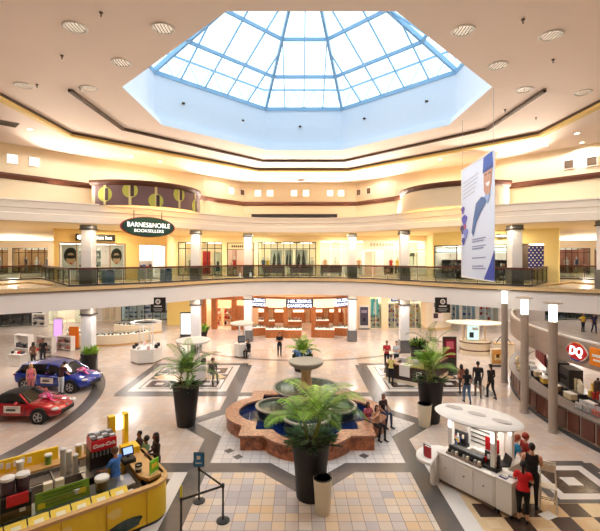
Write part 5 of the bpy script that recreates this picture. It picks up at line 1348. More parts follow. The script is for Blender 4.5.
# ================================================================= KIOSKS
# --- yellow juice kiosk, lower left
KO, KR = (-3.72,11.15), math.atan2(.64,.77)
KM = Matrix.Translation((*KO,0)) @ Matrix.Rotation(KR, 4, 'Z')
def kw(x, y, z=0): v = KM @ Vector((x,y,z)); return (v.x, v.y, z)
jk = thing('juice_kiosk', 'yellow juice kiosk counter ring with wood edge at lower left', 'kiosk', (*KO,0), KR)
fr = [(-5.4,0),(-.55,0)]+[(-.55+.55*math.sin(t), .55-.55*math.cos(t)) for t in [PI/2*i/8 for i in range(1,9)]]+[(.0,2.35)]
fr = [(x+.3 if x > -5 else x, y) for x, y in fr]
inn = [(-5.4,.5),(-.45,.5),(-.32,.62),(-.3,2.35)]
q = MB(); q.loft(fr, [(0,.1),(0,1.0)], m_yel); q.loft(fr, [(.04,0),(.04,.1)], m_dark); q.loft(inn, [(0,0),(0,.86)], m_cream); q.poly3([(.3,2.35,0),(-.3,2.35,0),(-.3,2.35,1.0),(.3,2.35,1.0)], m_yel); q.build('front_panels', jk, smooth=True)
q = MB(); q.loft(fr, [(.10,1.0),(-.04,1.0),(-.04,1.08),(.12,1.08),(.12,1.0)], m_wood); q.build('wood_edge', jk, smooth=True)
q = MB(); q.flat([(-5.4,.1),(-.6,.1),(-.6,.52),(-5.4,.52)], .9, M('tray_steel', (206,200,186), .3)); q.build('display_well', jk)
q = MB(); q.prism([(.26,.5),(.26,2.38),(-.36,2.38),(-.36,.7),(-.2,.4)], 1.0, 1.08, m_wood); q.build('side_worktop', jk)
q = MB(); q.box((-3.2,.56,1.12),(4.4,.02,.42), m_glass); q.build('sneeze_guard', jk)
for k in range(5):
    x = -4.9+k*1.0
    q = MB(); q.box((x+.5,-.012,.55),(.012,.02,.88), M('yellow_seam', (190,140,20), .5)); q.build('panel_seam', jk)
for (x, z, w_, h_, m) in ((-.9,.3,.8,.3,m_green),(-1.6,.22,.6,.16,m_green),(-3.0,.6,.5,.2,m_cream),(-2.3,.72,.3,.2,M('print_gold', (250,220,120), .5)),(-3.9,.5,.6,.3,M('print_gold')),(-1.2,.7,.35,.25,M('print_gold'))):
    q = MB(); q.poly3([(x+w_/2*math.cos(a_)*(1+.2*math.sin(3*a_+x)), -.016, z+h_/2*math.sin(a_)) for a_ in [2*PI*j/16 for j in range(16)]][::-1], m); q.build('printed_fruit', jk)
for k in range(9):
    x = -4.6+k*.45
    q = MB(); q.box((0,0,0),(.42,.02,.36), M('card_yellow', (250,214,50), .5), T=Matrix.Translation((x,.31,1.0)) @ Matrix.Rotation(-1.1,4,'X')); cd = q.build('menu_card', jk)
    q = MB(); q.box((0,-.013,0),(.2,.004,.14), M('card_print', (250,240,200), .5), T=Matrix.Translation((x,.31,1.0)) @ Matrix.Rotation(-1.1,4,'X')); q.build('card_print', cd)
q = MB(); q.box((-3.1,3.2,.5),(4.6,.45,1.0), m_cream).box((-3.1,3.2,1.03),(4.7,.5,.06), m_wood); q.build('back_counter', jk)
q = MB(); q.box((-3.2,3.38,1.22),(2.6,.07,.42), m_yel, bev=.02); bs = q.build('back_sign', jk)
q = MB()
for k in range(6): q.box((-3.5+.17*k,3.335,1.26+.03*math.sin(k*2)),(.11,.02,.16), m_white)
q.build('lettering', bs)
def kt(name, label, cat, x, y, z=0, rz=0, group=None): return thing(name, label, cat, kw(x,y,z), KR+rz, group)
su = kt('sink_unit', 'stainless sink unit inside the yellow kiosk', 'sink', -2.5,2.45)
q = MB(); q.box((0,0,.47),(2.1,.68,.94), M('steel_brushed', (150,136,124), .35, .5, var=.1), bev=.02); q.build('cabinet', su)
for x in (-.62,0,):
    q = MB(); q.box((x,.04,.955),(.5,.42,.03), M('sink_dark', (92,80,72), .4)); q.build('basin', su)
q = MB(); q.box((0,-.32,.97),(2.12,.05,.06), m_steel).box((0,.33,1.0),(2.12,.04,.12), m_steel).box((-1.04,0,.97),(.04,.66,.06), m_steel).box((.3,0,.97),(.04,.66,.06), m_steel); q.build('rim', su)
q = MB(); q.tube([(-.3,.3,.96),(-.3,.3,1.25),(-.3,.2,1.32),(-.3,.1,1.26)], .018, m_steel, 8); q.build('tap', su, smooth=True)
q = MB(); q.box((.35,-.35,.72),(.16,.03,.22), m_black); q.build('soap_holder', su)
pc = kt('prep_counter', 'low prep counter behind the menu cards of the yellow kiosk', 'counter', -2.6,.98)
q = MB(); q.box((0,0,.45),(4.2,.62,.9), M('steel_brushed')); q.build('cabinet', pc); q = MB(); q.box((0,0,.93),(4.25,.66,.06), m_steel); q.build('worktop', pc)
gs = kt('menu_sign', 'long green tilted menu sign inside the yellow kiosk', 'sign', -2.2,.86,.96)
T = Matrix.Rotation(-.25,4,'X')
q = MB(); q.box((0,0,.2),(1.22,.05,.4), M('sign_green', (116,150,36), .5, var=.1), T=T, bev=.01); q.build('sign_board', gs)
q = MB()
for k in range(4): q.box((.0,-.03,.33-.08*k),(.9,.01,.025), M('sign_green_dark', (70,100,20), .5), T=T)
q.box((.42,-.03,.16),(.2,.012,.12), m_yel, T=T).box((-.48,-.03,.1),(.16,.012,.12), m_yel, T=T); q.build('lettering', gs)
q = MB(); q.box((0,.14,.1),(1.0,.2,.2), m_steel); q.build('support', gs)
for i, x in enumerate((-2.5,-2.24)):
    t = kt('napkin_box', 'small white box behind the green menu sign, ' + ('left' if not i else 'right') + ' one', 'box', x,1.16,.96); q = MB(); q.box((0,0,.25),(.2,.16,.5), m_cream, bev=.01); q.build('box', t); q = MB(); q.box((0,-.085,.3),(.14,.01,.16), m_white); q.build('napkins', t)
bd = kt('juice_dispenser', 'black juice dispenser with red panel and white lids at left edge of the yellow kiosk', 'dispenser', -3.2,1.0,.96)
q = MB(); q.box((0,0,.3),(.62,.5,.6), m_black, bev=.03); q.build('body', bd); q = MB(); q.box((.02,-.27,.52),(.44,.06,.26), m_red, bev=.02); q.build('red_panel', bd)
for x in (-.15,.15):
    q = MB(); q.lathe([(.14,.6),(.15,.9),(.14,.94)], M('tank_dark', (70,50,56), .2), (x,0,0), 18); tk = q.build('tank', bd, smooth=True); q = MB(); q.lathe([(.155,.93),(.15,.99),(.05,1.02),(0,1.02)], m_white, (x,0,0), 18); q.build('lid', tk, smooth=True)
q = MB(); q.box((.12,-.26,.24),(.12,.02,.08), m_white); q.build('label_plate', bd); q = MB(); q.box((0,-.32,.03),(.5,.16,.05), m_steel); q.build('drip_tray', bd)
ss = kt('soda_stand', 'black stand carrying the red soda machine', 'counter', -1.05,2.1)
q = MB(); q.box((0,0,.47),(.95,.75,.94), m_black, bev=.02); q.build('cabinet', ss); q = MB(); q.box((0,0,.96),(1.0,.8,.04), m_steel); q.build('worktop', ss)
sd = kt('soda_machine', 'soda fountain machine with red lettered band in the yellow kiosk', 'soda machine', -.98,2.15,.98)
q = MB(); q.box((0,.05,.3),(.72,.5,.6), M('soda_black', (36,30,30), .3), bev=.02); q.build('body', sd)
q = MB(); q.box((0,0,.76),(.7,.6,.32), M('soda_red', (214,20,34), .3), bev=.03); hd = q.build('header', sd)
text('lettering', 'Coca-Cola', .14, m_white, Matrix(((1,0,0,0),(0,0,-1,-.31),(0,1,0,.76),(0,0,0,1))) @ Matrix(((1,.25,0,0),(0,1,0,0),(0,0,1,0),(0,0,0,1))), hd, bold=.004)
q = MB()
for k in range(4):
    for j in range(3): q.box((-.25+.165*k,-.19+.19*j,.94),(.14,.15,.05), M('ice_grey', (176,182,190), .4) if (k+j) % 2 else m_dark)
q.build('ice_top', sd)
for k in range(7):
    q = MB(); q.cyl((-.3+.1*k,-.26,.44),(-.3+.1*k,-.26,.58),.028,m_steel,n=8); q.build('nozzle', sd)
q = MB(); q.box((0,-.28,.04),(.7,.2,.06), m_steel); q.build('drip_tray', sd)
tw = kt('yellow_tower', 'bright yellow kiosk tower with glowing panel behind the soda machine', 'tower', -.42,2.75)
q = MB(); q.box((-.12,0,1.1),(.2,.24,2.2), m_yel, bev=.02).box((.3,0,1.1),(.14,.24,2.2), m_yel, bev=.02); q.build('post', tw); q = MB(); q.box((.09,-.02,1.95),(.2,.2,.4), M('tower_glow', (255,250,230), emit=1.6)); q.build('light_panel', tw); q = MB(); q.box((.32,-.35,.65),(.5,.5,1.25), m_yel, bev=.03); q.build('low_box', tw)
for i, (x, y, z, h_, nm) in enumerate(((-1.95,2.35,.98,.72,'tallest, left of the soda machine'),(-1.78,2.5,.98,.55,'second, left of the soda machine'),(-1.66,2.25,.98,.5,'third, left of the soda machine'))):
    t = kt('cup_tower', f'clear tube of stacked cups, {nm}', 'cup dispenser', x,y,z); q = MB(); q.lathe([(.075,0),(.075,h_)], M('cup_tube', (206,204,190), .25), n=16); q.build('tube', t, smooth=True); q = MB(); q.lathe([(.08,h_),(.085,h_+.02),(.05,h_+.05),(0,h_+.05)], m_white, n=16); q.build('lid', t, smooth=True)
rc = kt('topping_bucket', 'round white lidded bucket by the soda stand', 'bucket', -1.3,.85,.96)
q = MB(); q.lathe([(.15,0),(.17,.3)], M('bucket_dark', (92,66,56), .4), n=22); q.build('body', rc, smooth=True); q = MB(); q.lathe([(.18,.28),(.19,.34),(.17,.37),(0,.37)], m_white, n=22); q.build('lid', rc, smooth=True)
sb_ = kt('spray_bottle', 'white spray bottle on the prep counter', 'bottle', -1.72,1.12,.96); q = MB(); q.lathe([(.045,0),(.05,.16),(.02,.22),(.02,.25)], m_white, n=12); q.build('bottle', sb_, smooth=True); q = MB(); q.box((0,-.02,.28),(.03,.1,.05), m_white); q.build('spray_head', sb_)
ps = kt('cash_register', 'black till with lit screen on the wood side counter', 'till', -.34,1.75,1.08)
q = MB(); q.box((0,0,.06),(.36,.36,.12), m_black, bev=.02); q.build('base', ps)
T = Matrix.Translation((0,.05,.3)) @ Matrix.Rotation(-.5,4,'X')
q = MB(); q.box((0,0,0),(.34,.05,.26), m_black, T=T, bev=.01); q.build('monitor', ps); q = MB(); q.box((0,-.03,0),(.26,.01,.18), M('till_screen', (170,200,250), emit=.8), T=T); q.build('screen', ps); q = MB(); q.box((0,.05,.18),(.06,.06,.16), m_black); q.build('neck', ps)
tp = kt('tip_cup', 'dark cup on the side counter of the yellow kiosk', 'cup', -.3,.95,1.08); q = MB(); q.lathe([(.08,0),(.1,.22),(.09,.22),(.075,.03),(0,.03)], M('cup_dark', (52,36,34), .3), n=18); q.build('cup', tp, smooth=True); q = MB(); q.lathe([(.102,.1),(.104,.16)], m_cream, n=18); q.build('band', tp)
gc = kt('promo_card', 'lime green card standing on the rounded corner of the yellow kiosk', 'card', .02,.62,1.08,.5)
q = MB(); q.box((0,0,.19),(.34,.03,.38), M('lime_card', (130,206,36), .5)); q.build('card', gc); q = MB(); q.box((0,-.018,.22),(.2,.006,.12), m_yel); q.build('print', gc); q = MB(); q.box((0,.03,.01),(.3,.1,.02), m_cream); q.build('foot', gc)
for i, (x, y, z, c_, h_) in enumerate(((-2.9,3.1,1.06,(236,226,190),.3),(-2.2,3.15,1.06,(120,160,60),.26),(-1.4,3.1,1.06,(230,200,90),.34),(-1.15,3.2,1.06,(240,236,226),.28),(-3.6,3.1,1.06,(210,120,50),.3),(-1.9,.95,.96,(240,236,226),.2),(-3.8,1.0,.96,(230,190,60),.3))):
    t = kt('fruit_tub', 'small tub of ingredients on the yellow kiosk counters', 'tub', x,y,z, group='ingredient tubs in the yellow kiosk')
    q = MB(); q.lathe([(.08,0),(.1,h_)], M('tub_%d_%d' % c_[:2], c_, .5), n=16); q.build('tub', t, smooth=True); q = MB(); q.lathe([(.105,h_-.01),(.1,h_+.03),(0,h_+.03)], m_white, n=16); q.build('lid', t, smooth=True)
# --- white accessory kiosk, lower right
AO, AR = (4.45,13.15), math.atan2(-.81,.58)
AM = Matrix.Translation((*AO,0)) @ Matrix.Rotation(AR, 4, 'Z')
def aw(x, y, z=0): v = AM @ Vector((x,y,z)); return (v.x, v.y, z)
def at_(name, label, cat, x, y, z=0, rz=0, group=None): return thing(name, label, cat, aw(x,y,z), AR+rz, group)
ak = thing('accessory_kiosk', 'white accessory kiosk under an oval white canopy', 'kiosk', (*AO,0), AR)
m_lam = M('white_laminate', (236,232,226), .35, var=.02)
q = MB(); q.prism([(0,0),(1.9,0),(1.9,.5),(.0,.5)], .12, .95, m_lam).prism([(0,.5),(.5,.5),(.5,1.5),(0,1.5)], .12, .95, m_lam).prism([(.5,1.15),(1.9,1.15),(1.9,1.5),(.5,1.5)], .12, .95, m_lam); q.build('counter', ak)
q = MB(); q.prism([(.05,.05),(1.85,.05),(1.85,1.45),(.05,1.45)], 0, .12, M('kick_brown', (120,100,86), .5)); q.build('plinth', ak)
q = MB(); q.box((.95,.25,.97),(1.94,.56,.04), m_white, bev=.01).box((.25,1.0,.97),(.56,1.05,.04), m_white, bev=.01).box((1.2,1.32,.97),(1.44,.42,.04), m_white, bev=.01); q.build('worktop', ak)
for k in range(3):
    q = MB(); q.box((.33+.62*k,-.01,.52),(.57,.02,.72), m_lam, bev=.008); dr = q.build('cupboard_door', ak); q = MB(); q.cyl((.33+.62*k,-.02,.58),(.33+.62*k,-.05,.58),.022,m_steel,n=10); q.build('knob', dr)
def ell(a_, b_, n=48): return [(a_*math.cos(2*PI*i/n), b_*math.sin(2*PI*i/n)) for i in range(n)]
CT = Matrix.Translation((.93,.72,0)) @ Matrix.Rotation(math.radians(12),4,'Z')
q = MB(); rows = [[(x,y,2.16) for x,y in ell(1.24,.82)],[(x,y,2.22) for x,y in ell(1.32,.88)],[(x,y,2.27) for x,y in ell(1.24,.82)],[(x,y,2.29) for x,y in ell(.8,.5)]]
q.grid(rows, m_white, closed=True, T=CT).poly3([CT @ Vector(p) for p in rows[-1]], m_white).poly3([CT @ Vector(p) for p in reversed(rows[0])], m_white); cn = q.build('canopy', ak, smooth=True)
for x, y in ((-.75,.1),(0,.0),(.75,-.1)):
    q = MB(); q.lathe([(0,2.31),(.26,2.31),(.28,2.305)], M('roof_inset', (196,190,186), .5), (0,0,0), 20, 1, .5, CT @ Matrix.Translation((x,y,0))); q.build('roof_inset', cn)
for x, y in ((.3,.3),(1.7,.3),(.3,1.3),(1.7,1.3)):
    q = MB(); q.box((x,y,1.57),(.14,.14,1.2), m_lam, bev=.02); q.build('post', ak)
    q = MB(); q.box((x-.0,y-.08,1.95),(.1,.02,.3), m_lampc); q.build('lamp_strip', ak)
q = MB(); q.box((.95,1.3,1.5),(1.1,.06,1.1), M('slat_white', (244,240,234), .4)); bp = q.build('back_panel', ak)
q = MB(); q.box((.95,.7,2.145),(1.1,.5,.02), M('canopy_fill', (255,252,244), emit=9)); q.build('canopy_fill', ak)  # glowing plate added to brighten the kiosk interior
for k in range(6):
    q = MB(); q.box((.85,1.26,1.15+.14*k),(.9,.02,.03), M('slot_dark', (70,66,70), .5)); q.build('slot', bp)
q = MB(); q.box((1.35,.85,1.45),(.42,.05,.4), m_red); q.build('red_sign', ak); q = MB(); q.box((1.41,.84,1.1),(.26,.05,.28), m_yel); q.build('yellow_sign', ak)
q = MB(); q.box((1.35,.85,1.05),(.05,.05,.5), m_lam); q.build('sign_post', ak)
wing = [(.05+.62*math.cos(t), -.05+.72*math.sin(t)) for t in [PI*.62+PI*i/16 for i in range(17)]]
q = MB(); q.prism(wing, .82, .9, m_white); q.build('wing_shelf', ak); q = MB(); q.prism([(.05+(x-.05)*.35,-.05+(y+.05)*.35) for x,y in wing], .0, .82, m_lam); q.build('wing_base', ak)
for i, (x, y, col, nm) in enumerate(((-.12,-.36,(40,40,60),'dark'),(-.02,-.46,(170,40,50),'maroon'),(-.2,-.26,(236,236,240),'white'))):
    t = at_('brochure', f'{nm} upright folder on the round wing shelf of the white kiosk', 'folder', x,y,.9); q = MB(); q.box((0,0,.17),(.24,.05,.34), M('folder_%d' % col[0], col, .5)); q.build('cover', t); q = MB(); q.box((.01,0,.345),(.21,.036,.01), m_white); q.build('pages', t)
dt = at_('display_tray', 'long black sloped display tray on the front of the white kiosk', 'display', .85,.22,.99)
q = MB(); q.box((0,.08,.13),(1.1,.24,.26), m_dark, bev=.02); q.build('body', dt); q = MB(); q.box((0,-.08,.04),(1.15,.16,.06), M('taupe_ledge', (150,130,118), .4)); q.build('ledge', dt)
for k in range(9):
    q = MB(); q.box((-.5+.125*k,-.08,.11),(.08,.08,.1), [m_black, m_steel, m_cream][k % 3], bev=.008); q.build('phone_case', dt)
for i, (x, y, nm) in enumerate(((.2,.95,'left'),(1.6,.34,'right'))):
    t = at_('display_stand', f'black accessory display stand at {nm} inside the white kiosk', 'display', x,y,.99)
    q = MB(); q.box((0,0,.05),(.5,.3,.1), m_black, bev=.01); q.build('base', t); q = MB(); q.box((0,.08,.26),(.46,.05,.36), m_dark); q.build('board', t)
    for k in range(5):
        q = MB(); q.box((-.18+.09*k,.02,.2+.1*(k % 2)),(.05,.05,.12), [m_red, m_white, m_blue, m_cream, m_black][k]); q.build('accessory', t)
for i, (x, y, c_, nm) in enumerate(((2.1,.1,(60,70,110),'blue printed'),(2.24,.32,(60,140,90),'green printed'),(2.05,.45,(230,226,220),'white'))):
    t = at_('leaflet', f'{nm} leaflet lying on the castor cabinet of the white kiosk', 'leaflet', x,y,1.021,.3*i); q = MB(); q.box((0,0,.004),(.22,.16,.008), M('leaflet_%d' % c_[0], c_, .5)); o = q.build('sheet', t); q = MB(); q.box((0,.03,.0095),(.16,.05,.002), m_white); q.build('print', o)
for i in range(12):
    x, y = (.12, .55+.075*i) if i < 8 else (.6+.22*(i-8), 1.32)
    t = at_('product_box', 'small accessory box standing on the inner worktop of the white kiosk', 'box', x,y,.995,.2*(i % 3), group='accessory boxes in the white kiosk'); c_ = [(220,40,50),(240,240,240),(40,42,50),(60,110,180),(240,190,60),(200,200,206)][i % 6]
    hh = .16+.05*(i % 3); q = MB(); q.box((0,0,hh/2),(.14,.05,hh), M('pack_%d_%d' % c_[:2], c_, .4), bev=.006); q.build('box', t); q = MB(); q.box((.0,-.028,hh*.55),(.09,.004,hh*.4), m_cream); q.build('label', t)
lp = at_('laptop', 'open dark laptop at the right end of the white kiosk', 'laptop', 1.68,.85,.995,-.6)
q = MB(); q.box((0,0,.015),(.38,.26,.03), m_black, bev=.006); q.build('keyboard', lp); q = MB(); q.box((0,0,0),(.38,.02,.26), m_black, T=Matrix.Translation((0,.15,.14)) @ Matrix.Rotation(-.3,4,'X')); q.build('screen', lp)
q = MB(); q.box((1.68,.82,.55),(.44,.64,.86), m_lam).box((1.68,.82,.975),(.48,.66,.03), m_white); q.build('end_counter', ak)
cw = at_('rolling_cart', 'white cabinet on castors at the front corner of the white kiosk', 'cart', 2.16,.28)
q = MB(); q.box((0,0,.55),(.46,.62,.86), m_lam, bev=.02); q.build('cabinet', cw)
for x in (-.18,.18):
    for y in (-.25,.25):
        q = MB(); q.cyl((x-.02,y,.06),(x+.02,y,.06),.06,m_black,n=12); wl_ = q.build('castor', cw); q = MB(); q.box((x,y,.11),(.03,.03,.06), m_steel); q.build('fork', wl_)
q = MB(); q.box((0,0,1.0),(.5,.66,.04), m_white, bev=.01); q.build('top', cw)
# folding white stand
fs = thing('folding_chair', 'white folding chair with tall back right of the red shirted shopper', 'chair', (*G(548,508),0), -.5)
m_fc = M('chair_white', (236,226,208), .5)
for s_ in (-1, 1):
    q = MB(); q.bar((s_*.21,-.22,0),(s_*.18,.18,1.28),.04,.03,m_fc); q.build('frame', fs); q = MB(); q.bar((s_*.18,.3,0),(s_*.18,-.18,.68),.04,.03,m_fc); q.build('leg', fs)
q = MB(); q.box((0,-.05,.66),(.4,.36,.03), m_fc, bev=.01); q.build('seat', fs); q = MB(); q.box((0,.13,1.1),(.38,.03,.22), m_fc, bev=.01).box((0,.165,1.24),(.36,.03,.05), m_fc); q.build('backrest', fs); q = MB(); q.bar((-.2,-.12,.3),(.2,-.12,.3),.03,.03,m_fc).bar((-.18,.19,.2),(.18,.19,.2),.03,.03,m_fc); q.build('stretcher', fs)
pp = thing('paper_sheet', 'white paper sheet on the tan floor by the folding chair', 'paper', (*G(548,516),.012), .4); q = MB(); q.box((0,0,.003),(.42,.3,.004), m_white); q.build('sheet', pp); del pp['label']; pp['label'] = 'white paper sheet lying on the floor by the folding chair'
# --- dark service kiosk right of the fountain
DO, DRr = (5.1,23.9), math.atan2(-.63,.78)
DM = Matrix.Translation((*DO,0)) @ Matrix.Rotation(DRr,4,'Z')
def dw(x, y, z=0): v = DM @ Vector((x,y,z)); return (v.x, v.y, z)
m_esp = M('espresso_panel', (66,48,40), .4, var=.1)
dk = thing('service_kiosk', 'dark brown counter kiosk with cream base right of the fountain', 'kiosk', (*DO,0), DRr)
for poly, nm in (([(0,0),(2.4,0),(2.4,.45),(0,.45)],'front_counter'),([(0,.45),(.4,.45),(.4,1.6),(0,1.6)],'left_counter'),([(2.0,.9),(2.4,.9),(2.4,4.6),(2.0,4.6)],'right_counter'),([(.4,4.2),(2.0,4.2),(2.0,4.6),(.4,4.6)],'back_counter')):
    q = MB(); q.prism(poly, .22, 1.02, m_esp); cc = q.build(nm, dk)
    q = MB(); c_ = (sum(p[0] for p in poly)/4, sum(p[1] for p in poly)/4); q.prism([(c_[0]+(x-c_[0])*1.03, c_[1]+(y-c_[1])*1.03) for x, y in poly], 0, .22, m_cream); q.build('plinth', cc)
    q = MB(); q.prism([(c_[0]+(x-c_[0])*1.03, c_[1]+(y-c_[1])*1.03) for x, y in poly], 1.02, 1.06, M('counter_brown', (150,112,76), .4)); q.build('worktop', cc)
q = MB(); q.box((1.15,-.02,.75),(.62,.02,.62), m_white).box((1.15,.2,1.07),(.62,.5,.02), m_white); q.build('white_cloth', dk)
q = MB(); q.box((2.0,-.02,.62),(.3,.02,.42), m_white); q.build('price_card', dk)
wt = thing('work_table', 'tan table inside the dark kiosk', 'table', dw(1.3,2.2), DRr)
q = MB(); q.box((0,0,.78),(.9,1.4,.06), M('table_tan', (206,166,120), .5), bev=.01); q.build('top', wt)
for x in (-.4,.4):
    for y in (-.62,.62):
        q = MB(); q.box((x,y,.375),(.06,.06,.75), m_dark); q.build('leg', wt)
for i, (x, y) in enumerate(((.55,.9),(1.45,.85))):
    t = thing('massage_chair', f"pale reclining chair at {'left' if not i else 'right'} inside the dark kiosk", 'chair', dw(x,y), DRr+.2)
    q = MB(); q.box((0,0,.42),(.5,.55,.14), M('chair_pale', (226,220,216), .6), bev=.05); q.build('seat', t); q = MB(); q.box((0,.35,.8),(.5,.16,.8), M('chair_pale'), bev=.06); q.build('backrest', t); q = MB(); q.box((0,0,.18),(.3,.3,.35), m_dark); q.build('base', t)
    for s_ in (-.3,.3):
        q = MB(); q.box((s_,.02,.56),(.1,.5,.14), M('chair_pale'), bev=.04); q.build('armrest', t)
# --- small white kiosks
def roundkiosk(loc, r, label, hh=2.5, sides=6, canopy=1.0, items=True, flatc=False, rz=.3):
    t = thing('round_kiosk', label, 'kiosk', (*loc,0), rz)
    q = MB(); q.lathe([(r*.96,0),(r*.96,.1)], M('kick_brown'), n=sides); q.lathe([(r,.1),(r,.92),(r*.5,.93)], m_lam, n=sides); q.build('counter', t)
    q = MB(); q.lathe([(r*.55,.93),(r*1.03,.93),(r*1.03,.97),(r*.5,.97)], m_white, n=sides); q.build('worktop', t)
    for k in range(4):
        a_ = k*PI/2+.5; q = MB(); q.box((r*.45*math.cos(a_),r*.45*math.sin(a_),(hh+.9)/2),(.07,.07,hh-.9), m_lam); q.build('post', t)
    q = MB()
    if flatc: q.lathe([(0,hh-.1),(r*canopy*.9,hh-.08),(r*canopy,hh),(r*canopy*.97,hh+.05),(r*canopy*.4,hh+.16),(0,hh+.18)], m_white, n=28)
    else: q.lathe([(r*canopy*.8,hh-.06),(r*canopy,hh-.04),(r*canopy,hh+.06),(r*canopy*.8,hh+.06),(r*canopy*.8,hh-.06)], m_white, n=28)
    q.build('canopy', t, smooth=True)
    q = MB(); q.lathe([(r*.5,hh-.12),(r*.55,hh-.1),(r*.5,hh-.08)], m_lampc, n=20); q.build('lamp_ring', t)
    if items:
        for k in range(8):
            a_ = 2*PI*k/8+.2; q = MB(); q.box((r*.78*math.cos(a_),r*.78*math.sin(a_),1.09),(.2,.16,.24), [m_black, m_white, M('box_pink', (230,190,190), .5), m_black][k % 4], rz=a_, bev=.01); q.build('product_box', t)
    return t
roundkiosk((-10.5,28.3), 1.02, 'round white cosmetics kiosk with black boxes at middle left', 2.68, 6, 1.0)
kt_ = roundkiosk((-6.15,24.0), .8, 'round kiosk under a white parasol canopy behind the left palm', 2.32, 8, 1.28, True, True)
pk = roundkiosk((-4.1,29.7), .55, 'slim white kiosk with small canopy beside the seated person in black', 2.4, 6, 1.55, False, True)
q = MB(); q.box((-.12,-.48,1.35),(.5,.08,.5), m_black, bev=.02); mn = q.build('monitor', pk); q = MB(); q.box((-.12,-.525,1.37),(.4,.01,.36), M('monitor_face', (120,130,140), .2)); q.build('screen', mn)
ck = thing('phone_kiosk', 'cream kiosk with curved base and lit screen at right beyond the shoppers', 'kiosk', (13.2,30.6,0), -.2)
q = MB(); q.lathe([(.98,0),(1.0,.1),(1.0,.3),(.9,.35),(.95,.7),(1.02,.9),(1.0,1.0)], m_cream, n=28, sx=1.1, sy=.8); q.build('base', ck, smooth=True)
q = MB(); q.lathe([(1.02,.3),(1.03,.36)], M('band_brown', (120,86,64), .5), n=28, sx=1.1, sy=.8).lathe([(1.03,.86),(1.04,.94)], M('band_brown'), n=28, sx=1.1, sy=.8); q.build('band', ck, smooth=True)
q = MB(); q.box((-.25,-.3,1.7),(1.0,.2,1.4), m_cream, bev=.04); sc_ = q.build('screen_case', ck); q = MB(); q.box((-.25,-.41,1.68),(.8,.02,1.15), M('screen_teal', (186,226,226), emit=.9)); q.build('screen', sc_)
q = MB(); q.box((-.35,-.425,1.45),(.3,.01,.4), m_dark).box((-.1,-.425,1.9),(.4,.01,.2), m_white); q.build('screen_picture', sc_)
for x in (-.85,.7):
    q = MB(); q.box((x,.1,1.6),(.1,.1,1.3), m_cream); q.build('post', ck)
q = MB(); q.lathe([(0,2.2),(1.9,2.24),(2.1,2.3),(2.05,2.36),(1.2,2.44),(0,2.46)], m_cream, n=36, sy=.55); q.build('canopy', ck, smooth=True)
cb = thing('side_counter', 'cream counter with arched rail beside the screen kiosk', 'counter', (14.7,29.4,0), -.2)
q = MB(); q.box((0,0,.5),(1.3,.6,1.0), m_cream, bev=.04); q.build('base', cb); q = MB(); q.tube([(-.5+1.0*i/10,0,1.0+.55*math.sin(PI*i/10)) for i in range(11)], .03, m_dark, 8); q.build('arched_rail', cb, smooth=True); q = MB(); q.box((0,0,1.02),(1.36,.66,.04), m_wood); q.build('worktop', cb)
# --- curved cream display counters at left
def curvedcounter(c, r, a0, a1, label, w=.7):
    t = thing('display_counter', label, 'counter', (c[0]+r*math.cos((a0+a1)/2), c[1]+r*math.sin((a0+a1)/2), 0))
    pa = lambda rr: [(c[0]+rr*math.cos(a0+(a1-a0)*i/16), c[1]+rr*math.sin(a0+(a1-a0)*i/16)) for i in range(17)]
    o_, i_ = pa(r), pa(r-w)
    q = MB(); q.grid([[(*p,0) for p in o_],[(*p,.85) for p in o_],[(*p,.85) for p in i_],[(*p,0) for p in i_]], m_cream)
    for k in (0,-1): q.poly3([(*o_[k],0),(*i_[k],0),(*i_[k],.85),(*o_[k],.85)], m_cream)
    q.build('base', t, world=True, smooth=True)
    q = MB(); q.grid([[(*p,0) for p in pa(r+.03)],[(*p,.14) for p in pa(r+.03)]], m_wood); q.build('wood_kick', t, world=True)
    q = MB(); q.grid([[(*p,.85) for p in pa(r+.02)],[(*p,1.12) for p in pa(r+.02)],[(*p,1.12) for p in pa(r-w)]], m_glass); q.build('glass_case', t, world=True)
    q = MB(); q.grid([[(*p,.86) for p in o_],[(*p,.86) for p in i_]], M('case_bed')); q.build('lit_bed', t, world=True)
    for i in range(1, 16):
        for u in (.25,.6):
            p = Vector(o_[i]).lerp(Vector(i_[i]), u); q = MB(); q.box((p.x,p.y,.92),(.14,.14,.1), [m_black, m_white, M('jewel_tray'), m_orange][(i+int(u*9)) % 4], rz=i*.1, bev=.01); q.build('jewel_stand', t, world=True)
    return t
curvedcounter((-16.2,37.2), 4.2, -1.75, -.55, 'curved cream jewellery counter with wood kick left of the round kiosk')
curvedcounter((-16.2,37.2), 4.2, -2.75, -1.95, 'shorter curved cream counter behind the left column')
curvedcounter((-15.5,41.2), 3.2, -2.2, -.7, 'farther curved cream counter below the pink sign')
for i, (px, py, w_, h_, nm) in enumerate(((24,362,1.3,1.9,'with pictures, at left behind the blue car'),(46,352,1.6,1.2,'behind the orange panel stand'),(66,350,1.4,1.1,'beside the orange panel stand'),(40,326,1.8,1.3,'farthest left, near the dark shop'))):
    x, y = G(px, py); shelf((x,y,0), -.35, w_, h_, f'white display shelving {nm}', 3, (244,238,232), [(40,40,44),(240,236,230),(180,120,110),(90,90,96)], 4)
for i, (px, py, nm) in enumerate(((18,366,'left'),(36,363,'right'))):
    x, y = G(px, py); t = thing('sales_table', f'white sales table behind the blue car, {nm} one', 'table', (x,y,0), -.2)
    q = MB(); q.box((0,0,.8),(1.0,.6,.05), m_white, bev=.01); q.build('top', t); q = MB(); q.box((0,0,.4),(.9,.5,.78), m_lam); q.build('cabinet', t)
    for k in range(4):
        q = MB(); q.box((-.36+.24*k,0,.9),(.16,.2,.16), [m_black, m_white, m_red, M('jewel_tray')][k], bev=.01); q.build('goods', t)
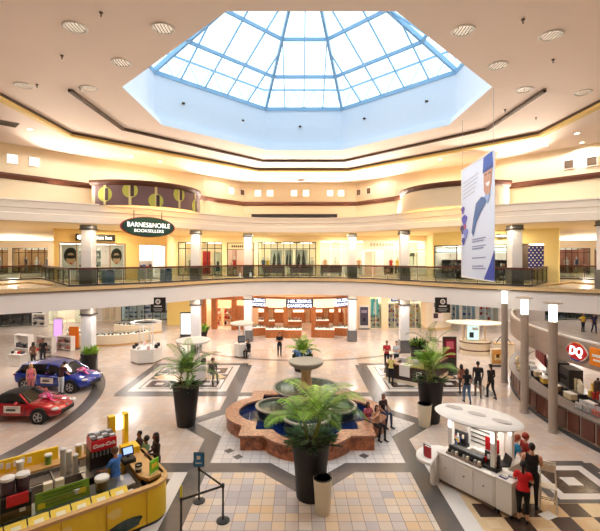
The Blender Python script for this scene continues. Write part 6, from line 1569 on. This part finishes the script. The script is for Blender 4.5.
# ================================================================= PEOPLE
import numpy as np
SKIN = {'light':(222,172,144),'tan':(190,134,104),'brown':(128,84,62),'dark':(92,60,46)}
def person(loc, rz, label, h=1.70, shirt=(40,40,44), pants=(40,48,70), skin='light', hair=(40,28,22), shoes=(30,28,28), pose='stand', sleeve='short', legs='long', hairstyle='short', female=False, seat=.45, arms=None, turn=0, bulk=1.0, group=None, cap=None):
    s = h/1.72; V = Vector
    sw = .165 if female else .185
    J = {'pel':V((0,0,.94)),'wai':V((0,.0,1.09)),'che':V((0,-.005,1.27)),'upc':V((0,.01,1.39)),'nek':V((0,.012,1.485)),'hea':V((0,-.015,1.61))}
    for sd, n in ((1,'L'),(-1,'R')):
        J['sh'+n] = V((sd*sw,.012,1.40)); J['el'+n] = V((sd*(sw+.055),.04,1.13)); J['wr'+n] = V((sd*(sw+.05),-.04,.89)); J['hd'+n] = V((sd*(sw+.045),-.06,.80))
        J['hi'+n] = V((sd*.09,0,.90)); J['kn'+n] = V((sd*.10,-.02,.49)); J['an'+n] = V((sd*.105,.02,.08)); J['to'+n] = V((sd*.12,-.15,.03))
    def arm(n, el, wr, hd=None):
        sd = 1 if n == 'L' else -1
        J['el'+n] = V((sd*el[0],el[1],el[2])); J['wr'+n] = V((sd*wr[0],wr[1],wr[2]))
        d = (J['wr'+n]-J['el'+n]).normalized(); J['hd'+n] = J['wr'+n]+d*.085
    a = arms or ('cross' if pose == 'cross' else None)
    if a == 'cross': arm('L',(.25,-.02,1.15),(-.0,-.19,1.19)); arm('R',(.25,-.02,1.14),(.0,-.215,1.14))
    elif a == 'reach': arm('L',(.24,-.14,1.16),(.19,-.36,1.10)); arm('R',(.24,-.12,1.15),(.2,-.34,1.08))
    elif a == 'phone': arm('L',(.23,-.03,1.13),(.07,-.24,1.17)); arm('R',(.23,-.03,1.13),(.08,-.25,1.15))
    elif a == 'hips': arm('L',(.36,.08,1.15),(.19,-.06,1.02)); arm('R',(.36,.08,1.15),(.19,-.06,1.02))
    elif a == 'one': arm('R',(.24,-.08,1.14),(.15,-.30,1.16))
    elif a == 'lap': arm('L',(.23,-.05,1.13),(.12,-.27,1.02)); arm('R',(.23,-.05,1.13),(.1,-.28,1.0))
    elif a == 'up': arm('R',(.27,-.05,1.16),(.17,-.18,1.38))
    if pose == 'walk':
        J['knL'] += V((0,-.12,.02)); J['anL'] += V((0,-.16,.0)); J['toL'] += V((0,-.16,.02)); J['knR'] += V((0,.03,0)); J['anR'] += V((0,.22,.05)); J['toR'] += V((0,.2,0))
        if not a: arm('L',(.23,.12,1.14),(.24,.10,.9)); arm('R',(.23,-.02,1.13),(.22,-.17,.92))
    if pose in ('sit','perch'):
        dz = seat+.10-.94
        for k in J:
            if k[:2] not in ('kn','an','to'): J[k] = J[k]+V((0,0,dz))
        for n, sd in (('L',1),('R',-1)):
            kx = .13 if sd > 0 else .11
            J['kn'+n] = V((sd*kx,-.43,seat+.06)); J['an'+n] = V((sd*(kx+.01),-.40-.05*sd,.08)); J['to'+n] = V((sd*(kx+.02),-.57-.05*sd,.03))
    lean = {'lean':.35,'sit':.12}.get(pose, .03)
    piv = J['pel'].copy(); Rm = Matrix.Rotation(lean, 3, 'X')
    for k in list(J):
        if k[:2] in ('wa','ch','up','ne','he','sh','el','wr','hd'): J[k] = piv+Rm @ (J[k]-piv)
    Ht = Matrix.Rotation(turn, 3, 'Z')
    b = bulk
    bones = []   # (p, q, r0, r1, tag)
    def B(p, q, r0, r1, t): bones.append((J[p], J[q], r0, r1, t))
    q = MB(); mm = m_black
    def seg(p, q_, r0, r1, n=12, ex=.6):
        p, q_ = V(p), V(q_); d = (q_-p); L_ = d.length; d.normalize()
        pts = [p-d*r0*.7, p-d*r0*.35, p, p.lerp(q_,.33), p.lerp(q_,.66), q_, q_+d*r1*.35, q_+d*r1*.7]; rr = [r0*.5, r0*.88, r0, r0*.72+r1*.28, r0*.34+r1*.66, r1, r1*.88, r1*.5]
        q.tube(pts, r0, mm, n, rr)
    R3 = Rm.to_4x4()
    def blob(c, r): q.ball((0,0,0), r, mm, 16, T=Matrix.Translation(c) @ R3)
    hipw = .175 if female else .165
    blob(J['pel'], (hipw*b,.125*b,.14)); blob(J['wai'], ((.128 if female else .145)*b,.105*b,.17)); blob(J['che'], ((.15 if female else .168)*b,.118*b,.18)); blob(J['upc']+Rm @ V((0,0,-.02)), (sw*.98,.085*b,.085))
    if female:
        for sd in (-1,1): blob(J['che']+Rm @ V((sd*.07,-.09,.02)), (.065,.05,.06))
    seg(J['upc'], J['nek'], .066, .053); seg(J['nek'], J['hea'], .053, .055)
    hc = J['hea']+V((0,0,.02)); HT = Matrix.Translation(hc) @ Ht.to_4x4()
    q.ball((0,.008,.022), (.074,.094,.1), mm, 16, T=HT); q.ball((0,-.03,-.05), (.054,.058,.062), mm, 12, T=HT)
    q.ball((0,-.098,-.012), (.016,.022,.024), mm, 8, T=HT)
    for sd in (-1,1): q.ball((sd*.077,.005,0), (.012,.02,.03), mm, 8, T=HT)
    fing = []
    for n, sd in (('L',1),('R',-1)):
        B('sh'+n,'el'+n,.062,.045,'uarm'); B('el'+n,'wr'+n,.045,.03,'farm'); B('wr'+n,'hd'+n,.034,.034,'hand')
        seg(J['upc']+V((sd*.06,0,0)), J['sh'+n], .07, .066); seg(J['sh'+n], J['el'+n], .06*b, .044); seg(J['el'+n], J['wr'+n], .046, .03)
        d = (J['hd'+n]-J['wr'+n]).normalized(); side = V((0,1,0))-d*d.y
        if side.length < .2: side = V((1,0,0))-d*d.x
        side.normalize(); nrm = d.cross(side)*sd
        pc = J['wr'+n]+d*.05
        M3 = Matrix((side, nrm, d)).transposed().to_4x4(); q.ball((0,0,0), (.042,.02,.055), mm, 12, T=Matrix.Translation(pc) @ M3)
        for i, (o, ln) in enumerate(((-.03,.068),(-.010,.078),(.011,.073),(.030,.058))):
            p0 = pc+d*.035+side*o; p1 = p0+d*ln*.55+nrm*.006; p2 = p1+(d*.75+nrm*.65)*ln*.5; q.tube([p0-d*.01, p0, p1, p2], .011, mm, 7, [.010,.0115,.0105,.008])
        p0 = pc-side*.03-d*.02; p1 = p0-side*.028+d*.03+nrm*.008; p2 = p1+d*.03-side*.004+nrm*.008; q.tube([p0, p1, p2], .012, mm, 7, [.014,.0125,.009])
        B('hi'+n,'kn'+n,.095,.066,'thigh'); B('kn'+n,'an'+n,.062,.042,'calf'); B('an'+n,'to'+n,.045,.035,'foot')
        seg(J['hi'+n], J['kn'+n], .095*b, .064); seg(J['kn'+n], J['kn'+n].lerp(J['an'+n],.35), .062, .06); seg(J['kn'+n].lerp(J['an'+n],.3), J['an'+n], .06, .042)
        hl = J['an'+n]+ (J['an'+n]-J['to'+n]).normalized()*.04; hl.z = .04; q.ball(tuple(hl+V((0,0,.005))), (.042,.05,.045), mm, 10); seg(V((J['an'+n].x,J['an'+n].y,.045)), V((J['to'+n].x,J['to'+n].y,.04)), .042, .036)
    B('pel','pel',.17,.17,'pelvis'); B('wai','upc',.15,.15,'torso'); B('nek','nek',.05,.05,'neck'); bones.append((hc, hc, .1, .1, 'head'))
    me = bpy.data.meshes.new('tmp'); me.from_pydata(q.v, [], q.f); tmp = bpy.data.objects.new('tmp', me); COL.objects.link(tmp)
    md = tmp.modifiers.new('r','REMESH'); md.mode = 'VOXEL'; md.voxel_size = .0135; md2 = tmp.modifiers.new('s','SMOOTH'); md2.factor = .5; md2.iterations = 2
    dg = bpy.context.evaluated_depsgraph_get(); dg.update(); out = bpy.data.meshes.new_from_object(tmp.evaluated_get(dg)); bpy.data.objects.remove(tmp); bpy.data.meshes.remove(me)
    nv = len(out.vertices); co = np.empty(nv*3); out.vertices.foreach_get('co', co); co = co.reshape(-1,3); co[:,2] = np.maximum(co[:,2], .0)
    # materials per face from the nearest bone
    npol = len(out.polygons); pc = np.empty(npol*3); out.polygons.foreach_get('center', pc); pc = pc.reshape(-1,3)
    best = np.full(npol, 9e9); tg = np.zeros(npol, int); tt = np.zeros(npol)
    tags = ['torso','pelvis','uarm','farm','hand','thigh','calf','foot','neck','head']
    for p, q_, r0, r1, t in bones:
        p = np.array(p); d = np.array(q_)-p; L2 = max(1e-9, d@d); u = np.clip(((pc-p)@d)/L2, 0, 1); dist = np.linalg.norm(pc-(p+u[:,None]*d), axis=1)/(r0+(r1-r0)*u)
        w = dist < best; best[w] = dist[w]; tg[w] = tags.index(t); tt[w] = u[w]
    def mcol(n_, c, r_=.8): return M(f'{n_}_%d_%d_%d' % c, c, r_, var=.08, scale=14)
    ml = [mcol('skin', SKIN[skin], .5), mcol('cloth', shirt), mcol('cloth', pants), mcol('shoe', shoes, .5)]
    mi = np.zeros(npol, int); T_ = lambda n_: tags.index(n_)
    mi[tg == T_('torso')] = 1; mi[(tg == T_('torso')) & (best > .0) & (pc[:,2] > J['upc'].z+.055) & (np.abs(pc[:,0]) < .075)] = 0
    if sleeve in ('short','long'): mi[(tg == T_('uarm')) & ((tt < .62) | (sleeve == 'long'))] = 1
    if sleeve == 'long': mi[tg == T_('farm')] = 1
    mi[tg == T_('pelvis')] = 2; mi[tg == T_('thigh')] = 2
    mi[(tg == T_('pelvis')) & (pc[:,2] > J['pel'].z+.0) & (best > .35)] = 1
    if legs == 'long': mi[tg == T_('calf')] = 2
    elif legs == 'crop': mi[(tg == T_('calf')) & (tt < .55)] = 2
    elif legs == 'short': mi[(tg == T_('thigh')) & (tt > .75)] = 0
    mi[tg == T_('foot')] = 3
    k0 = None
    co *= s; out.vertices.foreach_set('co', co.ravel()); out.materials.clear()
    for m in ml: out.materials.append(m)
    out.polygons.foreach_set('material_index', mi); out.polygons.foreach_set('use_smooth', [True]*npol); out.update()
    # eyes and mouth in the same mesh
    bm = bmesh.new(); bm.from_mesh(out)
    def stud(c, r, m):
        T = Matrix.Diagonal((s,s,s,1)) @ HT @ Matrix.Translation(c) @ Matrix.Diagonal((*r,1)); n0 = len(bm.faces)
        rr = bmesh.ops.create_uvsphere(bm, u_segments=8, v_segments=6, radius=1, matrix=T); bm.faces.ensure_lookup_table()
        for f_ in bm.faces[n0:]: f_.material_index = m; f_.smooth = True
    out.materials.append(m_black); out.materials.append(M('lips', (150,70,66), .5))
    for sd in (-1,1): stud((sd*.031,-.083,.022), (.013,.008,.007), 4); stud((sd*.031,-.082,.042), (.017,.006,.004), 4)
    stud((0,-.087,-.052), (.022,.006,.006), 5); bm.to_mesh(out); bm.free()
    o = bpy.data.objects.new('person', out); COL.objects.link(o); o.location = loc if len(loc) == 3 else (*loc,0); o.rotation_euler = (0,0,rz); tag(o, label, 'person', group)
    # hair
    g = MB(); mh = mcol('hair', hair, .6)
    def shell(c, r, keep, n=22):
        rows = []; vs = []; fs = []; k = n//2
        for j in range(k+1):
            t = PI*j/k
            for i in range(n): a_ = 2*PI*i/n; vs.append(V((r[0]*math.sin(t)*math.cos(a_), r[1]*math.sin(t)*math.sin(a_), r[2]*math.cos(t))))
        for j in range(k):
            for i in range(n):
                f_ = (j*n+i,(j+1)*n+i,(j+1)*n+(i+1) % n,j*n+(i+1) % n); cc = sum((vs[x] for x in f_), V((0,0,0)))/4
                if keep(cc): fs.append(f_)
        g.add([HT @ (v+V(c)) for v in vs], fs, mh)
    shell((0,.016,.028), (.087,.103,.107), lambda p: p.z > .052 or (p.y > -.02 and p.z > -.05) or p.y > .035)
    if hairstyle in ('long','tail'):
        w_ = .085 if hairstyle == 'long' else .04
        g.ball((0,.075,-.09), (w_,.05,.17), mh, 14, T=HT)
        if hairstyle == 'long':
            for sd in (-1,1): g.ball((sd*.075,.02,-.05), (.028,.05,.13), mh, 10, T=HT)
    elif hairstyle == 'bun': g.ball((0,.06,.12), (.05,.05,.045), mh, 12, T=HT)
    elif hairstyle == 'big': g.ball((0,.03,.03), (.115,.115,.12), mh, 16, T=HT @ Matrix.Translation((0,.015,.01)))
    g.v = [v*s for v in g.v]
    ho = g.build('hair', None, smooth=True, ang=80); ho.parent = o
    if cap:
        g = MB(); mc_ = mcol('cap', cap); g.lathe([(.1,.05),(.098,.09),(.06,.13),(0,.14)], mc_, n=16, T=HT).box((0,-.12,.055),(.13,.1,.012), mc_, T=HT); g.v = [v*s for v in g.v]; co_ = g.build('cap', None, smooth=True); co_.parent = o
    return o, J, s
BLK = (30,28,30)
def rotp(loc, rz, v): return (loc[0]+v[0]*math.cos(rz)-v[1]*math.sin(rz), loc[1]+v[0]*math.sin(rz)+v[1]*math.cos(rz))
P_ = person
P_(G(279.5,356.5), .2, 'person in dark clothes standing with crossed arms before the jewellery shop', 1.72, (26,26,32), (30,32,46), 'tan', pose='cross', arms='cross')
st_ = thing('stool', 'small stool under the seated person in black', 'stool', (*G(248.5,357),0)); 
q = MB(); q.lathe([(.17,.4),(.18,.43),(.17,.46),(0,.47)], m_dark, n=18); q.build('seat', st_)
for k in range(3): q = MB(); q.cyl((.08*math.cos(k*2.1),.08*math.sin(k*2.1),.41),(.17*math.cos(k*2.1),.17*math.sin(k*2.1),0),.016,m_steel,n=8); q.build('leg', st_)
P_(G(248.5,357.5), -.5, 'person in black seated beside the slim white kiosk', 1.66, (24,22,24), (30,28,30), 'tan', pose='sit', seat=.46, hairstyle='long', female=True, arms='lap', sleeve='long')
def chair_(loc, rz, label, m):
    t = thing('chair', label, 'chair', (*loc,0), rz); q = MB(); q.box((0,0,.43),(.44,.44,.05), m, bev=.015); q.build('seat', t); q = MB(); q.box((0,.2,.72),(.42,.04,.4), m, bev=.015); q.build('backrest', t)
    for x in (-.18,.18):
        for y in (-.18,.18): q = MB(); q.box((x,y,.205),(.035,.035,.41), m); q.build('leg', t)
c3 = (-4.98,23.75); chair_(c3, .55, 'pale chair beside the round kiosk behind the left palm', M('chair_pale'))
P_(c3, .55, 'person in olive jacket seated by the left palm with legs out', 1.7, (92,84,70), (120,120,112), 'tan', hair=(60,36,26), pose='sit', seat=.46, arms='lap', sleeve='long', hairstyle='big')
P_((5.75,26.7), 0, 'person in a red shirt standing behind the dark kiosk', 1.72, (206,56,70), (40,40,50), 'tan', arms='phone')
P_((6.35,26.6), .2, 'person in a white shirt standing beside the red shirted person', 1.72, (214,226,240), (40,40,50), 'light', arms='phone', hair=(30,28,34))
P_(G(391,383.5), 2.6, 'person in a yellow shirt and dark trousers standing at the dark kiosk counter', 1.62, (232,214,130), (26,28,42), 'tan', hair=(40,30,24), arms='reach', hairstyle='bun', female=True)
P_(dw(1.9,1.75), .6, 'person with long black hair behind the white cloth of the dark kiosk', 1.66, (30,28,32), (30,28,32), 'light', hair=(18,16,18), hairstyle='long', female=True, arms='reach')
P_(G(467,403), PI-.1, 'person in black top and blue jeans walking past the poster stand', 1.66, (28,28,32), (84,110,150), 'tan', hair=(36,26,22), pose='walk', hairstyle='long', female=True, sleeve='short')
P_(G(461.5,393), PI+.1, 'smaller person half hidden left of the walker in blue jeans', 1.5, (150,90,70), (70,60,60), 'tan', hair=(40,28,24), hairstyle='long', female=True)
P_(G(478,396.5), PI-.3, 'person in black shirt and dark shorts, middle of the right walkers', 1.78, (24,24,28), (44,44,52), 'brown', pose='walk', legs='short', hair=(16,14,14))
P_(G(491,398), PI+.2, 'person in dark clothes at the right of the walking group', 1.7, (30,26,28), (40,36,40), 'tan', hair=(40,26,20), pose='walk', hairstyle='tail', female=True, sleeve='long')
zc = .58
for (px, py, nm, shc, pc_, hs, fm, hh, sk_) in ((371,436,'in a pink top at the left of the trio on the fountain curb',(206,110,130),(36,34,46),'long',True,1.5,'tan'),(380,441,'in the middle of the trio on the fountain curb',(200,150,120),(30,28,34),'long',True,1.54,'light'),(386.5,428,'in a dark top and jeans at the right of the trio on the fountain curb',(60,44,44),(52,62,96),'tail',True,1.6,'tan')):
    x, y = G(px, py); P_((x-.12,y+.27), .55, f'person {nm}'.replace('at the left of','left in').replace('at the right of','right in'), hh, shc, pc_, sk_, hair=(46,30,24), pose='sit', seat=.58, hairstyle=hs, female=fm, arms='up' if 'middle' in nm else 'lap')
P_(G(31,395), .2, 'person in a pink top standing behind the red roadster by the blue car', 1.62, (240,130,150), (200,120,120), 'light', hair=(226,180,110), hairstyle='long', female=True, sleeve='none')
P_(G(61,394), PI-.3, 'person in dark shirt and white jeans leaning to the blue car', 1.68, (64,30,40), (214,224,236), 'tan', hair=(24,20,20), arms='reach', pose='lean')
# around the yellow kiosk
P_(kw(-.78,1.45), KR+PI+.6, 'kiosk worker in a blue shirt with yellow apron', 1.72, (66,120,196), (150,124,96), 'tan', hair=(110,74,44), arms='reach', cap=None)
ap = MB(); ap.box((0,-.135,.98),(.3,.02,.5), m_yel, bev=.008); wk = [o for o in COL.objects if o.get('label','').startswith('kiosk worker')][0]; a_ = ap.build('apron', wk)
P_(kw(.52,1.75), KR+PI/2*3-.0, 'tallest of the yellow kiosk customers, long dark hair and dark brown clothes', 1.68, (56,40,36), (44,34,34), 'brown', hair=(30,20,18), hairstyle='long', female=True, sleeve='long', arms='phone')
P_(kw(.42,2.95), KR-PI/2, 'child with dark hair at the kiosk side counter, farthest customer', 1.38, (60,40,40), (50,50,60), 'brown', hair=(22,18,18), arms='reach')
P_(kw(.42,2.35), KR-PI/2+.1, 'child in a green and white top between the other kiosk customers', 1.4, (120,150,110), (50,50,60), 'brown', hair=(24,18,18), arms='reach', hairstyle='big')
# around the white kiosk
P_(G(523,522), PI-.5, 'person in a red shirt and black trousers before the white kiosk', 1.62, (222,30,40), (24,22,26), 'light', hair=(24,18,18), arms='reach', hairstyle='tail', female=True, legs='crop', bulk=1.08)
P_(G(532,507), PI-.45, 'tall person in a black tank top behind the red shirted shopper', 1.8, (24,22,26), (30,30,34), 'light', hair=(30,20,16), arms='reach', sleeve='none', bulk=1.05)
P_((6.72,12.95), AR+2.6, 'person in a teal top and jeans leaning on the far side of the white kiosk', 1.6, (40,140,190), (60,84,140), 'light', hair=(170,80,50), hairstyle='tail', female=True, arms='reach', pose='lean')
P_((7.2,13.0), AR+2.6, 'person with big red hair beside the person in teal', 1.58, (170,50,40), (60,50,60), 'light', hair=(170,60,36), hairstyle='big')
# food counter, corridor, left kiosks
P_(G(583,331.5), .2, 'person in a yellow shirt in the far right corridor', 1.72, (236,206,60), (50,50,56), 'tan', arms='hips')
P_(G(594,333), -.2, 'person in navy clothes at the far right edge of the corridor', 1.8, (50,56,96), (44,50,80), 'tan', pose='walk')
P_(G(33,367), PI, 'person in brown behind the sales tables left of the blue car', 1.6, (120,84,64), (60,50,46), 'tan', hair=(40,28,22), hairstyle='long', female=True)
P_(G(43,364), .3, 'person in black behind the right sales table', 1.7, (30,28,30), (40,40,44), 'brown', hair=(20,16,16))
# ================================================================= LIGHT
for x, y, z, p in CEIL_L:
    lampl('SPOT', (x, y, z-.06), p, (255,249,242), .08, spot=2.95, blend=.25)
wd = bpy.data.worlds.new('sky'); SC.world = wd; wd.use_nodes = True
bg = wd.node_tree.nodes['Background']; bg.inputs['Color'].default_value = (.71,.885,1.0,1); bg.inputs['Strength'].default_value = 1.9
cam = bpy.data.cameras.new('camera'); co = bpy.data.objects.new('camera', cam); COL.objects.link(co)
co.location = (0,0,H); co.rotation_euler = (PI/2,0,0)
cam.sensor_fit = 'HORIZONTAL'; cam.sensor_width = 36; cam.lens = 36*F/600
cam.shift_x = (300-CX)/600; cam.shift_y = (CY-265.5)/600
cam.clip_start = .05; cam.clip_end = 300
SC.camera = co
vs = SC.view_settings; vs.view_transform = 'Standard'; vs.look = 'None'; vs.gamma = 1; vs.use_curve_mapping = False; vs.exposure = .18
SC.cycles.use_denoising = True
SC.cycles.max_bounces = 10; SC.cycles.diffuse_bounces = 6; SC.cycles.transparent_max_bounces = 16
SC.cycles.sample_clamp_indirect = 6
